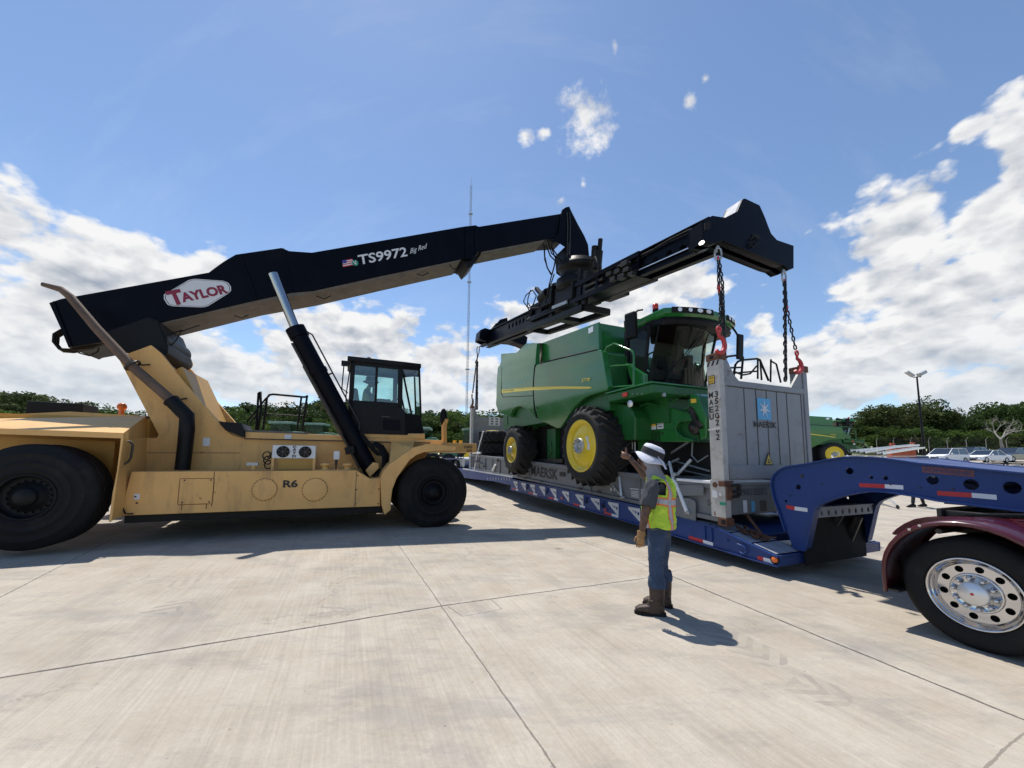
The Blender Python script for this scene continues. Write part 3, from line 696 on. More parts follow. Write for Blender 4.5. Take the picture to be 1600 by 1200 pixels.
    for k in range(7):
        mb.cur = 0 if k % 2 == 0 else 1
        q = a+ez*(k/7)-Y*.004; mb.add([q, q+ex_, q+ex_+ez/7, q+ez/7], [(0, 1, 2, 3)])
    mb.cur = 2; q = a+ez*.5-Y*.007; mb.add([q, q+ex_*.42, q+ex_*.42+ez*.5, q+ez*.5], [(0, 1, 2, 3)])
    mb.cur = 3; c0 = f.at(555, 411, v0); mb.disc(c0-Y*.009, Y, (f.at(560, 411, v0)-c0).length, 16)
    mb.cur = 1; mb.text('V', c0-Y*.011-ux_n*.05-uz*.06, ux_n*.1, uz*.12, bold=.02)
    mb.build('flag_decal', [M['red'], M['decal_w'], M['decal_navy'], M['decal_g']], bo)
    # inner boom section and head
    v1 = 1.6; W1 = .8
    mb = MB(); mb.prism(P([(735, 356), (878, 333.5), (886, 340), (884, 372), (850, 374), (740, 395)], v1), Y*W1); ib = mb.build('inner_boom', M['boom'], st, bevel=.012)
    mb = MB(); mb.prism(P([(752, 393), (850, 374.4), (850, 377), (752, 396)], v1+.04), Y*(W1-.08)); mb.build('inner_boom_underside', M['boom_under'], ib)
    mb = MB()
    for vv in (v1-.06, v1+W1): mb.prism(P([(877, 333), (879, 327), (884, 323.5), (890, 322.5), (893, 332), (913, 368), (919, 382), (921, 402), (919, 416), (896, 420), (884, 410), (890, 398), (884, 385), (872, 377), (862, 378), (872, 366)], vv), Y*.06)
    mb.prism(P([(886, 326), (891, 326), (912, 368), (918, 383), (912, 384), (904, 368)], v1), Y*W1); mb.prism(P([(884, 384), (894, 384), (894, 418), (886, 412)], v1+.02), Y*(W1-.04))
    mb.build('boom_head', M['boom'], ib, bevel=.01)
    mb = MB()
    for x0 in (886, 890): mb.tube([f.at(x0, 332, v1-.08), f.at(x0+1, 350, v1-.08), f.at(x0+.5, 385, v1-.09), f.at(x0, 405, v1-.1)], .02, 6)
    mb.cyl(f.at(889.5, 380, v1-.09), f.at(889, 398, v1-.09), .035, 10)
    mb.build('head_pipe', M['steel'], ib)
    mb = MB()
    for k, L in enumerate(([(850, 383), (851, 400), (855, 418), (861, 429)], [(853, 383), (860, 400), (870, 410), (878, 416)], [(857, 381), (862, 396), (873, 404), (884, 414)], [(862, 388), (868, 404), (866, 416), (862, 430)], [(860, 384), (870, 398), (880, 402), (888, 412)])):
        mb.tube([f.at(x, y, v1+.15*k) for x, y in L], .024, 6)
    mb.build('head_hose', M['rubber'], ib)
    mb = MB(); mb.prism(P([(722, 405), (737, 397), (745, 401), (741, 412), (732, 420), (728, 414)], v0+.1), Y*(W-.2)); mb.tube([f.at(702, 414, v0+.1), f.at(709, 420.5, v0+.1), f.at(718, 419, v0+.1), f.at(724, 412, v0+.1)], .016, 6); mb.build('wear_pad_block', M['black'], bo)
    # lift cylinders
    for k, vv in enumerate((.78, 3.2)):
        # far cylinder: same u, z
        g0, g1, g2 = f.at(427, 428, .78), f.at(461.5, 514, .78), f.at(584, 742, .78)
        for g in (g0, g1, g2): g.y = vv
        mb = MB(); mb.cyl(g1, g2, .185, 28); d = (g2-g1).normalized(); mb.cyl(g1-d*.02, g1+d*.22, .215, 28); mb.cyl(g1+d*1.05, g1+d*1.15, .205, 28)
        cy = mb.build('lift_cylinder', M['boom'], st)
        mb = MB(); mb.cyl(g0, g1, .105, 24); mb.build('piston_rod', M['rod'], cy)
        mb = MB(); sd = V((d.z, 0, -d.x)) if k == 0 else V((d.z, 0, -d.x)); sd = sd if sd.x > 0 else -sd
        q0 = g1+d*.25+sd*.27; q1 = g1+d*2.6+sd*.27
        mb.tube([g1+d*.12+sd*.18, q0, q1, g1+d*2.75+sd*.18], .018, 6); mb.beam(q0+d*1.0, q0+d*1.0-sd*.1, .05, .03)
        mb.tube([g1+d*.3-sd*.21-Y*.06, g2-d*.3-sd*.21-Y*.06], .03, 6)
        mb.build('cylinder_pipe', M['steel'], cy)
    # cylinder foot and hoses beside it
    mb = MB(); mb.prism(P([(571, 735), (583, 722), (592, 724), (592, 732), (578, 746)], .55), Y*.5); mb.build('cylinder_foot', M['tan'], st, bevel=.02)
    mb = MB()
    for k in range(5):
        mb.tube([f.at(x+k*2.2, y-k*.8, .55+.07*k) for x, y in ((578, 694), (590, 700), (598, 714), (597, 730), (590, 742), (583, 744))], .021, 6)
    for k in range(3): mb.tube([f.at(x+k*3, y, .7) for x, y in ((560, 676), (570, 690), (582, 704), (590, 712))], .02, 6)
    mb.build('hydraulic_hose', M['rubber'], st)
    # shelf equipment: twin-fan cooler, tank caps, junction box, lamp
    a = f.at(429, 716, .35); b2 = f.at(492, 698, .35); u0, u1, z0, z1 = a.x-.05, b2.x+.02, a.z+.0, b2.z+.02
    mb = MB(); mb.box(u0, u1, .35, .55, z0, z1); cl = mb.build('twin_fan_cooler', M['decal_w'], st, bevel=.008)
    cx_ = (u0+u1)/2
    for sx in (-1, 1):
        c0 = V((cx_+sx*(u1-u0)*.255, .345, (z0+z1)/2)); r = (z1-z0)*.43; mb = MB()
        mb.lathe([(r, -.004), (r*1.02, -.012), (r*.97, -.014), (r*.96, .002), (.01, .003)], c0, (0, 1, 0), 28)
        mb.build('fan_housing', M['darkhole'], cl)
        mb = MB()
        for k in range(7):
            t = 2*math.pi*k/7; e0 = V((math.cos(t), 0, math.sin(t))); e1 = V((-math.sin(t), 0, math.cos(t)))
            mb.add([c0+e0*r*.2-Y*.016, c0+e0*r*.9-e1*r*.18-Y*.012, c0+e0*r*.9+e1*r*.22-Y*.022, c0+e0*r*.25+e1*r*.12-Y*.018], [(0, 1, 2, 3)])
        mb.disc(c0-Y*.024, Y, r*.24, 14)
        for q in (.5, .75): mb.tube([c0-Y*.03+V((math.cos(t), 0, math.sin(t)))*r*q for t in [2*math.pi*k/24 for k in range(24)]], .004, 4, closed=True)
        mb.build('fan', M['steel'], cl)
    mb = MB(); mb.text('DVTC', V((cx_-.035, .342, z0+.03)), V((0, 0, z1-z0-.06)), V((.07, 0, 0)), bold=.03) if False else None
    mb.text('D', V((cx_-.035, .342, z0+.02)), V((.07, 0, 0)), V((0, 0, .055)), bold=.04); mb.text('T', V((cx_-.035, .342, z0+.09)), V((.07, 0, 0)), V((0, 0, .055)), bold=.04)
    mb.text('A', V((cx_-.035, .342, z0+.16)), V((.07, 0, 0)), V((0, 0, .055)), bold=.04); mb.text('C', V((cx_-.035, .342, z0+.22)), V((.07, 0, 0)), V((0, 0, .055)), bold=.04); mb.build('cooler_lettering', M['decal_k'], cl)
    mb = MB()
    for sx in (u0+.02, u1-.02): mb.beam((sx, .36, 1.3), (sx, .36, z0), .03, .05); mb.beam((sx, .5, 1.3), (sx, .5, z0), .03, .05)
    mb.build('cooler_bracket', M['tan'], cl)
    mb = MB(); mb.box(u0+.12, u1-.05, .40, .75, 1.36, z0-.01); mb.build('cooler_drain_box', M['ochre'], cl)
    mb = MB()
    for k in range(3):
        c0 = f.at(417+k, 712+7*k, .4); mb.tube([c0+V((math.cos(t)*.075, .02*k, math.sin(t)*.085)) for t in [2*math.pi*i/14 for i in range(14)]], .012, 6, closed=True)
    mb.tube([f.at(x, y, .42) for x, y in ((418, 716), (424, 708), (429, 704))], .012, 6); mb.build('cooler_hose', M['rubber'], cl)
    for k, (px, vv) in enumerate(((508, .38), (542.5, .38))):
        b0 = f.at(px, 735, vv); z = b0.z
        mb = MB(); mb.lathe([(.19, .0), (.19, .018), (.07, .02), (.07, .10), (.105, .105), (.105, .155), (.02, .165)], (b0.x, vv, z), (0, 0, 1), 20); mb.build('filler_cap', M['tan'], st)
    b0 = f.at(396, 734, .35); mb = MB(); mb.cyl(b0, b0+V((0, 0, .09)), .05); mb.build('filler_cap', M['tan'], st)
    mb = MB(); mb.box(b0.x-.12, b0.x+.08, .3, .4, b0.z+.09, b0.z+.15); mb.build('cap_lock', M['galv'], st)
    a = f.at(521, 718, .5); b2 = f.at(531, 705, .5); mb = MB(); mb.box(a.x, b2.x, .45, .55, a.z, b2.z); jb = mb.build('junction_box', M['decal_w'], st, bevel=.01)
    mb = MB(); mb.cyl(((a.x+b2.x)/2, .5, 1.33), ((a.x+b2.x)/2, .5, a.z-.08), .016); mb.cyl(((a.x+b2.x)/2, .5, a.z-.12), ((a.x+b2.x)/2, .5, a.z), .028); mb.build('conduit', M['steel'], jb)
    mb = MB(); c0 = f.at(546.5, 703.5, .6); mb.obox(c0, (.10, 0, .025), (0, .05, 0), (-.02, 0, .085)); mb.build('work_lamp', M['black'], st, bevel=.01)
    mb = MB(); c0 = f.at(322.5, 690.5, 1.04); mb.box(c0.x-.06, c0.x+.06, 1.035, 1.045, c0.z-.09, c0.z+.09); mb.build('notice', M['decal_w'], st)
    mb = MB(); c0 = f.at(450, 682.5, .99); mb.box(c0.x-.07, c0.x+.07, .985, .995, c0.z-.05, c0.z+.05); mb.build('notice', M['decal_w'], st)
    mb = MB(); pr = P([(225, 707), (375, 707.3), (375, 708.1), (225, 707.8)], 1.045); mb.prism(pr, Y*.02); mb.build('weld_line', M['exhaust'], st)
    # handrail on the far side
    mb = MB(); vv = 3.0
    def L(*q): return [f.at(x, y, vv) for x, y in q]
    mb.tube(L((400, 672), (404, 614), (407, 612), (408, 640), (403, 672)), .03, 8); mb.tube(L((411, 672), (417, 622), (421, 617), (427, 616), (476, 620.5), (480, 619), (481, 618)), .03, 8)
    mb.tube(L((471, 620), (464, 673)), .026, 8); mb.tube(L((480, 618), (472, 673)), .028, 8); mb.tube(L((416, 647), (476, 650.5)), .02, 8); mb.tube(L((385, 660), (416, 622)), .024, 8); mb.tube(L((390, 662), (404, 645)), .02, 8)
    mb.build('handrail', M['black'], st)
    # cab
    build_cab(st, f)
    return st
def build_cab(st, f):
    Y = V((0, 1, 0)); v = .95; wd = 1.25
    sil = [(541, 560), (550, 558), (588, 561), (626, 568), (655, 574), (662, 612), (664, 677)]
    p = lambda x, y, vv=v: f.at(x, y, vv)
    # u, z of the near side
    Rr, Fr_, Fb = p(549, 562), p(628, 571), p(634, 677)      # rear top, front top, front bottom
    rb = p(549, 677); floor = rb.z; top = Rr.z
    ub, uf, ufb = Rr.x, Fr_.x, Fb.x; ztf = Fr_.z; sill = p(553, 627).z
    cz = .22
    T2, B2, S2 = f.at(655, 574, v+cz), f.at(664, 677, v+cz), f.at(657.5, 651, v+cz); u2t, u2b, u2s, z2t, z2s = T2.x, B2.x, S2.x, T2.z, S2.z
    root = MB()
    root.prism([(ub, v, floor), (ufb+.0, v, floor), (ufb-.03, v, sill-.22), (uf-.02, v, sill), (ub, v, sill)], Y*wd)
    lo_ = [V((ufb-.005, v+.002, floor)), V((u2b, v+cz, floor)), V((u2b, v+wd-cz, floor)), V((ufb-.005, v+wd-.002, floor))]
    hi_ = [V((ufb-.04, v+.002, sill-.25)), V((u2s, v+cz, z2s)), V((u2s, v+wd-cz, z2s)), V((ufb-.04, v+wd-.002, sill-.25))]
    root.add(lo_+hi_, [(0, 1, 2, 3), (7, 6, 5, 4), (0, 4, 5, 1), (1, 5, 6, 2), (2, 6, 7, 3)])
    cab = root.build('cab', M['black'], st, bevel=.012)
    mb = MB(); zt_ = lambda u: top+(ztf-top)*(u-ub)/(uf-ub)
    P_ = [V((ub-.09, v-.05, 0)), V((uf+.03, v-.05, 0)), V((u2t+.05, v+cz-.03, 0)), V((u2t+.05, v+wd-cz+.03, 0)), V((uf+.03, v+wd+.05, 0)), V((ub-.09, v+wd+.05, 0))]
    zz = [top, ztf+.01, z2t+.02, z2t+.02, ztf+.01, top]
    mb.add([p+V((0, 0, z-.04)) for p, z in zip(P_, zz)]+[p+V((0, 0, z+.08)) for p, z in zip(P_, zz)], [(5, 4, 3, 2, 1, 0), (6, 7, 8, 9, 10, 11)]+[(i, (i+1) % 6, 6+(i+1) % 6, 6+i) for i in range(6)]); rf = mb.build('cab_roof', M['black'], cab, bevel=.02)
    mb = MB(); c = V((ub+.42, v+.3, top+.08)); mb.tube([c+V((math.cos(t)*.07, 0, math.sin(t)*.10)) for t in [math.pi*k/10 for k in range(11)]], .015, 6); mb.build('lifting_eye', M['galv'], rf)
    mb = MB()
    for s_, vv in ((1, v+.03), (-1, v+wd-.03)):
        mb.beam((ub+.04, vv, floor), (ub+.04, vv, top), .06, .11); mb.beam((uf-.03, vv, ztf), (uf-.01, vv, sill-.1), .06, .12)
        mb.beam((ub+(uf-ub)*.50, vv, sill), (ub+(uf-ub)*.50, vv, top-.04), .05, .06); mb.beam((ub, vv, top-.06), (uf, vv, ztf-.05), .06, .12); mb.beam((ub, vv, sill), (uf, vv, sill), .05, .06)
        v2_ = v+cz if s_ > 0 else v+wd-cz
        mb.beam((u2t, v2_, z2t), (u2s, v2_, z2s), .045, .05); mb.beam((uf-.02, vv, ztf-.05), (u2t, v2_, z2t-.04), .05, .10); mb.beam((uf, vv, sill-.25), (u2s, v2_, z2s), .05, .06)
        mb.beam((uf+.02, vv+.02*s_, ztf-.1), (ufb+.16, vv+.10*s_, sill-.3), .03, .05)
    mb.beam((u2t, v+cz, z2t-.03), (u2t, v+wd-cz, z2t-.03), .06, .08); mb.beam((u2s, v+cz, z2s), (u2s, v+wd-cz, z2s), .05, .05)
    mb.beam((ub+.03, v, top-.05), (ub+.03, v+wd, top-.05), .08, .08); mb.beam((ub+.03, v, sill), (ub+.03, v+wd, sill), .06, .06)
    mb.build('cab_frame', M['black'], cab, bevel=.008)
    um = ub+(uf-ub)*.50
    for a0, a1 in ((ub+.08, um-.02), (um+.02, uf-.07)):
        for vv in (v+.035, v+wd-.04):
            zt = lambda u: top+(ztf-top)*(u-ub)/(uf-ub)-.1
            mb = MB(); mb.prism([(a0, vv, sill+.02), (a1, vv, sill+.02), (a1, vv, zt(a1)), (a0, vv, zt(a0))], Y*.006); mb.build('side_window', M['glass_t'], cab)
    mb = MB(); mb.add([(u2t, v+cz+.02, z2t-.05), (u2s, v+cz+.02, z2s+.02), (u2s, v+wd-cz-.02, z2s+.02), (u2t, v+wd-cz-.02, z2t-.05)], [(0, 1, 2, 3)]); mb.build('windscreen', M['glass_t'], cab)
    for s_, vv, v2_ in ((1, v+.035, v+cz), (-1, v+wd-.035, v+wd-cz)): mb = MB(); mb.add([(uf+.03, vv, ztf-.08), (u2t-.02, v2_, z2t-.07), (u2s-.02, v2_, z2s+.02), (uf+.05, vv, sill-.2)], [(0, 1, 2, 3)]); mb.build('corner_window', M['glass_t'], cab)
    mb = MB(); mb.tube([(u2t+.04, v+.45, z2t-.1), ((u2t+u2s)/2+.04, v+.6, (z2t+z2s)/2), (u2s+.04, v+.8, z2s+.1)], .012, 6); mb.build('wiper', M['black'], cab)
    # rear mirror bracket, door handle, step box
    mb = MB(); mb.tube([(ub-.02, v-.05, top-.1), (ub-.16, v-.08, top-.15), (ub-.18, v-.08, top-.75), (ub-.04, v-.05, top-.85)], .014, 6); mb.tube([(ub-.02, v+.1, top-.2), (ub-.08, v, top-.9), (ub-.06, v, top-1.5)], .014, 6); mb.build('grab_rail', M['black'], cab)
    mb = MB(); c = V((ub-.13, v-.08, top-.13)); mb.obox(c, (.09, 0, 0), (0, .06, 0), (0, 0, .06)); mb.build('rear_lamp', M['black'], cab, bevel=.01)
    mb = MB(); mb.box(um+.2, um+.62, v-.012, v+.01, floor+.12, floor+.38); mb.build('service_hatch', M['boom'], cab, bevel=.008)
    mb = MB(); mb.box(um+.16, um+.36, v-.03, v, sill-.36, sill-.33); mb.build('door_handle', M['steel'], cab)
    # seat and wheel
    uc = ub+.42; vc = v+.62
    mb = MB(); mb.box(uc-.25, uc+.25, vc-.25, vc+.25, sill-.32, sill-.18); mb.obox((uc-.24, vc, sill+.08), (.06, 0, 0), (0, .24, 0), (-.06, 0, .32)); mb.build('seat', M['canvas'], cab, bevel=.04)
    mb = MB(); c = V((uc+.62, vc, sill+.12)); ax = V((-.5, 0, .85)).normalized(); u = V((0, 1, 0)); w2 = ax.cross(u)
    mb.tube([c+(u*math.cos(t)+w2*math.sin(t))*.2 for t in [2*math.pi*k/20 for k in range(20)]], .016, 6, closed=True); mb.beam(c-u*.19, c+u*.19, .02, .02); mb.tube([c, c-ax*.5+V((.1, 0, 0))], .035, 8); mb.build('steering_wheel', M['canvas'], cab)
    mb = MB(); mb.prism([(ufb-.45, vc-.3, sill-.3), (ufb-.05, vc-.3, sill-.35), (ufb-.14, vc-.3, sill-.0), (ufb-.35, vc-.3, sill+.02)], (0, .6, 0)); mb.build('dashboard', M['canvas'], cab, bevel=.02)
    global CAB_SEAT; CAB_SEAT = (V((uc, vc, sill-.18)), V((uc+.62, vc, sill+.12)))
build_stacker()
# ------------------------------------------------------------------ low-loader trailer (frame FT)
X_ = V((1, 0, 0)); Y_ = V((0, 1, 0)); Z_ = V((0, 0, 1))
def tz(px0, z0, px1, z1):
    return lambda x: z0+(z1-z0)*(x-px0)/(px1-px0)
deck_top = lambda x: .600-.0475*x if x < .6 else .5715-.0475*.0-(.04)*(x-.6)
deck_bot = lambda x: .250-.040*x
def build_trailer():
    f = FT
    tr = thing('lowboy_trailer', 'long blue low-loader trailer with arched gooseneck carrying the flat rack', 'trailer', f, (-5, 1.3, 0))
    W = 2.60; x0 = f.at(797, 757, 0).x; x1 = f.at(1217, 885, 0).x; zt0 = f.at(797, 748.5, 0).z; zb0 = f.at(798, 765.5, 0).z
    tp = [(798, 748.5), (870, 761.5), (997, 790), (1056, 807.5), (1115, 821.5)]; bt = [(1217, 885.8), (1180, 875.6), (1051, 836), (998, 820), (879, 785.5), (798, 765)]
    side = f.pts(tp+[(1208, 866), (1217, 869)]+bt, 0)
    global DTOP
    tops = [(p.x, p.z) for p in side[:7]]
    def DTOP(x):
        for (a, za), (b, zb) in zip(tops, tops[1:]):
            if x <= b: return za+(zb-za)*(x-a)/(b-a)
        return tops[-1][1]
    bots = sorted((p.x, p.z) for p in side[7:])
    def DBOT(x):
        for (a, za), (b, zb) in zip(bots, bots[1:]):
            if x <= b: return za+(zb-za)*(x-a)/(b-a)
        return bots[-1][1]
    # main deck: solid central beams, side rail with recess, outer top and bottom flanges
    mb = MB(); mb.prism(side, Y_*.03); mb.prism([p+V((0, W-.03, 0)) for p in side], Y_*.03)
    cut = x1-.62
    ct = [(a, z) for a, z in tops if a < cut]; zc_ = DTOP(cut); ct.append((cut, zc_))
    mb.prism([V((a, .65, z-.015)) for a, z in ct]+[V((cut, .65, zc_-.14)), V((x0, .65, tops[0][1]-.14))], Y_*(W-1.30))
    for y_ in (.03, W-.65): mb.prism([V((a, y_, z-.015)) for a, z in tops]+[V((x1-.03, y_, tops[-1][1]-.14)), V((x0, y_, tops[0][1]-.14))], Y_*.62)
    for y_ in (.60, W-.65): mb.prism([V((cut, y_, zc_-.02)), V((x1, y_, side[6].z)), V((x1, y_, side[7].z)), V((cut, y_, DBOT(cut)))], Y_*.05)
    e = [side[6], side[7]]
    mb.prism([V((x1-.03, .03, e[0].z)), V((x1, .03, e[0].z)), V((x1, .03, e[1].z)), V((x1-.03, .03, e[1].z))], Y_*(.62)); mb.prism([V((x1-.03, W-.65, e[0].z)), V((x1, W-.65, e[0].z)), V((x1, W-.65, e[1].z)), V((x1-.03, W-.65, e[1].z))], Y_*(.62))
    for y in (.70, 1.78): mb.prism([V((x0, y, tops[0][1]-.1)), V((cut, y, zc_-.1)), V((cut, y, DBOT(cut)+.02)), V((x0, y, bots[0][1]+.02))], Y_*.12)
    dk = mb.build('deck', [M['blue']], tr, bevel=.006)
    mb = MB()
    for (a, za), (b, zb) in list(zip(tops, tops[1:])):
        mb.prism([V((a, -.035, za+.004)), V((b, -.035, zb+.004)), V((b, -.035, zb-.022)), V((a, -.035, za-.022))], Y_*.035)
    for (a, za), (b, zb) in list(zip(bots, bots[1:])):
        mb.prism([V((a, -.035, za+.018)), V((b, -.035, zb+.018)), V((b, -.035, zb-.006)), V((a, -.035, za-.006))], Y_*.035)
    mb.build('rail_flange', M['blue'], dk)
    # worn deck plates at the front
    mb = MB()
    xs = [x1-.03-(.36*k) for k in range(5)]
    for k in range(4):
        a, b = xs[k+1]+.02, xs[k]-.02
        mb.prism([V((a, .03, DTOP(a)+.004)), V((b, .03, DTOP(b)+.004)), V((b, .03, DTOP(b)+.010)), V((a, .03, DTOP(a)+.010))], Y_*.56)
        mb.prism([V((a, W-.6, DTOP(a)+.004)), V((b, W-.6, DTOP(b)+.004)), V((b, W-.6, DTOP(b)+.010)), V((a, W-.6, DTOP(a)+.010))], Y_*.56)
    mb.build('deck_plate', M['deckplate'], tr)
    # outrigger brackets with holes, lashing rings, tapes, lamps along the near side
    for k in range(11):
        xr = -7.09+k*.695
        if abs(xr-(-.15)) < .02: pass
        zt, zb = DTOP(xr)-.045, DBOT(xr)+.085; L = .36; h = zt-zb
        out = [V((xr-L, -.008, zt)), V((xr, -.008, zt)), V((xr, -.008, zb)), V((xr-.04, -.008, zb)), V((xr-L, -.008, zt-.045))]
        holes = []
        for hx, r in ((.055, .036), (.135, .028), (.205, .018)):
            c = V((xr-hx, -.008, zt-.03-(h-.03)*(1-hx/L)*.42)); holes.append([c+V((math.cos(t)*r, 0, math.sin(t)*r)) for t in [2*math.pi*i/12 for i in range(12)]])
        mb = MB(); mb.plate(out, holes, -Y_*.014); mb.build('outrigger_bracket', M['silver'], tr)
        mb = MB(); xc = xr+.13; zc = (zt+zb)/2+.0
        if k in (1, 3, 6, 7, 9, 10):
            mb.tube([V((xc+math.cos(t)*.055, -.03, zc+math.sin(t)*.075)) for t in [math.pi*2*i/14 for i in range(10)]], .012, 6); mb.box(xc-.03, xc+.03, -.03, 0, zc+.05, zc+.09)
            mb.build('lashing_ring', M['blue'] if k != 9 else M['silver'], tr)
            mb = MB(); mb.disc(V((xc, -.004, zc-.01)), Y_, .06, 18); mb.build('ring_recess', M['darkhole'], tr)
    x = -7.35
    for k, (pa, pb, pc) in enumerate(((800, 806, 809.5), (826, 833, 839), (857, 866, 872), (896, 906, 914), (944, 956, 966), (1075, 1097, 1112), (1180, 1189, 1204))):
        a, b, c = f.at(pa, 800, 0).x, f.at(pb, 800, 0).x, f.at(pc, 800, 0).x
        for m, u, w in (('red', a, b), ('tape', b, c)):
            mb = MB(); z = lambda q: DBOT(q)+.022
            mb.prism([V((u, -.004, z(u))), V((w, -.004, z(w))), V((w, -.004, z(w)+.055)), V((u, -.004, z(u)+.055))], Y_*.003); mb.build('reflective_tape', M[m], tr)
    for px, m in ((879, 'orange'), (947, 'redplastic')):
        c = f.at(px, 800, 0); mb = MB(); z = DBOT(c.x)+.13; mb.ball((c.x, -.02, z), .05, 12, (1, .4, .6)); mb.build('side_lamp', M[m], tr)
    mb = MB(); c = f.at(1213.5, 874.5, 0); mb.lathe([(.045, .01), (.045, -.02), (.03, -.035), (.001, -.04)], (c.x-.02, 0, c.z-.0), (0, 1, 0), 18); mb.build('front_lamp', M['orange'], tr)
    mb = MB(); mb.cyl((c.x-.02, -.002, c.z), (c.x-.02, -.012, c.z), .065, 18); mb.build('lamp_rubber', M['rubber'], tr)
    for px, py in ((1137, 844), (1163, 858)):
        c = f.at(px, py, 0); mb = MB()
        if px == 1137: mb.cyl(c, c-Y_*.02, .02, 8); mb.build('bolt', M['blue'], tr)
        else: mb.tube([c+V((-.09, -.03, .06)), c+V((.03, -.04, .05)), c+V((.06, -.04, -.02)), c+V((.0, -.04, -.07)), c+V((-.05, -.04, -.05))], .014, 6); mb.build('hook', M['blue'], tr)
    mb = MB(); a = f.at(1104, 832, 0); mb.box(a.x-.03, a.x-.01, -.03, 0, a.z-.12, a.z+.11); mb.box(a.x+.10, a.x+.12, -.03, 0, a.z-.13, a.z+.10); mb.build('stiffener', M['blue'], tr)
    # rear frame section and axles
    rp = f.pts([(690, 728), (724, 732.5), (801, 745), (798, 758), (770, 752), (735, 748), (690, 741)], .05); mb = MB(); mb.prism(rp, Y_*2.5)
    rs = mb.build('rear_frame', M['blue'], tr, bevel=.01)
    mb = MB(); mb.prism(f.pts([(723, 731.5), (801, 744.3), (801, 746.3), (723, 733.5)], .01), Y_*.05); mb.build('rail_flange', M['silver'], rs)
    for k in range(9):
        a = f.at(762+k*4.3, 746, .04); mb = MB(); mb.box(a.x-.05, a.x+.05, .035, .05, a.z-.12, a.z+.0); mb.build('stake_pocket', M['deckplate'], rs)
    for k in range(3):
        xx = -16.0-1.4*k
        for y0, ax in ((.05, (0, -1, 0)), (2.5, (0, 1, 0))):
            zg = 1.06; wheel(tr, (xx, y0, zg), .5, .5, .29, 'trailer_wheel', axis=ax, rim_m='alu', hubn=10)
    mb = MB(); mb.box(-20.5, -14.6, .6, 2.0, 1.35, 1.62); mb.box(-20.5, -15.2, .05, 2.5, 1.62, 1.68); mb.build('bogie_frame', M['blue'], tr)
    mb = MB(); a = f.at(715, 728, .6)
    for k in range(3): mb.cyl((-14.9-.5*k, .2, 1.45), (-14.9-.5*k, .9, 1.45), .28, 18)
    mb.build('air_spring', M['galv'], tr)
    # gooseneck
    outl = [(1208, 758), (1209, 748), (1212.5, 742), (1218, 737), (1225, 732.5), (1232, 730), (1245, 728), (1260, 726), (1278, 722.5), (1296, 719), (1308, 717), (1320, 715.6), (1336, 715), (1358, 715.5), (1380, 717), (1440, 725.5), (1520, 733), (1600, 741), (1690, 751),
            (1690, 806), (1600, 797), (1530, 789), (1466, 781), (1430, 774), (1400, 769.5), (1385, 767.5), (1370, 766.5), (1355, 767), (1340, 769), (1320, 773), (1304, 778), (1290, 783), (1280, 788), (1274, 796), (1271, 808), (1267, 828), (1261, 856), (1257, 862), (1246, 860), (1239, 856), (1230, 830), (1219, 797), (1212, 778)]
    vn = .50; pts = f.pts(outl, vn)
    def hole(px, py, r, sx=1.0, n=18):
        c = f.at(px, py, vn); return [c+V((math.cos(t)*r*sx, 0, math.sin(t)*r)) for t in [2*math.pi*i/n for i in range(n)]]
    holes = [hole(1247, 761, .038), hole(1327, 736, .045), hole(1361, 746, .022), hole(1383.5, 747, .027), hole(1457, 750, .052), hole(1517, 757, .058), hole(1581, 762, .062), hole(1228, 783, .02)]
    mb = MB(); mb.plate(pts, holes, Y_*.03); g = mb.build('gooseneck', M['blue'], tr)
    mb = MB(); mb.plate([p+Y_*1.60 for p in pts], [[p+Y_*1.60 for p in h] for h in holes], Y_*.03)
    mb.build('gooseneck_far_plate', M['blue'], g)
    # flanges along the curved edges, and the web between the plates
    def strip(idx, y0, w, t, name, m='blue'):
        mb = MB(); P = [pts[i] for i in idx]
        n = len(P)
        for i in range(n-1):
            a, b = V(P[i]), V(P[i+1]); d = (b-a).normalized(); nn = V((d.z, 0, -d.x))*t
            mb.add([V((a.x, y0, a.z)), V((b.x, y0, b.z)), V((b.x, y0+w, b.z)), V((a.x, y0+w, a.z)), V((a.x, y0, a.z))+nn, V((b.x, y0, b.z))+nn, V((b.x, y0+w, b.z))+nn, V((a.x, y0+w, a.z))+nn], [(0, 1, 2, 3), (7, 6, 5, 4), (0, 4, 5, 1), (3, 2, 6, 7)])
        return mb.build(name, M[m], g)
    n = len(outl)
    strip(list(range(0, 19)), vn-.045, .12, -.018, 'top_flange'); strip(list(range(0, 19)), vn+1.52, .12, -.018, 'top_flange')
    strip(list(range(19, 37)), vn-.045, .12, -.018, 'bottom_flange'); strip(list(range(19, 37)), vn+1.52, .12, -.018, 'bottom_flange')
    strip(list(range(40, n))+[0], vn-.045, .12, -.018, 'rear_flange')
    strip(list(range(0, 4)), vn+.03, 1.57, -.01, 'rear_web'); strip([40, 41, 42, 0], vn+.03, 1.57, -.01, 'rear_web')
    strip(list(range(3, 19)), vn+.03, 1.57, -.01, 'top_plate')
    a, b = f.at(1268, 796, vn), f.at(1272, 806, vn); mb = MB()
    xx = f.at(1271, 800, vn).x-.02
    out = [V((xx, vn+.03, .0)), V((xx, vn+1.57, 0)), V((xx, vn+1.57, .13)), V((xx, vn+.03, .13))]; z0 = f.at(1271, 803, vn).z-.06
    out = [p+Z_*z0 for p in out]; hs = []
    for k in range(8): c = V((xx, vn+.2+k*.17, z0+.062)); hs.append([c+V((0, math.cos(t)*.032, math.sin(t)*.04)) for t in [2*math.pi*i/12 for i in range(12)]])
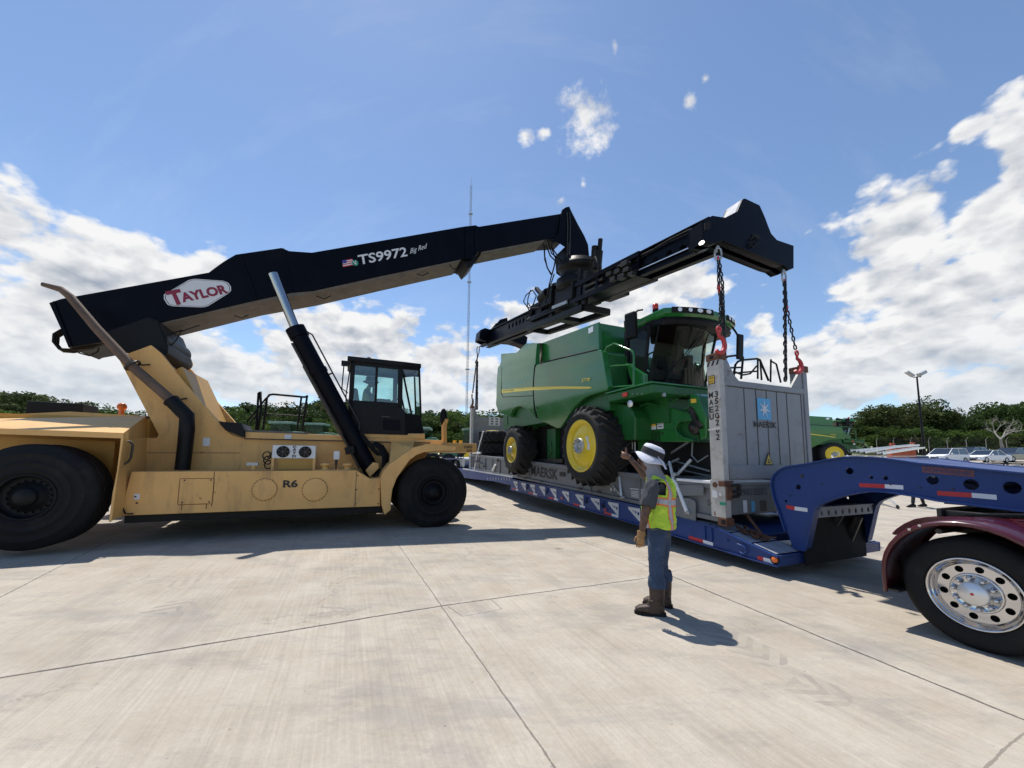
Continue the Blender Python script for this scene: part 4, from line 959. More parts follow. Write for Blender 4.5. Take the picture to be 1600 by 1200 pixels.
    mb.plate(out, hs, X_*.02); mb.box(xx-.12, xx+.03, vn+.03, vn+1.57, z0+.13, z0+.15); mb.build('perforated_crossmember', M['deckplate'], g)
    mb = MB(); mb.box(xx-.16, xx-.13, vn+.03, vn+1.57, .14, z0+.13); mb.build('inner_web', M['darkhole'], g)
    mb = MB(); xb = pts[36].x-.12; mb.box(xb-.08, xb, vn+.03, vn+1.57, .13, .42); mb.box(xb-.4, xb-.1, vn+.5, vn+1.1, .08, .5); mb.cyl((xb-.2, vn+.9, .3), (xb+.15, vn+.8, .85), .06, 12); mb.cyl((xb-.1, vn+1.25, .15), (xb+.2, vn+1.15, .8), .07, 12); mb.build('neck_foot', M['steel'], g)
    for pa, pb, pc, py0, py1 in ((1229, 1242, 1262, 794.5, 800), (1343, 1383, 1412, 761, 765), (1465, 1519, 1558, 774, 781)):
        A, B, Cc = f.at(pa, py0, vn), f.at(pb, (py0+py1)/2, vn), f.at(pc, py1, vn); hh = .055 if pa < 1300 else .05
        for m, u, w in (('red', A, B), ('tape', B, Cc)):
            mb = MB(); q = [V((u.x, vn-.004, u.z)), V((w.x, vn-.004, w.z)), V((w.x, vn-.004, w.z+hh)), V((u.x, vn-.004, u.z+hh))]; mb.prism(q, Y_*.003); mb.build('reflective_tape', M[m], g)
    faded = mat('faded_red_lettering_plate', (.17, .06, .07), .55, var=.25, scale=14)
    A, B, t2 = f.at(1441, 738, vn), f.at(1522.5, 745.5, vn), f.at(1441, 728.5, vn)
    mb = MB(); mb.prism([A-Y_*.004, B-Y_*.004, B-Y_*.004+(t2-A), t2-Y_*.004], Y_*.003); npl = mb.build('name_plate', faded, g)
    mb = MB(); mb.text('FONTAINE', A+(B-A)*.06+(t2-A)*.2-Y_*.006, (B-A)*.88, (t2-A)*.6, bold=.02); mb.build('name_lettering', mat('dull_blue_lettering', (.04, .045, .13), .5), npl)
    mb = MB()
    for px, py in ((1253.5, 743.5), (1392, 757), (1284, 756), (1235, 774.5), (1438, 762), (1489, 764)):
        c = f.at(px, py, vn); r = .022 if px == 1253.5 else .010; mb.cyl(c-Y_*.012, c+Y_*.0, r, 12)
    mb.build('bolt', M['steel'], g)
    mb = MB(); mb.prism(f.pts([(1336, 842), (1372, 842), (1372, 861), (1336, 868)], 2.05), Y_*.0+V((0, .55, 0))) if False else None
    # hidden kingpin plate over the tractor
    pe = f.at(1690, 780, vn); mb = MB(); mb.box(pe.x-.9, pe.x+.9, .55, 2.05, pe.z-.14, pe.z+.0); mb.build('kingpin_plate', M['blue'], g)
    # wires seen through the holes
    mb = MB(); c = f.at(1517, 757, vn); mb.tube([c+V((-.3, .3, .0)), c+V((-.03, .12, .02)), c+V((.03, .1, -.03)), c+V((.3, .3, .0))], .012, 6); mb.build('air_line', M['rubber'], g)
    # chain heap and crowbar lying on the deck front: own things
    tc = MB(); random.seed(5)
    for k in range(80):
        t_ = random.random(); c = V((1.12+.38*t_+random.uniform(-.05, .05), .34+random.uniform(-.12, .14)-.05*t_, 0)); c.z = DTOP(c.x)+.02+random.random()*.05
        d = V((random.uniform(-1, 1), random.uniform(-1, 1), random.uniform(-.3, .3))); tc.link(c, d, d.cross(V((random.uniform(-.5, .5), .2, 1))), .075, .045, .009)
    o = tc.build('chain_heap', M['rust'], frame=f, loc_base=(1.3, .35, DTOP(1.3))); tag(o, 'heap of rusty lashing chain lying on the front of the blue deck', 'chain')
    a = V((.92, .62, DTOP(.92)+.30)); b = V((1.42, .42, DTOP(1.42)+.04)); mb = MB(); mb.cyl(a, b, .025, 10); mb.tube([b, b+V((.08, .0, -.01)), b+V((.16, .08, .0))], [.022, .02, .012], 8)
    o = mb.build('lever_bar', M['rust'], frame=f, loc_base=(1.4, .42, DTOP(1.4))); tag(o, 'rusty lever bar leaning against the flat rack above the chain heap', 'bar')
    return tr
build_trailer()

# ------------------------------------------------------------------ flat rack
RACK_U = 1.12
def build_rack():
    f = FT
    rk = thing('flat_rack_container', 'grey folding flat rack container MAEU with upright end walls, under the combine', 'flat rack', f, (-6, 1.2, .6))
    W = 2.36; zt = lambda x: 1.303-.0435*x; zb = lambda x: .655-.0385*x
    x0 = -13.1; x1 = 1.10
    # base: side beams, cross beams, planked floor
    for y in (0.02, W-.16):
        mb = MB(); mb.prism([V((x0, y, zt(x0))), V((x1-.02, y, zt(x1))), V((x1-.02, y, zt(x1)-.10)), V((x0, y, zt(x0)-.10))], Y_*.14)
        mb.prism([V((x0, y, zb(x0)+.09)), V((x1-.02, y, zb(x1)+.09)), V((x1-.02, y, zb(x1)+.015)), V((x0, y, zb(x0)+.015))], Y_*.14)
        mb.prism([V((x0, y+.05, zt(x0)-.1)), V((x1-.02, y+.05, zt(x1)-.1)), V((x1-.02, y+.05, zb(x1)+.09)), V((x0, y+.05, zb(x0)+.09))], Y_*.03)
        bm_ = mb.build('side_beam', M['rackbase'], rk, bevel=.006)
        mb = MB()
        for k in range(16):
            x = x0+.5+k*.9
            if x < x1-.3 and not (-6.3 < x < -3.4): mb.box(x-.02, x+.02, y+.01, y+.05, zb(x)+.09, zt(x)-.10)
        mb.build('stiffener', M['rackbase'], bm_)
    mb = MB(); mb.prism([V((x0, .16, zt(x0)-.03)), V((x1-.1, .16, zt(x1)-.03)), V((x1-.1, .16, zt(x1)-.12)), V((x0, .16, zt(x0)-.12))], Y_*(W-.32)); mb.build('floor', M['rackbase'], rk)
    # folded end-wall arms at the near end of the side (rounded plates, recess)
    mb = MB(); q = f.pts([(1056, 776), (1056, 806), (1088, 816), (1088, 786), (1086, 782), (1080, 779)], .01); mb.prism(q, -Y_*.02); q = f.pts([(1040, 757), (1100, 758), (1100, 774), (1040, 775)], .015); mb.prism(q, -Y_*.02); mb.build('hinge_plate', M['rackbase'], rk, bevel=.004)
    # lettering on the beam
    a, b, t = f.at(833, 738, .06), f.at(870, 743, .06), f.at(833, 723, .06); zc = zt(a.x)-.12; mb = MB(); a2 = V((f.at(830, 735, .03).x, .045, zt(f.at(830, 735, 0).x)-.50)); b2x = f.at(870, 735, .03).x
    mb.text('MAERSK', V((f.at(829, 735, .04).x, .064, zt(f.at(829, 735, 0).x)-.47)), V((b2x-f.at(829, 735, .04).x, 0, -.0435*(b2x-f.at(829, 735, .04).x))), V((0, 0, .32)), bold=.025); mb.build('company_lettering', M['decal_k'], rk)
    for px, py, w, h, m in ((957, 765, .16, .07, 'decal_w'), (995, 772, .42, .22, 'decal_w'), (878.5, 741, .32, .12, 'decal_k')):
        c = f.at(px, py, .055); mb = MB(); mb.box(c.x-w/2, c.x+w/2, .058, .064, c.z-h/2, c.z+h/2); pl = mb.build('data_plate', M['rackbase'] if m == 'decal_w' and px > 990 else M[m], rk)
        if px > 990:
            mb = MB(); mb.box(c.x-w/2, c.x+w/2, .052, .057, c.z+h/2-.015, c.z+h/2)
            for k in range(5): mb.box(c.x-w/2+.03, c.x+w/2-.05, .054, .057, c.z+h/2-.06-.03*k, c.z+h/2-.05-.03*k)
            mb.build('plate_lines', M['decal_w'], pl)
    # near end wall
    def endwall(xw, sgn, z0, z1, notch, label, near):
        "xw outer face, z0 hinge, z1 post top"
        D = .24; e = V((-sgn*D, 0, 0))
        for k, y0 in enumerate((0.0, W-.12)):
            mb = MB(); mb.box(min(xw, xw-sgn*D), max(xw, xw-sgn*D), y0, y0+.12, z0, z1-.10); po = mb.build('corner_post', M['rack_l'] if k == 0 else M['rack'], rk, bevel=.008)
            mb = MB(); mb.box(min(xw, xw-sgn*D)-.005, max(xw, xw-sgn*D)+.005, y0-.01, y0+.17, z1-.10, z1+.02); mb.ball((xw-sgn*.1, y0+.07, z1+.03), .035, 8); mb.build('corner_casting', M['rust'], po, bevel=.008)
            mb = MB(); mb.box(xw-.17, xw-.09, y0-.012 if k == 0 else y0+.17, y0-.009 if k == 0 else y0+.172, z1-.07, z1-.02); mb.build('casting_hole', M['darkhole'], po)
        # panel with a notched top edge
        out = [V((xw-sgn*.02, .12, z0)), V((xw-sgn*.02, W-.12, z0)), V((xw-sgn*.02, W-.12, z1-.12)), V((xw-sgn*.02, W-.22, z1-.15)), V((xw-sgn*.02, W-.46, z1-notch)), V((xw-sgn*.02, .50, z1-notch)), V((xw-sgn*.02, .38, z1-notch+.10)), V((xw-sgn*.02, .20, z1-.04)), V((xw-sgn*.02, .12, z1-.04))]
        mb = MB(); mb.prism(out, V((-sgn*.05, 0, 0))); pn = mb.build('end_panel', M['rack'], rk, bevel=.004)
        mb = MB(); mb.box(min(xw-sgn*.02, xw+sgn*.004), max(xw-sgn*.02, xw+sgn*.004), .14, W-.14, z0+.02, z0+.24); mb.box(min(xw-sgn*.02, xw), max(xw-sgn*.02, xw), .12, W-.12, z1-notch-.10, z1-notch-.0)
        mb.build('panel_beam', M['rack'], pn, bevel=.006)
        mb = MB()
        for y in (.60, .90, 1.18, 1.46, 1.74, 2.16): mb.box(xw-.021*sgn-.004, xw-.021*sgn+.006, y-.008, y+.008, z0+.25, z1-notch-.11)
        for z in (z1-notch-.11,): mb.box(xw-.02*sgn-.004, xw-.02*sgn+.006, .2, W-.2, z-.006, z+.006)
        mb.build('panel_seams', M['steel'], pn)
        return pn
    z1 = 3.42; z0 = f.atx(1139, 750.5, RACK_U).z
    pn = endwall(RACK_U, 1, z0, z1, .43, None, True)
    u = RACK_U
    A, B, T_ = f.atx(1185.5, 657, u), f.atx(1206, 656, u), f.atx(1184, 621.5, u)
    # star badge: seven-pointed star on a light blue square
    mb = MB(); xx = u-.008; y0, y1, zz0, zz1 = A.y, B.y, A.z+.02, T_.z
    mb.box(xx-.004, xx+.0, y0, y1, zz0, zz1); bd = mb.build('star_badge', M['decal_b'], pn)
    c = V((xx+.004, (y0+y1)/2, (zz0+zz1)/2)); P = []
    for k in range(14):
        t = math.pi/2+math.pi*k/7; r = (.44 if k % 2 == 0 else .13)*(zz1-zz0); P.append(c+V((0, math.cos(t)*r*.93, math.sin(t)*r)))
    mb = MB(); mb.prism(P, X_*.003); mb.build('star', M['decal_w'], bd)
    a, b, t2 = f.atx(1181, 664.5, u), f.atx(1213.5, 667.5, u), f.atx(1181, 657.5, u)
    mb = MB(); mb.text('MAERSK', V((u-.016, a.y-.03, a.z-.03)), V((0, b.y-a.y+.06, 0)), V((0, 0, t2.z-a.z+.03)), bold=.03); mb.build('company_lettering', M['decal_k'], pn)
    a, b, t2 = f.atx(1195, 727, u), f.atx(1209, 727, u), f.atx(1201.5, 706, u)
    mb = MB(); mb.prism([V((xx, a.y, a.z)), V((xx, b.y, a.z)), V((xx, (a.y+b.y)/2, t2.z))], X_*.003); wn = mb.build('warning_sign', M['decal_k'], pn)
    cy = (a.y+b.y)/2; h = t2.z-a.z; w = (b.y-a.y)/2
    mb = MB(); mb.prism([V((xx+.004, cy-w*.72, a.z+h*.09)), V((xx+.004, cy+w*.72, a.z+h*.09)), V((xx+.004, cy, a.z+h*.80))], X_*.002); mb.build('sign_face', M['decal_y'], wn)
    mb = MB(); mb.box(xx+.007, xx+.009, cy-w*.25, cy+w*.25, a.z+h*.16, a.z+h*.28); mb.box(xx+.007, xx+.009, cy-w*.12, cy+w*.12, a.z+h*.34, a.z+h*.46); mb.build('sign_mark', M['decal_k'], wn)
    # post lettering (side face of the near post)
    def vtext(s, px, py0, dy, w, h, m='decal_k'):
        mb = MB()
        for i, ch in enumerate(s):
            c = f.at(px+i*dy*.035, py0+i*dy, 0); mb.text(ch, V((c.x-w/2, -.003, c.z-h/2)), X_*w, Z_*h, bold=.02)
        return mb
    po = [o for o in rk.children if o.name.startswith('corner_post')][0]
    vtext('MAEU', 1111, 617.5, 11.3, .085, .10).build('post_lettering', M['decal_k'], po)
    vtext('3520202', 1119.5, 615.5, 11.2, .07, .10).build('post_lettering', M['decal_k'], po)
    a, b = f.at(1107.5, 601, 0), f.at(1116.5, 586, 0); mb = MB(); mb.box(a.x, b.x, -.004, 0, a.z, b.z); lb = mb.build('yellow_label', M['decal_k'], po)
    mb = MB(); mb.box(a.x+.012, b.x-.012, -.006, -.003, a.z+.012, b.z-.012); mb.build('label_face', M['decal_y'], lb)
    w_ = b.x-a.x; h_ = b.z-a.z
    mb = MB(); mb.text('9H', V((a.x+w_*.2, -.007, a.z+h_*.56)), X_*w_*.6, Z_*h_*.28, bold=.01); mb.text('16T', V((a.x+w_*.2, -.007, a.z+h_*.16)), X_*w_*.6, Z_*h_*.28, bold=.01); mb.build('label_lettering', M['decal_k'], lb)
    # hazard stripes under the castings
    for k in range(3):
        mb = MB(); xs = u-.24+k*.09; mb.prism([V((xs, -.003, z1-.19)), V((xs+.035, -.003, z1-.19)), V((xs+.075, -.003, z1-.11)), V((xs+.04, -.003, z1-.11))], Y_*.002); mb.build('hazard_stripe', M['decal_k'], po)
    # dented bright crease on the post
    mb = MB(); a = f.at(1106, 671, -.012); b = f.at(1124, 667, -.02); mb.add([a, b, f.at(1125, 672, -.0), f.at(1106.5, 672.5, 0)], [(0, 1, 2, 3)]); mb.build('post_dent', M['decal_w'], po)
    # hinge area and lower corner
    mb = MB(); mb.box(u-.27, u, 0, .14, zb(u)+.10, z0-.0); cr = mb.build('lower_corner', M['rack_l'], rk, bevel=.01)
    mb = MB(); mb.box(u-.14, u+.02, -.012, .17, zb(u)-.03, zb(u)+.10); mb.build('corner_casting', M['rust'], cr, bevel=.01)
    mb = MB(); mb.box(u-.07, u-.0, -.016, -.012, zb(u)+.0, zb(u)+.07); mb.build('casting_hole', M['darkhole'], cr)
    mb = MB(); mb.box(u-.10, u+.015, -.015, .20, z0-.10, z0-.01); mb.box(u-.02, u+.03, .03, .16, z0-.30, z0-.1); mb.cyl((u-.17, -.012, z0-.08), (u-.17, 0, z0-.08), .045, 14)
    for k in range(4): mb.box(u+.01, u+.022, .02+.035*k, .04+.035*k, z0-.32, z0-.1)
    mb.build('hinge', M['rust'], cr, bevel=.005)
    mb = MB(); c = f.at(1117, 772, -.002); mb.box(c.x-.05, c.x+.05, -.006, 0, c.z-.055, c.z+.055); mb.box(c.x+.08, c.x+.12, -.006, 0, c.z-.02, c.z+.03); mb.build('sticker', M['decal_w'], cr)
    mb = MB(); c = f.at(1129, 787.5, -.002); mb.box(c.x-.05, c.x+.06, -.006, 0, c.z-.02, c.z+.03); mb.build('green_tape', M['decal_g'], cr)
    mb = MB(); c = f.at(1108, 785, -.002); mb.tube([c+V((math.cos(t)*.02, -.003, math.sin(t)*.05)) for t in [2*math.pi*i/14 for i in range(14)]], .005, 5, closed=True); mb.build('painted_mark', M['decal_k'], cr)
    # base end below the wall
    mb = MB(); mb.box(u-.06, u-.02, .14, W-.14, zb(u)+.14, z0-.08); mb.box(u-.06, u+.02, .14, W-.14, z0-.07, z0-.04); be = mb.build('end_beam', M['rackbase'], rk, bevel=.008)
    a, b, t2 = f.atx(1161, 774.5, u), f.atx(1200, 773, u), f.atx(1161, 764, u); xx = u-.018
    mb = MB(); mb.text('MAEU 352020 2', V((xx, a.y, a.z)), V((0, b.y-a.y, 0)), V((0, 0, t2.z-a.z)), bold=.0); mb.build('base_lettering', M['steel'], be)
    for px, py, w, h, m in ((1166, 791.5, .09, .20, 'decal_w'), (1178.5, 791.5, .08, .17, 'decal_b'), (1194.5, 790.5, .16, .18, 'interior')):
        c = f.atx(px, py, u); mb = MB(); mb.box(xx-.003, xx+.002, c.y-w/2, c.y+w/2, c.z-h/2, c.z+h/2); mb.build('sticker', M[m], be)
    mb = MB(); 
    for py in (758, 768, 776): c = f.atx(1149, py, u); mb.box(u-.02, u+.03, c.y-.12, c.y+.06, c.z-.02, c.z+.02)
    c = f.atx(1155, 765, u); mb.box(u-.02, u+.015, c.y-.03, c.y+.03, c.z-.1, c.z+.1); mb.build('locking_gear', M['steel'], be)
    # far end wall
    u2 = f.at(733.5, 690, 0).x; z02 = zt(u2); z12 = f.at(738, 634, 0).z
    pn2 = endwall(u2, -1, z02-.1, z12, .50, None, False)
    mb = MB(); mb.box(u2, u2+.3, 0, .14, zb(u2), z02-.1); mb.build('lower_corner', M['rack'], rk, bevel=.01)
    c = f.atx(772.5, 658.5, u2+.08); mb = MB(); mb.box(u2+.075, u2+.08, c.y-.3, c.y+.3, c.z-.22, c.z+.22); lb = mb.build('data_label', M['decal_w'], pn2)
    mb = MB()
    for k in (-1, 1):
        for j in (-1, 0, 1): mb.box(u2+.08, u2+.085, c.y+.13*k-.07, c.y+.13*k+.07, c.z+.13*j-.035, c.z+.13*j+.03)
    mb.build('label_lines', M['steel'], lb)
    # lashing bars and rods
    def rod(L, r, m, name, v=(0, 0)):
        mb = MB(); P = [f.at(x, y, v[0]+(v[1]-v[0])*i/(len(L)-1)) for i, (x, y) in enumerate(L)]; mb.tube(P, r, 8); return mb.build(name, M[m], rk)
    rod([(1052, 748), (1057, 757), (1073, 799)], .035, 'white', 'lashing_bar', (.05, -.03)); rod([(1046, 722), (1052, 748)], .03, 'white', 'lashing_bar', (.5, .05))
    rod([(966, 731), (971, 775)], .03, 'alu', 'lashing_bar', (.1, -.02)); rod([(954, 753), (971, 775)], .02, 'alu', 'lashing_bar', (.1, -.02))
    rod([(1076, 690), (1058, 702), (1035, 716)], .025, 'galv', 'lashing_bar', (.6, .8)); rod([(1080, 718), (1058, 742)], .03, 'galv', 'lashing_bar', (.2, .1)); rod([(1036, 715), (1108, 736)], .018, 'galv', 'lashing_bar', (.9, .4)); rod([(1060, 717), (1034, 730)], .025, 'galv', 'lashing_bar', (.5, .6)); rod([(1082, 690), (1081, 712), (1090, 722)], .014, 'galv', 'lashing_bar', (.7, .6))
    rod([(1030, 726), (1108, 744)], .016, 'galv', 'lashing_bar', (1.1, .7)); rod([(1090, 722), (1106, 712)], .014, 'galv', 'lashing_bar', (.6, .6))
    rod([(755, 674), (748, 700), (741, 734)], .03, 'white', 'lashing_strap', (.1, .0)); rod([(741, 720), (756, 729)], .04, 'steel', 'lashing_bar', (0, -.05)); rod([(739, 707.5), (751, 708)], .05, 'alu', 'lashing_bar', (0, 0)); rod([(774, 726), (770, 735)], .05, 'white', 'lashing_strap', (0, 0))
    for px, py in ((1075, 801), (973, 777), (1054, 741)):
        c = f.at(px, py, -.02); mb = MB(); mb.ball(c, .05, 10, (1, .7, .7)); mb.cyl(c+V((-.05, 0, 0)), c+V((.05, 0, 0)), .03, 8); mb.build('lashing_shackle', M['galv'], rk)
    mb = MB(); q = f.pts([(1057, 747.5), (1092, 750), (1111, 752), (1111, 755.5), (1090, 754), (1057, 751)], .0); mb.prism(q, Y_*.2); mb.build('tie_down_rail', M['white'], rk)
    for k, (px, py) in enumerate(((777.5, 719), (905, 763), (935, 768), (846, 752), (820, 747))):
        c = f.at(px, py, 0); mb = MB(); mb.ball(c, .09 if k == 0 else .035, 10, (1, .5, 1)); mb.cyl(c-X_*.07, c+X_*.07, .02, 8); mb.build('tie_down_fitting', M['steel'], rk)
    mb = MB(); c = f.at(988, 738, .04); 
    for px, py in ((988, 740), (1012, 745)): c = f.at(px, py, .04); mb.box(c.x-.12, c.x+.12, .03, .06, c.z-.03, c.z+.03)
    mb.build('forklift_slot', M['darkhole'], rk)
    # jack stand under the rear of the combine
    mb = MB(); a = f.at(869, 712, .5); mb.box(a.x-.7, a.x+.9, .2, .9, zt(a.x), zt(a.x)+.12); mb.build('support_block', M['steel'], rk)
    return rk
build_rack()

# ------------------------------------------------------------------ spreader hanging from the boom, chains
def build_spreader():
    f = FT
    # axis of the beams: measured at both ends
    pN = V((1.0, 1.2, f.at(1104, 362, .75).z)); pF = V((-13.1, 1.2, f.at(752, 527, .75).z))
    k = (pN.z-pF.z)/(pN.x-pF.x)
    SP = f.sub((1.0, 0, 0), k)          # x along the beams (down towards the near end)
    SP.O = f.O + f.X*1.0 + f.Z*pN.z
    sp_ = thing('spreader', 'black telescopic spreader beam hung below the boom head over the green combine', 'spreader', SP, (-5.5, 1.2, .6))
    def P(L, v): return SP.pts(L, v)
    yn = .78; yf = 1.16
    # near telescopic arm: web with cut-outs, flanges
    tp0, tp1 = SP.at(975, 407, yn), SP.at(1103, 347, yn); bt0, bt1 = SP.at(975, 443, yn), SP.at(1103, 384, yn)
    ztop = (tp0.z+tp1.z)/2; zbot = (bt0.z+bt1.z)/2; xN = tp1.x+.1; xC = SP.at(945, 430, yn).x
    x1 = SP.at(925, 440, yn).x
    zlip = SP.at(1040, 405, yn).z
    for side, y in ((0, yn), (1, yf)):
        holes = []
        for j in range(5):
            c = V((SP.at(1002+j*21.5, 417-j*10.2, yn).x, y, zlip+.09+.0)); r = .075; holes.append([c+V((math.cos(t)*r*1.2, 0, max(math.sin(t), -.35)*r)) for t in [2*math.pi*i/14 for i in range(14)]])
        mb = MB(); mb.plate([V((x1, y, zlip)), V((xN, y, zlip)), V((xN, y, ztop)), V((x1, y, ztop))], holes, Y_*.03); 
        a = mb.build('telescopic_arm', M['boom'], sp_)
        mb = MB(); mb.box(x1, xN, y-.05, y+.09, ztop, ztop+.03); mb.box(x1, xN, y-.07, y+.02, zlip-.03, zlip+.0); mb.box(x1, xN, y-.02, y+.05, zbot, zlip-.03); mb.box(x1, xN, y-.05, y+.09, zbot-.03, zbot); mb.build('arm_flange', M['boom'], a, bevel=.004)
        mb = MB(); mb.box(x1, xN, y-.075, y-.071, zlip-.028, zlip-.004); mb.build('slide_edge', M['alu'], a)
        mb = MB(); mb.tube([V((x1+i*(xN-x1)/8, y-.05, ztop-.07-.03*math.sin(i*1.7))) for i in range(9)], .018, 6); mb.tube([V((x1+i*(xN-x1)/8, y-.05, ztop-.13+.03*math.sin(i*1.3))) for i in range(9)], .014, 6); mb.build('hydraulic_hose', M['rubber'], a)
    # far arm
    a0, a1 = SP.at(826, 489, yn), SP.at(790, 505, yn); b0 = SP.at(828, 513, yn); zt2 = SP.at(808, 497, yn).z; zb2 = SP.at(808, 518.5, yn).z
    xF = SP.at(786, 510, yn).x; xE = SP.at(752, 524, yn).x; xC0 = SP.at(862, 480, yn).x
    for y in (yn, yf):
        holes = []
        for j in range(6):
            c = V((SP.at(796+j*5.6, 506-j*2.8, yn).x, y, (zt2+zb2)/2+.08)); holes.append([c+V((math.cos(t)*.10, 0, math.sin(t)*.12)) for t in [2*math.pi*i/10 for i in range(10)]])
        mb = MB(); mb.plate([V((xE, y, zb2)), V((xC0, y, zb2)), V((xC0, y, zt2)), V((xE, y, zt2))], holes, Y_*.06); a = mb.build('telescopic_arm', M['boom'], sp_)
        mb = MB(); mb.box(xE, xC0, y-.08, y+.14, zt2, zt2+.04); mb.box(xE, xC0, y-.08, y+.14, zb2-.04, zb2); mb.build('arm_flange', M['boom'], a)
    # end beams: built across, upright in the world; the near one traced in its own plane
    g = [(1100, 344), (1113, 337), (1133, 340), (1152, 330), (1160, 311), (1164, 310), (1187, 321), (1195, 339), (1201, 355), (1205, 365), (1214, 375), (1240, 384), (1240, 419), (1233, 421), (1224, 414), (1214, 411), (1130, 376), (1115, 380), (1101, 377)]
    near = [SP.loc(f.O+f.X*p.x+f.Y*p.y+f.Z*p.z) for p in f.ptsx(g, 1.03)]
    nx = SP.loc(SP.O+f.X)-SP.loc(SP.O)
    mb = MB(); mb.prism(near, -nx*.05); mb.prism([p-nx*.30 for p in near], -nx*.05); 
    eb = mb.build('end_beam', M['boom'], sp_, bevel=.006)
    mb = MB()
    idx = [(1, 2), (5, 6), (6, 7), (7, 8), (8, 9), (9, 10), (10, 11), (11, 12), (0, 1), (18, 0)]
    for i, j in idx:
        a, b = near[i], near[j]; mb.add([a, b, b-nx*.34, a-nx*.34], [(0, 1, 2, 3)])
    for i, j in ((13, 14), (14, 15), (15, 16), (16, 17), (17, 18)):
        a, b = near[i], near[j]; mb.add([a, b, b-nx*.14, a-nx*.14], [(0, 1, 2, 3)]); mb.add([a-nx*.24, b-nx*.24, b-nx*.36, a-nx*.36], [(0, 1, 2, 3)])
    mb.build('end_beam_cover', M['boom'], eb)
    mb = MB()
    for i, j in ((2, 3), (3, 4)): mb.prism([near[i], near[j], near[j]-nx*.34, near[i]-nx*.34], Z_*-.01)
    mb.build('painted_sunlit_edge', M['deckplate'], eb)  # sunlit slope of the black cover, put into the colour as a pale strip
    mb = MB(); q = [SP.loc(f.O+f.X*p.x+f.Y*p.y+f.Z*p.z) for p in f.ptsx([(1101.5, 348), (1110, 345), (1110, 357), (1101.5, 359)], 1.05)]; mb.prism(q, -nx*.02)
    q = [SP.loc(f.O+f.X*p.x+f.Y*p.y+f.Z*p.z) for p in f.ptsx([(1176, 365), (1187, 368), (1186, 374), (1176, 371)], 1.045)]; mb.prism(q, -nx*.02); mb.build('pocket', M['darkhole'], eb)
    mb = MB(); q = [SP.loc(f.O+f.X*p.x+f.Y*p.y+f.Z*p.z) for p in f.ptsx([(1172, 374), (1180, 370), (1184, 380), (1176, 386), (1170, 381), (1178, 377)], 1.06)]; mb.tube(q, .014, 6); q = [SP.loc(f.O+f.X*p.x+f.Y*p.y+f.Z*p.z) for p in f.ptsx([(1137, 386), (1143, 391), (1150, 389)], 1.0)]; mb.tube(q, .012, 6); mb.build('hydraulic_hose', M['rubber'], eb)
    mb = MB(); c = SP.loc(f.O+f.X*1.06+f.Y*f.atx(1097, 379, 1.06).y+f.Z*f.atx(1097, 379, 1.06).z); mb.lathe([(.001, .03), (.024, .03), (.032, 0), (.022, -.05)], c, nx, 14); mb.build('work_lamp', emis('lit_lamp', (1, .97, .9), 2.5), eb)
    # far end beam
    fe = f.ptsx([(745, 521), (752, 518), (762, 521), (775, 505), (786, 502), (788, 520), (806, 524), (817, 532), (815, 545), (806, 541), (795, 538), (760, 535), (752, 538), (743, 534)], -13.0)
    fe = [SP.loc(f.O+f.X*p.x+f.Y*p.y+f.Z*p.z) for p in fe]
    mb = MB(); mb.prism(fe, -nx*.1); mb.prism([p+nx*.6 for p in fe], -nx*.1); mb.prism([p+nx*.5-Z_*0 for p in fe[:10:9]]+[fe[9], fe[12], fe[0]], nx*.4) if False else None
    mb.prism([fe[i] for i in (0, 2, 6, 7, 8, 10, 13)], nx*.55); fb = mb.build('end_beam', M['boom'], sp_)
    # centre frame: sleeves, posts, lower ring
    xa, xb = SP.at(861, 480, yn-.2).x, SP.at(990, 440, yn-.2).x
    yA, yB = .74, 1.66; zl = SP.at(900, 478, yA).z; zu = SP.at(880, 432, yA).z
    zl = SP.at(861, 500, yA).z
    xm0, xm1 = SP.at(826, 495, yA).x, SP.at(912, 476, yA).x
    mb = MB()
    ring = [(xm0, yA), (xm1, yA), (xm1, yB), (xm0, yB)]
    for i in range(4):
        a, b = ring[i], ring[(i+1) % 4]; mb.beam((a[0], a[1], zl), (b[0], b[1], zl), .16, .18)
    mb.beam((xa, yA, zl), (xa, yB, zl), .3, .12); mb.beam(((xm0+xm1)/2+.3, yA, zl), ((xm0+xm1)/2+.3, yB, zl), .5, .14)
    mb.beam((xm1+.5, yA+.1, zl+.34), (xm1+.5, yB, zl+.34), .9, .10)
    mb.build('lower_frame', M['black'], sp_, bevel=.01)
    mb = MB(); zs0, zs1 = zbot-.04, ztop+.02
    xs_ = [xm0+.3+(xb-xm0-.3)*i/7 for i in range(8)]
    for y in (yn-.12, yf+.02):
        mb.box(xm0+.3, xb, y, y+.16, zs0, zs0+.15); mb.box(xm0+.3, xb, y, y+.16, zs1-.13, zs1)
        for i, x_ in enumerate(xs_):
            mb.box(x_-.05 if i else x_, x_+.06 if i < 7 else x_, y+.02, y+.14, zs0+.15, zs1-.13)
    mb.box(xm0+.3, xb, yn, yf, zs0, zs0+.06)
    mb.build('sleeve', M['boom'], sp_, bevel=.01)
    mb = MB()
    for px, t_, b_ in ((864, 443, 500), (882, 444, 472), (904, 421, 477), (914, 425, 475)):
        c = SP.at(px, 460, yA+.02); z0, z1 = SP.at(px, b_, yA).z, SP.at(px, t_, yA).z; mb.box(c.x-.09, c.x+.09, yA-.03, yA+.1, z0, z1)
    c0 = SP.at(866, 445, yA); c1 = SP.at(906, 425, yA); mb.beam((c0.x, yA+.05, c0.z), (c1.x, yA+.05, c1.z), .12, .12)
    c0 = SP.at(880, 455, yA); c1 = SP.at(901, 446, yA); mb.beam((c0.x, yA+.05, c0.z), (c1.x, yA+.05, c1.z), .06, .06)
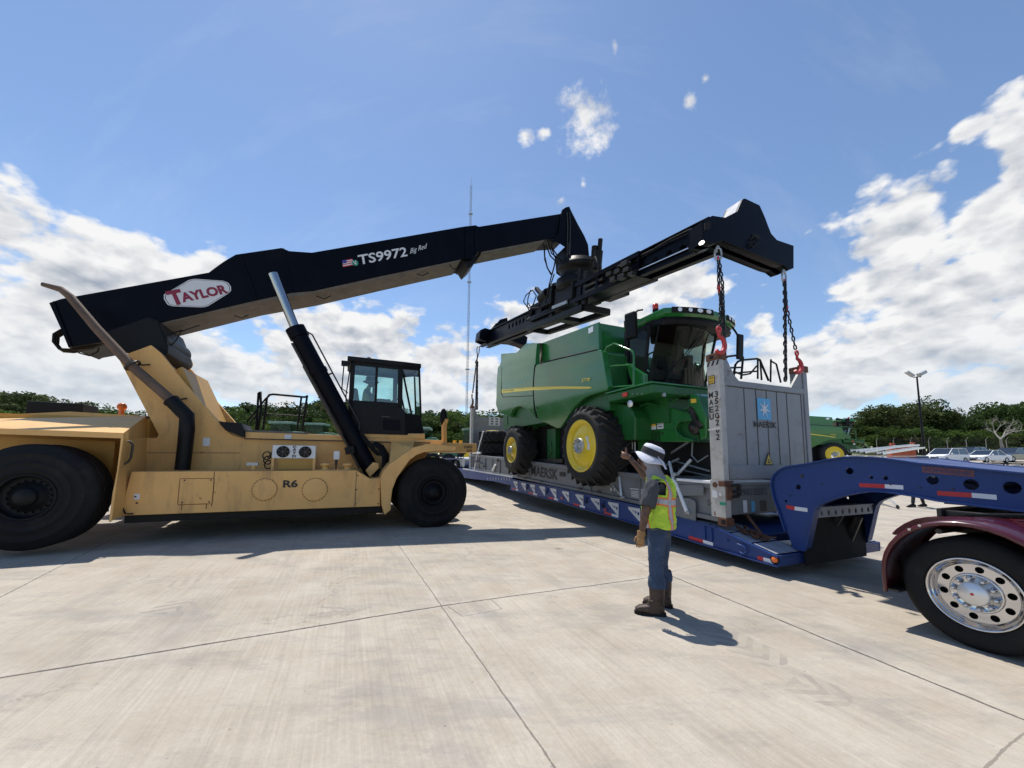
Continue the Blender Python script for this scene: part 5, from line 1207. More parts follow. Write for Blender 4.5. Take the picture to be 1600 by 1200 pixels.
    mb.build('centre_post', M['black'], sp_, bevel=.01)
    mb = MB(); a, b = SP.at(864, 481, yA-.1), SP.at(887, 472, yA-.1); mb.beam((a.x, yA-.12, a.z), (b.x, yA-.12, b.z), .05, .10); mb.build('slide_bar', M['galv'], sp_)
    mb = MB(); a, b = SP.at(915, 448, yA), SP.at(943, 435, yA); mb.cyl((a.x, yA, a.z), (b.x, yA, b.z), .05, 10); a, b = SP.at(915, 457, yA), SP.at(943, 445, yA); mb.cyl((a.x, yA, a.z), (b.x, yA, b.z), .05, 10); a, b = SP.at(955, 442, yA), SP.at(1000, 420, yA); mb.cyl((a.x, yA, a.z), (b.x, yA, b.z), .035, 10); a, b = SP.at(824, 499, yA), SP.at(861, 483, yA); mb.cyl((a.x, yA, a.z), (b.x, yA, b.z), .05, 10); mb.build('telescope_cylinder', M['steel'], sp_)
    # slewing ring
    c = SP.at(905, 432, 1.2); mb = MB(); mb.lathe([(.01, .95), (.50, .95), (.60, .92), (.62, .80), (.72, .78), (.72, .62), (.64, .60), (.60, .30), (.74, .28), (.74, -.05), (.30, -.05)], (c.x, 1.2, c.z-.45), (0, 0, 1), 36); mb.build('slewing_ring', M['black'], sp_, bevel=0)
    mb = MB(); mb.box(c.x-.55, c.x+.60, .62, 1.75, c.z-.95, c.z-.40); mb.build('carriage', M['black'], sp_, bevel=.02)
    mb = MB(); c2 = SP.at(928, 407, 1.0); mb.cyl(c2, c2+Z_*.42, .10, 12); mb.cyl(c2+V((.1, .1, -.1)), c2+V((.12, .1, .62)), .07, 12); mb.cyl(c2-Z_*.3+V((.2, 0, 0)), c2+Z_*.2+V((.22, 0, 0)), .13, 12); c3 = SP.at(845, 467, .6); mb.cyl(c3, c3+V((.5, 0, .1)), .17, 12); mb.box(c3.x+.1, c3.x+.9, .55, 1.0, c3.z-.35, c3.z+.25); mb.beam(c3+V((-.45, 0, .5)), c3+V((.1, 0, .1)), .14, .12); mb.build('slew_motor', M['black'], sp_, bevel=.01)
    mb = MB()
    for j, L in enumerate(([(831, 454), (822, 461), (818, 471), (824, 480), (834, 483), (846, 480)], [(829, 453), (825, 466), (824, 478), (829, 492)], [(832, 453), (838, 462), (834, 474), (826, 488), (828, 495)], [(848, 470), (842, 480), (830, 482), (826, 474)], [(862, 430), (858, 445), (856, 460), (852, 474)], [(866, 428), (862, 440), (857, 452), (855, 466)], [(851, 384), (851, 405), (856, 420), (862, 429)], [(925, 405), (930, 401), (934, 412), (936, 424)], [(960, 425), (966, 416), (985, 410)])):
        mb.tube([SP.at(x, y, .42+.06*(j % 3)) for x, y in L], .022, 6)
    mb.build('hydraulic_hose', M['rubber'], sp_)
    mb = MB()
    for px, py, r in ((964, 424, .05), (970, 432, .06), (957, 436, .05), (978, 421, .05), (951, 428, .05), (985, 428, .04), (975, 412, .06)):
        c = SP.at(px, py, .5); mb.box(c.x-r*2, c.x+r*2, .48, .62, c.z-r, c.z+r)
    mb.build('valve_block', M['steel'], sp_, bevel=.006)
    return SP
SPF = build_spreader()

def hook(mb, c, s, side):
    "sling hook, c = eye centre, opening towards side"
    S = V(side); P = [c+V((0, 0, -.02*s)), c+V((0, 0, -.07*s))]
    for t in [i*math.pi/8 for i in range(0, 11)]:
        P.append(c+V((0, 0, -.155*s)) + S*(-math.cos(t-math.pi/2)*.0) + S*(math.sin(t)*-.075*s*-1) + Z_*(math.cos(t)*.085*s))
    mb.tube(P, [.014*s, .016*s]+[.017*s+.008*s*math.sin(i*math.pi/10) for i in range(11)], 8)
    mb.tube([c+V((0, 0, .0))+S*(.026*s*math.cos(t))+Z_*(.03*s*math.sin(t)) for t in [2*math.pi*i/12 for i in range(12)]], .011*s, 6, closed=True)
def build_chains():
    f = FT
    W = 2.36; z1 = 3.42
    specs = []
    for idx, (yy, pr, ph, lab, hk) in enumerate(((.10, (1122, 397), (1128, 557), 'doubled black chain sling with red hook on the near left rack post', 1), (2.24, (1225, 433), (1250, 577), 'doubled black chain sling with red hook on the right rack post', 1))):
        ring = f.atx(pr[0], pr[1], 1.0); bot = V((1.04, ring.y, z1+.0))
        t = thing('chain_sling', lab, 'chain sling', f, tuple(ring), 'chain slings between spreader and flat rack')
        mb = MB(); mb.link(ring, Z_, (Y_ if idx else V((.5, .8, 0))), .25, .145, .017, 8); mb.build('master_ring', M['galv'], t)
        mb = MB(); mb.tube([ring+Z_*.06+V((0, .035*math.cos(a), .05*math.sin(a)+.04)) for a in [math.pi*i/8 for i in range(9)]]+[ring+V((0, -.035, .02))], .014, 6); mb.build('shackle', M['galv'], t)
        if idx == 0:
            A = ring-Z_*.10; B1 = f.atx(1131, 500, 1.03); mb = MB(); red1 = f.atx(1123, 448, 1.03)
            mb.chain(A, red1, .088, .064, .0125); mb.chain(red1, B1, .088, .064, .0125); mb.chain(A+V((0, .02, 0)), f.atx(1129, 445, 1.05), .088, .064, .0125); mb.chain(f.atx(1129, 445, 1.05), f.atx(1134, 590, 1.05), .088, .064, .0125); mb.chain(f.atx(1126, 458, 1.0), f.atx(1125, 515, 1.0), .088, .064, .0125)
            mb.build('chain', M['chain'], t)
            mb = MB(); c = f.atx(1123, 515, 1.16); hook(mb, c, 1.65, (0, 1, 0)); mb.ball(red1-Z_*.02, .035, 8); mb.link(red1, Z_, Y_, .10, .07, .014); mb.link(red1-Z_*.07+Y_*.01, Z_, Y_, .09, .07, .014); mb.link(A+Z_*.02, Z_, Y_, .09, .06, .014)
            mb.build('hook', M['hookred'], t)
        else:
            A = ring-Z_*.10; mb = MB(); red1 = f.atx(1229, 480, 1.03); low = f.atx(1227, 596, 1.06)
            mb.chain(A, low, .088, .064, .0125); mb.chain(A+Y_*.02, red1, .088, .064, .0125); mb.chain(red1, f.atx(1243, 546, 1.1), .088, .064, .0125); mb.chain(A-Y_*.03+X_*.03, low-Y_*.03+Z_*.02+X_*.03, .088, .064, .0125)
            mb.build('chain', M['chain'], t)
            mb = MB(); c = f.atx(1245, 552, 1.16); hook(mb, c, 1.55, (0, 1, 0)); mb.link(red1, Z_, Y_, .11, .08, .015); mb.link(red1-Z_*.06, Z_, Y_, .09, .075, .015); mb.ball(red1, .035, 8); mb.link(A+Z_*.02, Z_, Y_, .09, .06, .014)
            mb.build('hook', M['hookred'], t)
    # far slings
    for k, (yy, px0, lab) in enumerate(((.1, 746.5, 'far chain sling hanging from the distant spreader end, nearest the mast'), (2.26, 806, 'far chain sling behind the combine at the distant spreader end'))):
        xr = -12.95
        if k == 0: top = f.at(747, 547, .1); 
        else: top = V((xr, 2.26, f.at(747, 547, .1).z-.1))
        t = thing('chain_sling', lab, 'chain sling', f, tuple(top), 'chain slings between spreader and flat rack')
        mb = MB(); mb.link(top, Z_, V((1, .6, 0)), .42, .22, .03, 8); mb.build('master_ring', M['galv'], t)
        zpost = f.at(738, 634, 0).z
        low = V((-12.95, yy, zpost+.05)); mb = MB()
        if k == 0:
            mid = f.at(744.5, 566, .1); mb.chain(top-Z_*.2, mid, .16, .10, .022); mb.chain(mid, f.at(738.5, 614, .1), .16, .09, .018); mb.chain(mid+X_*.1, f.at(745.5, 640, .1), .15, .13, .026); mb.chain(mid+X_*.16, f.at(743.5, 640, .1), .15, .13, .026)
        else: mb.chain(top-Z_*.2, low, .16, .1, .022)
        mb.build('chain', M['chain'], t)
        mb = MB(); hook(mb, (f.at(737.5, 618, .1) if k == 0 else low+Z_*.4), 2.2, (1, 0, 0)); mb.ball(f.at(744.5, 566, .1) if k == 0 else low+Z_*1.2, .09, 8); mb.build('hook', M['exhaust'], t)
build_chains()
# ------------------------------------------------------------------ combine harvester on the flat rack
def ag_tyre(root, c, R, W, rim, axis, name, nl=22, lug=.068, flip=1, seed=0, rimm='yellow', dish=.10, stickers=False):
    "c = centre of the outer face; axis points outwards"
    ax = V(axis).normalized(); c = V(c); u = Z_.copy(); w = ax.cross(u)
    mb = MB()
    mb.lathe([(rim, -.03), (rim*1.03, 0), (rim*1.10, .012), ((R+rim)/2, .035), (R*.90, .01), (R-.02, -.05), (R-.005, -.10), (R, -W/2), (R-.005, -W+.10), (R-.02, -W+.05), (R*.90, -W-.01), ((R+rim)/2, -W-.035), (rim, -W+.03)], c, ax, 56)
    def cp(t, r, h): return c+ax*h+(u*math.cos(t)+w*math.sin(t))*r
    for s in (0, 1):
        for k in range(nl):
            t0 = 2*math.pi*(k+.5*s)/nl
            hs = [(-W*.50+ (W*.04 if s == 0 else -W*.04), 0.0, 0), (-W*.25 if s == 0 else -W*.75, .13*flip, 0), (-.05 if s == 0 else -W+.05, .26*flip, 0), (.0 if s == 0 else -W, .275*flip, -.10)]
            vs = []
            for h, dt, dr in hs:
                wd = .034/ R*1.0; rb = R-.012+dr*1.0; rt = R+lug+dr*1.15
                vs += [cp(t0+dt-wd, rb, h), cp(t0+dt-wd*.75, rt, h), cp(t0+dt+wd*.75, rt, h), cp(t0+dt+wd, rb, h)]
            fs = []
            for i in range(3):
                for j in range(3): fs.append((i*4+j, i*4+j+1, (i+1)*4+j+1, (i+1)*4+j))
            fs += [(0, 3, 2, 1), (12, 13, 14, 15)]
            mb.add(vs, fs)
    t = mb.build(name, M['rubber_worn'], root)
    rm = MB(); 
    rm.lathe([(rim*1.03, -.02), (rim*1.04, .012), (rim*.98, .012), (rim*.95, -.03), (rim*.90, -.05), (rim*.86, -dish*.9), (rim*.80, -dish*.55), (rim*.30, .02), (rim*.26, .0), (.001, -.0)], c, ax, 48)
    rm.build('rim', M[rimm], t)
    h = MB(); h.lathe([(rim*.30, .015), (rim*.30, .07), (rim*.24, .075), (rim*.22, .03), (rim*.13, .03), (rim*.12, .06), (.001, .065)], c, ax, 24)
    for k in range(10):
        a = 2*math.pi*k/10; p = c+(u*math.cos(a)+w*math.sin(a))*rim*.27; h.cyl(p+ax*.06, p+ax*.11, rim*.035, 8)
    h.build('hub', M['galv'], t)
    if stickers:
        for (du, dw, hh, ww) in ((.20, -.42, .17, .11), (-.03, -.50, .17, .10)):
            p = c+u*rim*du*1.0 - w*rim*(dw)*-1.0 + ax*(.006)
            s_ = MB(); s_.obox(p+ax*(-.03), u*hh*.5, w*ww*.5, ax*.02); s_.build('sticker', M['decal_w'], t)
    return t

def build_combine():
    f = FT
    cb = thing('combine_harvester', 'big green combine harvester S770 with yellow wheels strapped on the grey flat rack', 'combine harvester', f, (-4.5, 1.25, 1.2))
    def P(L, v): return f.pts(L, v)
    vN = -.35; W = 3.15
    # body hulls: front and rear side panels with rounded edge, both sides
    front = [(838, 574), (840, 570.5), (845, 568.5), (936, 547), (941, 547.5), (944, 552), (951, 604), (949, 610), (928, 616), (915, 621), (906, 628), (898, 635), (890, 645), (882, 656), (876, 664), (872, 668.5), (866, 668.5), (852, 661), (840, 655), (837, 640), (836, 620), (836, 600)]
    rear = [(777, 574), (780, 570), (783, 553), (807, 551), (822, 536.5), (832, 535.5), (838, 536.5), (838, 570), (836, 574), (834.5, 600), (834.5, 640), (836.5, 653), (828, 642.5), (820, 637), (814, 634.5), (807, 636), (802, 640), (799, 646), (798.5, 652), (790, 648.5), (780, 644.5), (776.5, 632), (777.5, 620)]
    for nm, L, yo in (('front_side_panel', front, 0), ('rear_side_panel', rear, 0)):
        for side in (0, 1):
            mb = MB(); pts = [p+Y_*(0 if side == 0 else W-.12) for p in P(L, vN)]; mb.prism(pts, Y_*.12); mb.build(nm, M['green'], cb, bevel=.035, seg=3)
    # crease ridge and bulge lines on the panels
    mb = MB(); mb.prism(P([(779.5, 606), (835, 604), (928, 605.5), (928, 606.5), (835, 606.5), (779.5, 609)], vN-.004), Y_*.003) if False else None
    sp_l = P([(785.5, 612.5), (836, 609.5), (880, 607), (922, 606.3), (926, 607.5), (919, 608.8), (880, 610.3), (836, 612.8), (785.5, 615)], vN-.006)
    sp_l = P([(786, 608.5), (836, 604.8), (880, 603.8), (922, 604.2), (927, 606.2), (920, 607.8), (880, 608), (836, 609.6), (786, 614.4)], vN-.020)
    mb = MB(); mb.prism(sp_l, Y_*.005); st = mb.build('yellow_stripe', M['stripe'], cb)
    a, b, t2 = f.at(789, 612.6, vN), f.at(806, 611.5, vN), f.at(789, 609.6, vN); mb = MB(); mb.text('JOHN DEERE', a-Y_*.026, b-a, t2-a, bold=.01); mb.build('stripe_lettering', M['green'], st)
    a, b, t2 = f.at(911, 597.5, vN), f.at(924, 596.2, vN), f.at(911.5, 592.2, vN); mb = MB(); mb.text('S770', a-Y_*.016, b-a, t2-a+X_*.04, bold=.02); mb.build('model_lettering', M['stripe'], cb)
    # seams
    mb = MB()
    for L in ([(784, 574), (785, 605), (785, 615), (788, 620.5), (835, 618.5)], ):
        mb.tube(P(L, vN-.002), .012, 5)
    mb.tube(P([(838, 570), (836, 600), (836, 640), (839, 653)], vN+.01), .03, 5); mb.tube(P([(845, 568), (936, 546.5)], vN+.0), .02, 5)
    mb.build('panel_gap', M['darkhole'], cb)
    mb = MB(); c = f.at(840, 637.5, vN-.01); mb.ball(c, .035, 8, (.8, .3, 1)); mb.build('panel_latch', M['darkhole'], cb)
    BUL = 1
    # inner body (dark green chassis and separator)
    x0 = f.at(780, 600, vN).x+.15; x1 = f.at(944, 560, vN).x; zb = f.at(866, 668, vN).z
    z1 = f.at(940, 550, vN).z
    mb = MB(); mb.box(x0, x1-.02, -.2, 2.65, 2.75, z1-.05); mb.box(x0-.02, x0+.4, -.22, 2.67, 2.9, 4.6); mb.build('separator_body', M['green_d'], cb)
    mb = MB(); q = P([(936, 547), (944, 552), (951, 604), (936, 604)], vN+.10); mb.prism(q, Y_*(W-.2)); mb.build('front_wall', M['green_d'], cb)
    # rear hood
    q = P([(783, 553), (807, 551), (822, 536.5), (844, 536)], vN+.1); mb = MB(); mb.prism([V((p.x, vN+.1, p.z)) for p in q]+[V((q[3].x, vN+.1, q[0].z-.5)), V((q[0].x, vN+.1, q[0].z-.5))], Y_*(W-.2)); mb.build('engine_hood', M['green'], cb, bevel=.05)
    # grain tank
    vt = -.12; q = P([(846, 568), (846, 536), (850, 533.5), (936, 502.5), (936, 546)], vt)
    xg0, xg1 = q[0].x, q[4].x; zg0, zg1 = q[2].z, q[3].z; zbm = q[4].z-.1
    mb = MB()
    mb.prism([V((xg0, vt, zbm+.3)), V((xg1, vt, zbm)), V((xg1+.0, vt, zg1)), V((xg0, vt, zg0))], Y_*.06); mb.prism([V((xg0, 2.57, zbm+.3)), V((xg1, 2.57, zbm)), V((xg1, 2.57, zg1)), V((xg0, 2.57, zg0))], Y_*.06)
    mb.box(xg1-.06, xg1, vt+.06, 2.57, zbm, zg1-.02); mb.box(xg0, xg0+.06, vt+.06, 2.57, zbm+.2, zg0-.02); mb.prism([V((xg0+.06, vt+.06, zg0-.35)), V((xg1-.06, vt+.06, zg1-.35)), V((xg1-.06, vt+.06, zg1-.4)), V((xg0+.06, vt+.06, zg0-.4))], Y_*2.6)
    gt = mb.build('grain_tank', M['green'], cb, bevel=.02)
    mb = MB(); c = f.at(923, 515.5, vt-.01); mb.box(c.x-.10, c.x+.10, vt-.012, vt, c.z-.07, c.z+.07); mb.build('tank_lamp', M['lens'], gt)
    mb = MB(); mb.prism([V((xg0-.5, vt+.1, zg0-.9)), V((xg0+.1, vt+.1, zg0-.9)), V((xg0+.1, vt+.1, zg0-.03)), V((xg0-.12, vt+.1, zg0-.03))], Y_*2.4); mb.build('engine_cover', M['green_d'], cb, bevel=.05)
    # platform beam, front cross beam, steps and lamps
    pA = f.at(949, 610, vN); pB = f.at(1020, 608, -.3)
    zp1 = f.at(985, 607, -.3).z; zp0 = f.at(985, 621.5, -.3).z; xb = f.at(1019.5, 612, -.3).x
    mb = MB(); mb.box(pA.x-.05, xb, -.30, .6, zp0, zp1); mb.box(xb-1.3, xb, .3, 2.75, zp0+.02, zp1); pf = mb.build('platform', M['green_d'], cb, bevel=.03)
    mb = MB(); mb.box(pA.x-.1, xb+.02, -.34, .62, zp1, zp1+.035); mb.box(xb-.5, xb+.02, .6, 2.8, zp1, zp1+.035); mb.build('platform_edge', M['green'], pf, bevel=.01)
    mb = MB(); c = f.at(977, 616.5, -.31); mb.box(c.x-.07, c.x+.07, -.335, -.3, c.z-.045, c.z+.045); mb.build('marker_lamp', M['redplastic'], pf, bevel=.01)
    mb = MB(); c = f.at(985.5, 631, -.25); mb.lathe([(.07, 0), (.075, -.03), (.001, -.04)], c, (0, 1, 0), 16); mb.build('round_lamp', M['lens'], pf)
    mb = MB()
    for px in (990, 997, 1004): c = f.at(px, 615.5, -.31); mb.cyl(c, c-Y_*.02, .012, 8)
    c = f.atx(1036.5, 617, xb+.01); mb.cyl(c, c+X_*.03, .04, 12); mb.build('bolt', M['galv'], pf)
    # guards behind the front tyre
    mb = MB(); q = P([(945, 628), (970, 631), (982, 633.5), (989, 642), (992.8, 653), (992, 687.5), (978, 688), (960, 686)], .0); mb.prism(q, Y_*2.5); mb.build('axle_housing', M['green_d'], cb, bevel=.03)
    mb = MB(); q = P([(867, 665), (905, 640), (945, 622), (985, 624), (985, 634), (940, 634), (905, 652), (885, 700), (870, 712)], .5); mb.prism(q, Y_*1.5); mb.build('wheel_arch', M['green_d'], cb)
    mb = MB(); q = P([(995, 682), (1008, 684), (1008, 706), (998, 704)], .35); mb.prism(q, Y_*.2); mb.build('frame_leg', M['green_d'], cb)
    mb = MB()
    for k in range(5): c = f.at(976+k*4, 690, .3); mb.cyl(c, c-Z_*.25, .02, 6)
    mb.build('spring_set', M['galv'], cb)
    # feeder house
    vf = .45; q = P([(994.7, 655), (1016.7, 646), (1047, 637.5), (1062, 641), (1077, 646), (1081, 657), (1064, 658), (1058, 663), (1056, 670), (1058, 677), (1066, 682), (1084, 687.5), (1080, 690.5), (1035, 690.7), (1008, 687), (995, 680)], vf)
    mb = MB(); mb.prism(q, Y_*1.55); fh = mb.build('feeder_house', M['green'], cb, bevel=.012)
    mb = MB(); q2 = P([(1056, 657), (1090, 655), (1092, 690), (1060, 688), (1056, 672)], vf+.12); mb.prism(q2, Y_*1.3); mb.build('drum_recess', M['green_d'], fh)
    mb = MB(); c = f.at(1085, 668, vf); mb.lathe([(.001, .10), (.05, .10), (.055, .04), (.12, .03), (.14, .0), (.14, -.2)], c, (0, -1, 0), 20); mb.build('drive_pulley', M['steel'], fh)
    mb = MB(); mb.tube(P([(1049, 638), (1076, 646)], vf-.01), .016, 6); mb.tube(P([(1039, 640), (1052, 662), (1062, 684)], vf-.008), .013, 6); mb.tube(P([(1022, 672), (1052, 672.5)], vf-.005), .010, 6); mb.tube(P([(1065, 658), (1059, 661), (1055.5, 668), (1057, 676), (1066, 681)], vf-.01), .013, 6); mb.build('edge_trim', M['green'], fh)
    q = P([(1079, 616), (1083, 614.5), (1090, 617), (1097, 634), (1104, 652), (1104, 684), (1094, 688), (1090, 660), (1084, 640), (1076, 632)], vf-.05); mb = MB(); mb.prism(q, Y_*.5); dc = mb.build('drum_cover', M['green'], fh, bevel=.02)
    mb = MB(); q = P([(1079, 623.5), (1087.5, 623), (1088, 629), (1080, 630)], vf-.055); mb.prism(q, Y_*.003); mb.build('sticker', M['decal_y'], dc)
    mb = MB(); mb.tube([f.at(x, y, vf-.03) for x, y in ((1079, 635), (1082, 640), (1088, 650), (1090, 660))], .03, 6); mb.tube([f.at(x, y, vf-.08) for x, y in ((1080, 642), (1086, 652), (1087, 657), (1096, 668))], .05, 6); mb.build('hydraulic_coupler', M['darkhole'], fh)
    for (px, py, w, h, m) in ((1021.5, 668, .15, .09, 'decal_w'), (1021.5, 660, .14, .17, 'decal_y'), (1032, 658, .19, .11, 'decal_w'), (1032, 666.5, .17, .10, 'decal_w'), (997.5, 665.5, .085, .10, 'decal_w')):
        c = f.at(px, py, vf); mb = MB()
        if m == 'decal_y': mb.prism([V((c.x-w/2, vf-.008, c.z-h/2)), V((c.x+w/2, vf-.008, c.z-h/2)), V((c.x+w*.1, vf-.008, c.z+h/2))], Y_*.002)
        else: mb.box(c.x-w/2, c.x+w/2, vf-.006, vf-.001, c.z-h/2, c.z+h/2)
        mb.build('warning_sticker', M[m], fh)
    mb = MB()
    for px, py in ((1032, 658), (1032, 666.5)): 
        c = f.at(px, py, vf); mb.box(c.x-.05, c.x+.05, vf-.009, vf-.007, c.z-.01, c.z+.01)
    c = f.at(1035.5, 676.5, vf); mb.cyl(c, c-Y_*.01, .022, 10); mb.build('sticker_print', M['decal_k'], fh)
    # linkage above the feeder
    mb = MB(); mb.tube([f.at(x, y, .35) for x, y in ((996, 640), (1005, 632), (1015, 630), (1027, 633))], .035, 8); mb.tube([f.at(x, y, .5) for x, y in ((1033, 624), (1050, 628), (1060, 622))], .02, 6); mb.box(xb-1.5, xb-.3, .4, 2.2, zp0-.5, zp0); mb.tube([f.at(x, y, .5) for x, y in ((1070, 640), (1080, 634), (1078, 624))], .03, 6); mb.build('lift_linkage', M['green_d'], cb)
    # header wiring and dark underside
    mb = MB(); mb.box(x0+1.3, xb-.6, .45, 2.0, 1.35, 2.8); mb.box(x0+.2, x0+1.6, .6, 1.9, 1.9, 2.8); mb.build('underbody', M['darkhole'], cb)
    mb = MB(); mb.tube([f.at(x, y, .2) for x, y in ((800, 650), (808, 655), (818, 664), (822, 670))], .03, 6); mb.tube([f.at(x, y, .2) for x, y in ((820, 640), (830, 662), (838, 668))], .05, 6); mb.tube([f.at(x, y, .3) for x, y in ((860, 690), (862, 705), (858, 712))], .05, 6); mb.box(f.at(855, 700, .3).x, f.at(868, 700, .3).x, .3, .7, 1.5, 2.6); mb.build('rear_axle_frame', M['green_d'], cb)
    # wheels
    rc = f.at(907, 696.5, -.55)
    ag_tyre(cb, (rc.x, -.55, rc.z), .885, .80, .60, (0, -1, 0), 'front_wheel', nl=24, stickers=True)
    ag_tyre(cb, (rc.x, 3.0, rc.z), .885, .80, .60, (0, 1, 0), 'front_wheel', nl=24)
    r2 = f.at(799, 703, -.42)
    ag_tyre(cb, (r2.x, -.42, r2.z), .79, .66, .43, (0, -1, 0), 'rear_wheel', nl=15, lug=.07, dish=.26)
    ag_tyre(cb, (r2.x, 2.9, r2.z), .79, .66, .43, (0, 1, 0), 'rear_wheel', nl=15, lug=.07, dish=.26)
    mb = MB(); mb.cyl((rc.x, -.3, rc.z), (rc.x, 2.9, rc.z), .2, 16); mb.cyl((r2.x, -.2, r2.z+.1), (r2.x, 2.7, r2.z+.1), .12, 12); mb.build('axle', M['green_d'], cb)
    # handrail on the near platform
    L = lambda *q: [f.at(x, y, -.28) for x, y in q]
    mb = MB(); mb.tube(L((951, 605), (945.5, 548), (948, 542.5), (960, 536.5), (970, 541), (985, 547), (989, 549.5), (990.5, 555), (990, 603)), .022, 8); mb.tube(L((948.5, 573), (960, 571.5), (990, 569.5)), .018, 8); mb.tube(L((951, 605), (990, 602.5)), .018, 8); mb.build('handrail', M['green'], cb)
    mb = MB(); q = P([(978, 567), (1007, 585), (1007, 607), (990, 604), (984, 590)], .15); mb.prism(q, Y_*.1); mb.build('cab_step_guard', M['green'], cb, bevel=.01)
    # ladder rails on the far side
    xr = -.25
    mb = MB(); L = lambda *q: [f.atx(x, y, xr) for x, y in q]
    for path in (((1134, 560), (1137, 557), (1158, 554.5), (1161, 558), (1158, 592)), ((1146, 590), (1149, 570), (1153, 565), (1160, 562.5), (1183, 560.5), (1187, 562), (1201, 595)), ((1184, 592), (1184, 562)), ((1204, 597), (1204.5, 561.5)), ((1204.5, 564), (1213, 569), (1220, 598)), ((1136, 575), (1158, 574)), ((1147, 583), (1183, 580)), ((1146, 580), (1160, 586), (1172, 584), (1182, 572)), ((1188, 564), (1190, 594))):
        mb.tube(L(*path), .024 if len(path) > 4 else .02, 8)
    mb.build('ladder_rail', M['black'], cb)
    build_harvester_cab(cb, f, zp1)
    # the near side panels swell outwards: bow them and everything fixed to them
    zc = f.at(840, 596, vN).z; hh = zc-f.at(866, 668, vN).z; b0 = ROOT[cb.name][1]
    def bow(z): return .11*max(-.6, .45-((z-zc)/hh)**2)
    for ch in list(cb.children):
        nm = ch.name.split('.')[0]
        if nm in ('front_side_panel', 'rear_side_panel', 'yellow_stripe', 'model_lettering', 'panel_gap', 'panel_latch'):
            for o in [ch]+list(ch.children):
                me = o.data
                if nm.endswith('side_panel'):
                    if min(v.co.y for v in me.vertices)+b0.y > 1: continue
                    bm = bmesh.new(); bm.from_mesh(me)
                    for k in range(14):
                        z = zc-hh+2*hh*k/13-b0.z; bmesh.ops.bisect_plane(bm, geom=bm.verts[:]+bm.edges[:]+bm.faces[:], plane_co=(0, 0, z), plane_no=(0, 0, 1))
                    bm.to_mesh(me); bm.free()
                for v in me.vertices:
                    if v.co.y+b0.y < vN+.08: v.co.y -= bow(v.co.z+b0.z)
                if nm.endswith('side_panel'):
                    for p in me.polygons: p.use_smooth = True
                    me.set_sharp_from_angle(angle=R_(30))
                me.update()
    return cb

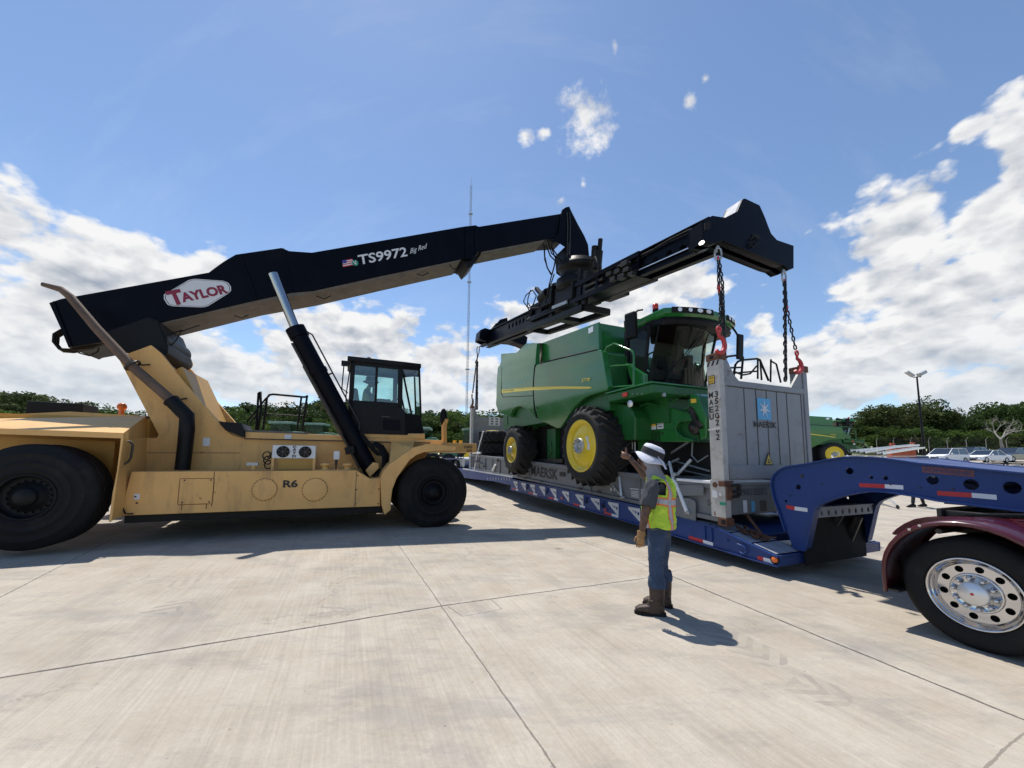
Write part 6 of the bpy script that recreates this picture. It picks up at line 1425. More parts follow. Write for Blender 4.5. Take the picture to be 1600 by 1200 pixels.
def build_harvester_cab(cb, f, zfl):
    v = .35; w = 1.65
    A = f.at(1037, 504, v); Bm = f.at(1017.5, 604, v); Rr = f.at(979, 508, v); Rb = f.at(985, 602, v)
    xf, xr = A.x, Rr.x; xfb = Bm.x; ztop = A.z; z0 = zfl+.03
    y0, y1 = v, v+w+.05
    gl = M['glass_d']
    mb = MB(); mb.box(xr, xfb+.1, y0+.05, y1-.05, z0, z0+.06); mb.prism([V((xr-.05, y0+.02, z0)), V((xr+.22, y0+.02, z0)), V((xr+.10, y0+.02, ztop+.3)), V((xr-.05, y0+.02, ztop+.3))], Y_*(w)); cab = mb.build('cab', M['interior'], cb)
    # frame pillars
    mb = MB()
    ztr = f.at(980, 500, v).z
    for y in (y0, y1):
        mb.beam((xr+.03, y, z0), (xr+.0, y, ztr), .07, .12); mb.beam((xfb-.25, y, z0), (xf-.40, y, ztop+.15), .05, .07); mb.beam((xr, y, z0), (xfb, y, z0), .06, .08)
        mb.beam((xr, y, ztr), (xf, y, ztop), .06, .10)
    mb.build('cab_frame', M['black'], cab, bevel=.01)
    # curved windscreen: three facets bulging forwards
    n = 8; cols = []
    for i in range(n+1):
        t = i/n; y = y0+(y1-y0)*t; b = math.sin(math.pi*t); cols.append((V((xfb-.16+.26*b, y, z0)), V((xf-.12+.22*b, y, ztop+.02))))
    mb = MB()
    vs = [p for c in cols for p in c]; mb.add(vs, [(2*i, 2*i+1, 2*i+3, 2*i+2) for i in range(n)], True); mb.build('windscreen', gl, cab)
    mb = MB(); mb.add([V((xr+.08, y0-.0, z0+.05)), V((xfb-.28, y0-.0, z0+.05)), V((xf-.43, y0, ztop+.12)), V((xr+.08, y0, ztr-.05))], [(0, 1, 2, 3)]); mb.add([V((xfb-.22, y0-.0, z0+.05)), cols[0][0]+Z_*.05, cols[0][1], V((xf-.37, y0, ztop+.12))], [(0, 1, 2, 3)]); mb.build('side_window', gl, cab)
    mb = MB(); mb.add([V((xr+.08, y1, z0+.05)), V((xfb-.28, y1, z0+.05)), V((xf-.43, y1, ztop+.12)), V((xr+.08, y1, ztr-.05))], [(0, 1, 2, 3)]); mb.build('side_window', gl, cab)
    mb = MB(); mb.tube([c[0] for c in cols], .035, 8); mb.tube([c[1] for c in cols], .04, 8); mb.tube([cols[0][0], cols[0][1]], .012, 6); mb.tube([cols[-1][0], cols[-1][1]], .03, 6); mb.build('windscreen_seal', M['black'], cab)
    # roof: plan outline with a bulged front, sections up
    zr0 = f.atx(1043, 491, xf+.1).z; zr1 = f.atx(1045, 477.5, xf+.1).z
    yA = f.atx(1041, 485, xf).y; yB = min(f.atx(1152, 500, xf).y, y1+.35)
    yA = min(yA, y0-.02)
    def plan(off, z):
        P = []
        for i in range(13):
            t = i/12; y = yA-off*.6+(yB-yA+off*1.2)*t; P.append(V((xf+.02+off+.30*math.sin(math.pi*t)**.8, y, z)))
        return P+[V((xr-.05-off*.3, yB+off*.5, z)), V((xr-.05-off*.3, yA-off*.5, z))]
    loops = [plan(-.02, zr0-.02), plan(.05, zr0+.03), plan(.05, zr0+.14), plan(-.03, zr1-.02), plan(-.22, zr1+.03)]
    mb = MB(); m = len(loops[0]); mb.add([p for L in loops for p in L], [(j*m+i, j*m+(i+1) % m, (j+1)*m+(i+1) % m, (j+1)*m+i) for j in range(4) for i in range(m)]+[tuple(range(4*m, 5*m)), tuple(range(m))[::-1]])
    roof = mb.build('cab_roof', M['green'], cab, bevel=.012)
    vis = [plan(-.05, ztop-.02), plan(-.02, ztop+.06), plan(-.04, zr0-.01)]
    mb = MB(); mb.add([p for L in vis for p in L], [(j*m+i, j*m+(i+1) % m, (j+1)*m+(i+1) % m, (j+1)*m+i) for j in range(2) for i in range(m)]+[tuple(range(m))[::-1]]); mb.build('roof_visor', M['black'], roof)
    # lamp clusters set in the roof front
    def rp(t, z, off=.05):
        y = yA-off*.6+(yB-yA+off*1.2)*t; return V((xf+.02+off+.30*math.sin(math.pi*t)**.8, y, z))
    zc = zr0+.09
    for (t0, t1, k0) in ((.06, .50, 4), (.72, .97, 3)):
        mb = MB(); P = [rp(t0+(t1-t0)*i/8, 0, .056) for i in range(9)]
        mb.add([p+Z_*(zc-.065) for p in P]+[p+Z_*(zc+.065) for p in P], [(i, i+1, i+10, i+9) for i in range(8)]); lb = mb.build('lamp_recess', M['darkhole'], roof)
        for k in range(k0):
            t = t0+(t1-t0)*(k+.7)/(k0+.4); p = rp(t, 0, .066)+Z_*zc; nrm = (rp(t+.01, 0)-rp(t-.01, 0)).cross(Z_).normalized(); nrm = nrm if nrm.x > 0 else -nrm
            mb = MB(); r = .045; sd = Z_.cross(nrm); wd = 1.0 if k < 2 else 1.5
            mb.add([p+nrm*.012+sd*(math.cos(a)*r*wd)+Z_*(math.sin(a)*r) for a in [2*math.pi*i/16 for i in range(16)]], [tuple(range(16))]); mb.build('work_lamp', M['lens'], lb)
    # beacon on the roof rear edge
    c = f.at(1024, 478, yA+.1); c.z = zr1+.02; c.x = (xr+xf)/2-.15
    c = V((f.at(1024, 474, .45).x, .45, zr1)); mb = MB(); mb.cyl(c, c+Z_*.08, .065, 16); bs = mb.build('beacon_base', M['black'], roof); mb = MB(); mb.lathe([(.06, .08), (.065, .16), (.055, .20), (.001, .21)], c, Z_, 16); mb.build('beacon_lens', M['redplastic'], bs)
    # mirrors
    mb = MB(); a = f.at(1001, 484, v-.35); mb.tube([f.at(x, y, v-.35) for x, y in ((1004, 484), (997, 485), (992, 489), (991, 496))], .02, 8); mb.build('mirror_arm', M['black'], cab)
    a = f.at(986, 509, v-.35); mb = MB(); mb.obox(a, (.14, .03, 0), (-.02, .07, 0), (0, 0, .30)); mb.build('mirror', M['black'], cab, bevel=.05, seg=3)
    yy = yB+.12; c = f.atx(1156, 542, xf+.15); c2 = f.atx(1149.5, 520, xf+.15); mb = MB(); mb.tube([V((xf+.1, yB-.1, zr0)), c2+Z_*.02, c+Z_*.2], .022, 8); mb.build('mirror_arm', M['black'], cab)
    mb = MB(); mb.obox(c, (.03, 0, 0), (0, .10, .0), (0, .03, .30)); mb.build('mirror', M['black'], cab, bevel=.03)
    # wipers
    mb = MB(); p1 = cols[2][0].lerp(cols[2][1], .35)+X_*.05; p2 = cols[2][1]*.9+cols[2][0]*.1+X_*.06; mb.tube([cols[1][0]+X_*.06, p1, p2], .014, 6); mb.tube([p1, cols[5][1]+X_*.06-Z_*.05], .010, 6); mb.tube([p1-Z_*.06, cols[5][1]+X_*.06-Z_*.12], .008, 6); mb.build('wiper', M['black'], cab)
    # inside: seat, console, steering column
    xs = (xr+xfb)/2+.02; ys = (y0+y1)/2
    mb = MB(); mb.box(xs-.28, xs+.22, ys-.26, ys+.26, z0+.35, z0+.50); mb.obox((xs-.30, ys, z0+.85), (.07, 0, 0), (0, .25, 0), (-.04, 0, .36)); mb.box(xs-.15, xs+.1, ys-.15, ys+.15, z0, z0+.36); mb.build('seat', M['canvas'], cab, bevel=.05, seg=3)
    mb = MB(); mb.prism([V((xfb-.35, ys-.1, z0)), V((xfb-.2, ys-.1, z0)), V((xfb-.30, ys-.1, z0+.75)), V((xfb-.42, ys-.1, z0+.75))], Y_*.2); cc = V((xfb-.38, ys, z0+.82)); ax = V((-.6, 0, .8)).normalized(); w2 = ax.cross(Y_)
    mb.tube([cc+(Y_*math.cos(t)+w2*math.sin(t))*.21 for t in [2*math.pi*k/20 for k in range(20)]], .016, 6, closed=True); mb.build('steering_column', M['canvas'], cab)
    mb = MB(); mb.box(xs-.3, xs+.35, ys+.32, ys+.6, z0, z0+.62); mb.box(xs+.1, xs+.3, ys+.35, ys+.5, z0+.62, z0+.95); mb.build('side_console', M['canvas'], cab, bevel=.03)
    mb = MB()
    for k in range(7): mb.box(xfb-.18+.2*math.sin(math.pi*(.3+.07*k)), xfb-.165+.2*math.sin(math.pi*(.3+.07*k)), y1-.15-.09*k, y1-.10-.09*k, z0, z0+.75-.05*abs(k-3))
    mb.build('reflected_ribs', M['interior'], cab)  # ribs reflected in the windscreen, put in as solid slats
COMBINE = build_combine()

# ------------------------------------------------------------------ spare tyres on the rear of the rack
def build_spares():
    f = FT
    proto = None
    zt = lambda x: 1.303-.0435*x
    x1 = f.at(772, 690, .9).x
    for k in range(2):
        for j in range(2):
            t = thing('tractor_tyre', ['lower', 'upper'][k]+' black lugged spare tyre lying on the rack floor, '+['nearer', 'farther']['j' == 0 and 0 or j]+' stack by the end wall', 'tyre', f, (x1, .95+1.0*j, zt(x1)), 'spare tyres on the flat rack')
            R = .74; W = .56
            c = V((x1+.0, .95+1.0*j*1.5, zt(x1)+.02+W*(k+1)+.01*k))
            mb = MB(); ax = Z_; W_ = W
            mb.lathe([(.42, -.03), (.44, 0), (.6, .0), (R-.03, -.05), (R, -.1), (R, -W+.1), (R-.03, -W+.05), (.6, -W), (.42, -W+.03), (.40, -W/2), (.42, -.03)], c, ax, 40)
            u = X_; w = Y_
            for s in (0, 1):
                for q in range(18):
                    t0 = 2*math.pi*(q+.5*s)/18; vs = []
                    for h, dt in ((-W*.5, 0), (-W*.25 if s == 0 else -W*.75, .13), (-.04 if s == 0 else -W+.04, .26)):
                        for a, r in ((-.045, R-.01), (-.035, R+.06), (.035, R+.06), (.045, R-.01)):
                            vs.append(c+ax*h+(u*math.cos(t0+dt+a)+w*math.sin(t0+dt+a))*r)
                    mb.add(vs, [(i*4+b, i*4+b+1, i*4+b+5, i*4+b+4) for i in range(2) for b in range(3)]+[(0, 3, 2, 1), (8, 9, 10, 11)])
            mb.build('tread', M['rubber_worn'], t)
            if k == 1:
                mb = MB(); mb.lathe([(.43, -.05), (.43, .03), (.36, .02), (.30, -.1), (.1, -.1), (.1, -.02)], c, ax, 30); mb.build('rim', M['yellow'], t)
    return
build_spares()

# ------------------------------------------------------------------ road tractor at the right edge
def build_truck():
    f = FT; v = -.50
    tk = thing('road_tractor', 'maroon truck tractor rear end with polished wheel and fender at the right edge', 'truck', f, (4.2, .7, 0))
    c = f.at(1521, 928, v); R = .50; z = c.z; c = V((c.x, v, z)); R = .485
    def dual(cx, y, ax, name='drive_wheel'):
        axv = V((0, ax, 0)); cc = V((cx, y, z)); mb = MB(); W = .26
        mb.lathe([(.296, -.03), (.305, .0), (.33, .012), (.38, .020), (.43, .010), (.445, .004), (.462, -.012), (R-.006, -.035), (R, -.05)]+sum([[(R, -.05-.035*i-.0), (R, -.05-.035*i-.026), (R-.014, -.05-.035*i-.027), (R-.014, -.05-.035*i-.034)] for i in range(5)], [])+[(R, -W+.03), (.46, -W+.01), (.38, -W-.01), (.30, -W+.02)], cc, axv, 72)
        t = mb.build(name, M['rubber'], tk)
        # dished polished disc with hand holes
        mb = MB(); mb.lathe([(.302, -.02), (.304, .012), (.292, .014), (.286, .0), (.276, -.022), (.262, -.03), (.256, -.05), (.245, -.060)], cc, axv, 64)
        seg = 80; r0, r1 = .245, .165
        u = axv.orthogonal().normalized(); w = axv.cross(u)
        pt = lambda r, a, h: cc+axv*h+(u*math.cos(a)+w*math.sin(a))*r
        outer = [pt(.245, 2*math.pi*i/64, -.06) for i in range(64)]; inner = [pt(.168, 2*math.pi*i/48, -.06) for i in range(48)]
        holes = [inner]
        for k in range(10):
            a = 2*math.pi*k/10; hc = pt(.206, a, -.06); holes.append([hc+(u*math.cos(b)*1+w*math.sin(b))*.0285 for b in [2*math.pi*i/14 for i in range(14)]])
        mb.plate(outer, holes, -axv*.012)
        mb.lathe([(.168, -.06), (.164, -.045), (.156, -.038), (.150, -.042), (.140, -.048), (.10, -.048)], cc, axv, 48)
        rm = mb.build('rim', M['chrome'], t)
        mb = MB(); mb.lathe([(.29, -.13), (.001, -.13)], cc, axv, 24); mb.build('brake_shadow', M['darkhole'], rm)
        mb = MB(); mb.lathe([(.10, -.048), (.098, .01), (.09, .022), (.001, .026)], cc, axv, 36); mb.build('hub_cap', M['alu'], rm)
        mb = MB(); mb.cyl(cc+axv*.024, cc+axv*.032, .011, 12); mb.build('hub_plug', M['red'], rm)
        mb = MB()
        for k in range(10):
            a = 2*math.pi*(k+.5)/10; p = pt(.128, a, -.05); mb.lathe([(.026, 0), (.026, .012), (.019, .02), (.018, .05), (.010, .062), (.001, .063)], p, axv, 14)
        mb.build('nut_cover', M['chrome'], rm)
        return t
    dual(c.x, v, -1); dual(c.x, v+2.45, 1); dual(c.x+1.32, v, -1); dual(c.x+1.32, v+2.45, 1)
    for xx in (c.x, c.x+1.32):
        mb = MB(); mb.lathe([(.3, 0), (.46, -.0), (R, -.04), (R, -.22), (.46, -.26), (.3, -.26)], (xx, v+.32, z), (0, -1, 0), 48); mb.build('inner_tyre', M['rubber'], tk)
    mb = MB(); mb.cyl((c.x, v+.2, z), (c.x, v+2.3, z), .09); mb.cyl((c.x+1.32, v+.2, z), (c.x+1.32, v+2.3, z), .09); mb.ball((c.x, v+1.22, z), .2, 14); mb.build('drive_axle', M['steel'], tk)
    # frame rails and fifth wheel
    mb = MB()
    for y in (v+.80, v+1.55): mb.box(c.x-.40, c.x+6.5, y, y+.09, z+.42, z+.64)
    mb.box(c.x-.44, c.x-.40, v+.72, v+1.72, z+.40, z+.66); fr = mb.build('chassis_frame', M['steel'], tk, bevel=.006)
    # single-piece fender over both axles: arch of thin sheet, round rear edge hanging down
    def prof():
        L = []
        th = []
        Rf = .585; zc = z+.055
        L.append((c.x-Rf+.0, z-.14)); L.append((c.x-Rf, z-.03))
        for k in range(0, 19):
            a = math.pi*(1-k/18*.97); L.append((c.x+math.cos(a)*Rf, zc+math.sin(a)*(Rf-.02)))
        return L
    L = prof()
    def sheet(L, y0, y1, t, name, m='maroon', lip=True):
        mb = MB(); n = len(L); secs = []
        rows = [(y0-.0, -.035), (y0-.012, -.02), (y0-.006, .0), (y0+.02, .012), ((y0+y1)/2, .02), (y1-.02, .012), (y1, 0.0), (y1, -.03)]
        vs = []
        for i, (x, zz) in enumerate(L):
            a = L[max(i-1, 0)]; b = L[min(i+1, n-1)]; d = V((b[0]-a[0], 0, b[1]-a[1])).normalized(); nn = V((-d.z, 0, d.x))
            if nn.z < -.2 or (abs(nn.z) < .2 and nn.x > 0 and i < 3): nn = -nn
            for yy, off in rows: vs.append(V((x, yy, zz))+nn*off)
        m = len(rows); mb.add(vs, [(i*m+j, i*m+j+1, (i+1)*m+j+1, (i+1)*m+j) for i in range(n-1) for j in range(m-1)], True)
        o = mb.build(name, M[m_], tk) if False else mb.build(name, M['maroon'], tk)
        md = o.modifiers.new('thick', 'SOLIDIFY'); md.thickness = t; return o
    sheet(L, v-.10, v+.62, .012, 'fender')
    # second tone shade: the forward quarter fender panel rising over the tandem
    L2 = [(x-.0, zz) for x, zz in L]
    sheet([(x, zz) for x, zz in L], v+1.83, v+2.55, .012, 'fender')
    sheet([(x+1.32, zz) for x, zz in L], v-.10, v+.62, .012, 'fender')
    # upper deck panel sweeping back over the wheel (rear light of the frame cover)
    mb = MB(); q = f.pts([(1392, 834), (1400, 826), (1412, 818), (1428, 811), (1445, 808), (1500, 807), (1600, 812), (1700, 818), (1700, 850), (1600, 838), (1500, 826), (1440, 828), (1410, 836), (1396, 836)], v+.66)
    mb.prism(q, Y_*1.1); mb.build('frame_fairing', M['maroon'], tk, bevel=.012)
    mb = MB(); q = f.pts([(1475, 807.5), (1520, 803.5), (1700, 806.5), (1700, 809), (1520, 807)], v+.68); mb.prism(q, Y_*.9); mb.build('deck_plate', M['black'], tk)
    mb = MB(); 
    for px, py in ((1422, 827), (1438, 821)): a = f.at(px, py, v-.10); mb.cyl(a, a-Y_*.02, .012, 10)
    mb.build('fender_bolt', M['chrome'], tk)
    mb = MB(); mb.box(c.x-.62, c.x-.50, v-.02, v+.55, z-.14, z-.12); mb.tube([V((c.x-.2, v+.05, z+.50)), V((c.x-.2, v+.8, z+.50))], .025, 8); mb.build('fender_bracket', M['steel'], tk)
    mb = MB(); mb.lathe([(.01, 0), (.48, 0), (.48, -.05), (.01, -.05)], (c.x+.65, v+1.22, z+.78), Z_, 30); mb.box(c.x+.3, c.x+1.1, v+.75, v+1.7, z+.62, z+.75); mb.build('fifth_wheel', M['steel'], tk)
    # cab beyond the frame edge: sleeper box, tank, front axle
    mb = MB(); mb.box(c.x+2.6, c.x+4.9, v+.0, v+2.45, z+.35, z+3.0); mb.build('sleeper_cab', M['maroon'], tk, bevel=.15, seg=3)
    mb = MB(); mb.box(c.x+4.9, c.x+6.9, v+.35, v+2.1, z+.35, z+1.7); mb.build('bonnet', M['maroon'], tk, bevel=.2, seg=3)
    mb = MB(); mb.cyl((c.x+2.0, v+.3, z+.15), (c.x+4.0, v+.3, z+.15), .3, 24); mb.build('fuel_tank', M['chrome'], tk)
    dual(c.x+6.0, v+.05, -1, 'front_wheel'); dual(c.x+6.0, v+2.40, 1, 'front_wheel')
build_truck()
# ------------------------------------------------------------------ people
M['skin'] = mat('dark_skin', (.10, .048, .03), .5, var=.12, scale=8)
M['skin2'] = mat('brown_skin', (.17, .085, .055), .5, var=.12, scale=8)
M['jeans'] = mat('blue_denim', (.035, .060, .115), .9, var=.35, scale=7, dirt=(.10, .14, .21), dirt_amt=.5, dscale=5, bump=.6, bscale=16)
M['shirt'] = mat('dark_grey_shirt', (.055, .058, .066), .9, var=.2, scale=9, bump=.35, bscale=20)
M['boot'] = mat('brown_leather', (.045, .026, .018), .55, var=.3, scale=10, dirt=(.12, .09, .06), dirt_amt=.4, dscale=9)
M['glove'] = mat('tan_leather_glove', (.30, .17, .07), .8, var=.25, scale=12)
M['hat'] = mat('pale_grey_hat_fabric', (.66, .66, .74), .9, var=.08, scale=10, bump=.2, bscale=40)
M['hatband'] = mat('charcoal_hat_mesh', (.03, .03, .035), .9, var=.2)
M['gaiter'] = mat('grey_neck_cloth', (.22, .23, .27), .9, var=.15, scale=10, bump=.3, bscale=30)
M['darkcloth'] = mat('dark_work_clothes', (.02, .022, .028), .9, var=.2)
def vest_mat():
    m = bpy.data.materials.new('high_visibility_fabric'); m.use_nodes = True; N = NT(m.node_tree); b = N.n['Principled BSDF']
    tc = N.node('ShaderNodeTexCoord'); uv = N.node('ShaderNodeUVMap'); s = N.node('ShaderNodeSeparateXYZ', {0: uv})
    U, H = (s, 0), (s, 1)                    # U runs round the body, H is the height, both in metres or turns
    def band(x, c, w): return N.math('LESS_THAN', N.math('ABSOLUTE', N.math('SUBTRACT', x, c)), w)
    orange = None; silver = None
    specs = [(H, .30, .048, .029)]
    parts = []
    for x, c, wo, ws in specs: parts.append((band(x, c, wo), band(x, c, ws)))
    # vertical stripes round the body
    for c in (.16, .40, .62, .88):
        wob = N.math('MULTIPLY_ADD', H, .06, c-.02); parts.append((N.math('LESS_THAN', N.math('ABSOLUTE', N.math('SUBTRACT', U, wob)), .030), N.math('LESS_THAN', N.math('ABSOLUTE', N.math('SUBTRACT', U, wob)), .017)))
    for o, si in parts:
        orange = o if orange is None else N.math('MAXIMUM', orange, o); silver = si if silver is None else N.math('MAXIMUM', silver, si)
    fold = N.noise((tc, 3), 9, 5, .6); 
    y = N.mix(N.ramp(fold, [(.35, 0.0), (.65, 1.0)]), (.36, .58, .035), (.50, .70, .06))
    c = N.mix(orange, y, (.80, .19, .05)); c = N.mix(silver, c, (.42, .42, .45))
    N.l.new(c.outputs[2], b.inputs['Base Color']); b.inputs['Roughness'].default_value = .75
    f2 = N.noise(N.node('ShaderNodeMapping', {0: (tc, 3), 3: (1, 1, .45)}), 14, 4, .55); bp = N.node('ShaderNodeBump', {'Strength': .7, 'Distance': .03, 'Height': f2}); N.l.new(bp.outputs[0], b.inputs['Normal'])
    return m
def skin_mesh(J, E, root, sub=2):
    "J: name -> (pos, rx, ry); E: list of name pairs; returns verts, faces of one continuous surface"
    names = list(J); idx = {n: i for i, n in enumerate(names)}
    me = bpy.data.meshes.new('s'); me.from_pydata([tuple(J[n][0]) for n in names], [(idx[a], idx[b]) for a, b in E], [])
    o = bpy.data.objects.new('s', me); COL.objects.link(o); md = o.modifiers.new('k', 'SKIN'); md.use_smooth_shade = True; md.branch_smoothing = .6
    for n in names:
        v = me.skin_vertices[0].data[idx[n]]; v.radius = (J[n][1], J[n][2] if len(J[n]) > 2 else J[n][1]); v.use_root = (n == root)
    s = o.modifiers.new('u', 'SUBSURF'); s.levels = sub; s.render_levels = sub
    dg = bpy.context.evaluated_depsgraph_get(); dg.update(); m2 = o.evaluated_get(dg).to_mesh()
    vs = [v.co.copy() for v in m2.vertices]; fs = [tuple(p.vertices) for p in m2.polygons]
    o.evaluated_get(dg).to_mesh_clear(); bpy.data.objects.remove(o); bpy.data.meshes.remove(me)
    return vs, fs
def segd(p, a, b):
    ab = b-a; t = max(0, min(1, (p-a).dot(ab)/max(ab.length_squared, 1e-9))); return (p-a-ab*t).length
def add_body(mb, J, bones, root, classes):
    vs, fs = skin_mesh(J, [(a, b) for a, b, c in bones], root)
    o = len(mb.v); mb.v += vs
    B = [(V(J[a][0]), V(J[b][0]), min(J[a][1], J[b][1]), c) for a, b, c in bones]
    for f in fs:
        c = sum((vs[i] for i in f), V())/len(f); k = min(B, key=lambda q: segd(c, q[0], q[1])/max(q[2], .02))[3]
        mb.f.append([o+i for i in f]); mb.m.append(classes[k]); mb.sm.append(True)
def hand(mb, wrist, fwd, palm, side, pose, cls, s=1.0):
    "wrist point, fwd = towards the knuckles, palm = palm normal, side = thumb side; pose: curl of four fingers and thumb direction"
    fwd, palm, side = V(fwd).normalized(), V(palm).normalized(), V(side).normalized(); mb.cur = cls
    mb.tube([wrist-fwd*.01, wrist+fwd*.03*s, wrist+fwd*.065*s, wrist+fwd*.09*s, wrist+fwd*.10*s], [.026*s, .034*s, .040*s, .036*s, .024*s], 10)
    for k in range(4):
        b = wrist+fwd*.085*s+side*(.030-.020*k)*s; L = [.036, .040, .037, .030][k]*s; a = pose['curl']*(1+.08*k); d = fwd.copy(); P = [b-fwd*.02*s, b]; p = b; ang = 0
        for j in range(3):
            ang += a; d = fwd*math.cos(ang)+palm*math.sin(ang); p = p+d*L*(1, .75, .6)[j]; P.append(p)
        mb.tube(P, [.0095*s, .0100*s, .0092*s, .0085*s, .0065*s], 8)
    t = V(pose['thumb']).normalized(); b = wrist+fwd*.030*s+side*.028*s
    mb.tube([b-side*.01, b+side*.012*s+t*.012*s, b+side*.016*s+t*.035*s, b+side*.014*s+t*.062*s], [.013*s, .0125*s, .011*s, .008*s], 8)

def loft(mb, secs, n=28, cap=True):
    "secs: (centre, rx dir vec, ry dir vec, power)"
    vs = []
    for c, ax, ay, pw in secs:
        for k in range(n):
            t = 2*math.pi*k/n; cs, sn = math.cos(t), math.sin(t)
            vs.append(V(c)+V(ax)*(math.copysign(abs(cs)**pw, cs))+V(ay)*(math.copysign(abs(sn)**pw, sn)))
    m = len(secs); mb.add(vs, [(i*n+k, i*n+(k+1) % n, (i+1)*n+(k+1) % n, (i+1)*n+k) for i in range(m-1) for k in range(n)], True)
    if cap: mb.add(vs[:n], [tuple(range(n))[::-1]], True); mb.add(vs[-n:], [tuple(range(n))], True)

def bucket_hat(mb, c, up, fwd, s=1.0, brim=.17):
    up, fwd = V(up).normalized(), V(fwd).normalized(); sd = up.cross(fwd)
    n = 32; secs = []
    for r, h, dr in ((.100, -.020, 0), (.102, .03, 0), (.098, .065, 0), (.085, .092, 0), (.05, .104, 0), (.005, .106, 0)):
        secs.append([c+fwd*(math.cos(t)*r*1.15*s)+sd*(math.sin(t)*r*s)+up*h*s for t in [2*math.pi*k/n for k in range(n)]])
    mb.cur = 0; mb.add([p for L in secs for p in L], [(i*n+k, i*n+(k+1) % n, (i+1)*n+(k+1) % n, (i+1)*n+k) for i in range(5) for k in range(n)], True)
    ring = []
    for i, (r, h) in enumerate(((.100, -.018), (.13, -.026), (brim, -.045), (brim+.004, -.050), (brim-.002, -.052), (.13, -.034), (.100, -.026))):
        ring.append([c+fwd*(math.cos(t)*r*1.12*s)+sd*(math.sin(t)*r*s)+up*(h*s*(1+.8*abs(math.sin(t))**2*(1 if i in (2, 3, 4) else .3)) + .012*math.sin(3*t+1)*(1 if i in (2, 3, 4) else 0)) for t in [2*math.pi*k/n for k in range(n)]])
    mb.add([p for L in ring for p in L], [(i*n+k, i*n+(k+1) % n, (i+1)*n+(k+1) % n, (i+1)*n+k) for i in range(6) for k in range(n)], True)
    mb.cur = 1; b = []
    for r, h in ((.1035, -.015), (.1055, .03), (.1025, .055)): b.append([c+fwd*(math.cos(t)*r*1.15*s)+sd*(math.sin(t)*r*s)+up*h*s for t in [2*math.pi*k/n for k in range(n)]])
    for i in range(2):
        for k in range(n):
            mb.add([b[i][k], b[i][(k+1) % n], b[i+1][(k+1) % n], b[i+1][k]], [(0, 1, 2, 3)], True)

def head(mb, c, up, fwd, cls, s=1.0, ears=True):
    up, fwd = V(up).normalized(), V(fwd).normalized(); sd = up.cross(fwd); mb.cur = cls
    n = 20; prof = [(-.125, .030, .035, .03), (-.11, .050, .055, .025), (-.08, .062, .072, .012), (-.04, .070, .086, .004), (0, .076, .095, 0), (.04, .078, .098, -.004), (.075, .070, .088, -.006), (.10, .050, .062, -.006), (.115, .02, .025, -.006)]
    vs = []
    for h, rx, ry, off in prof:
        for k in range(n):
            t = 2*math.pi*k/n; vs.append(c+up*h*s+fwd*((math.cos(t)*ry+off)*s)+sd*(math.sin(t)*rx*s))
    mb.add(vs, [(i*n+k, i*n+(k+1) % n, (i+1)*n+(k+1) % n, (i+1)*n+k) for i in range(len(prof)-1) for k in range(n)]+[tuple(range(n))[::-1], tuple(range((len(prof)-1)*n, len(prof)*n))], True)
    mb.tube([c+fwd*.092*s+up*.02*s, c+fwd*.115*s-up*.018*s, c+fwd*.098*s-up*.03*s], [.008, .014, .010], 8)       # nose
    mb.tube([c+fwd*.088*s-up*.062*s+sd*.025*s, c+fwd*.102*s-up*.060*s, c+fwd*.088*s-up*.062*s-sd*.025*s], [.005, .009, .005], 8)   # lips
    for k in (-1, 1):
        mb.tube([c+fwd*.086*s+up*.022*s+sd*(k*.018), c+fwd*.094*s+up*.026*s+sd*(k*.034), c+fwd*.078*s+up*.022*s+sd*(k*.05)], [.005, .008, .005], 6)  # brow and eye
        if ears: mb.ball(c+sd*(k*.078*s)-fwd*.005+up*.0, .03*s, 10, (.6, .6, 1.0))

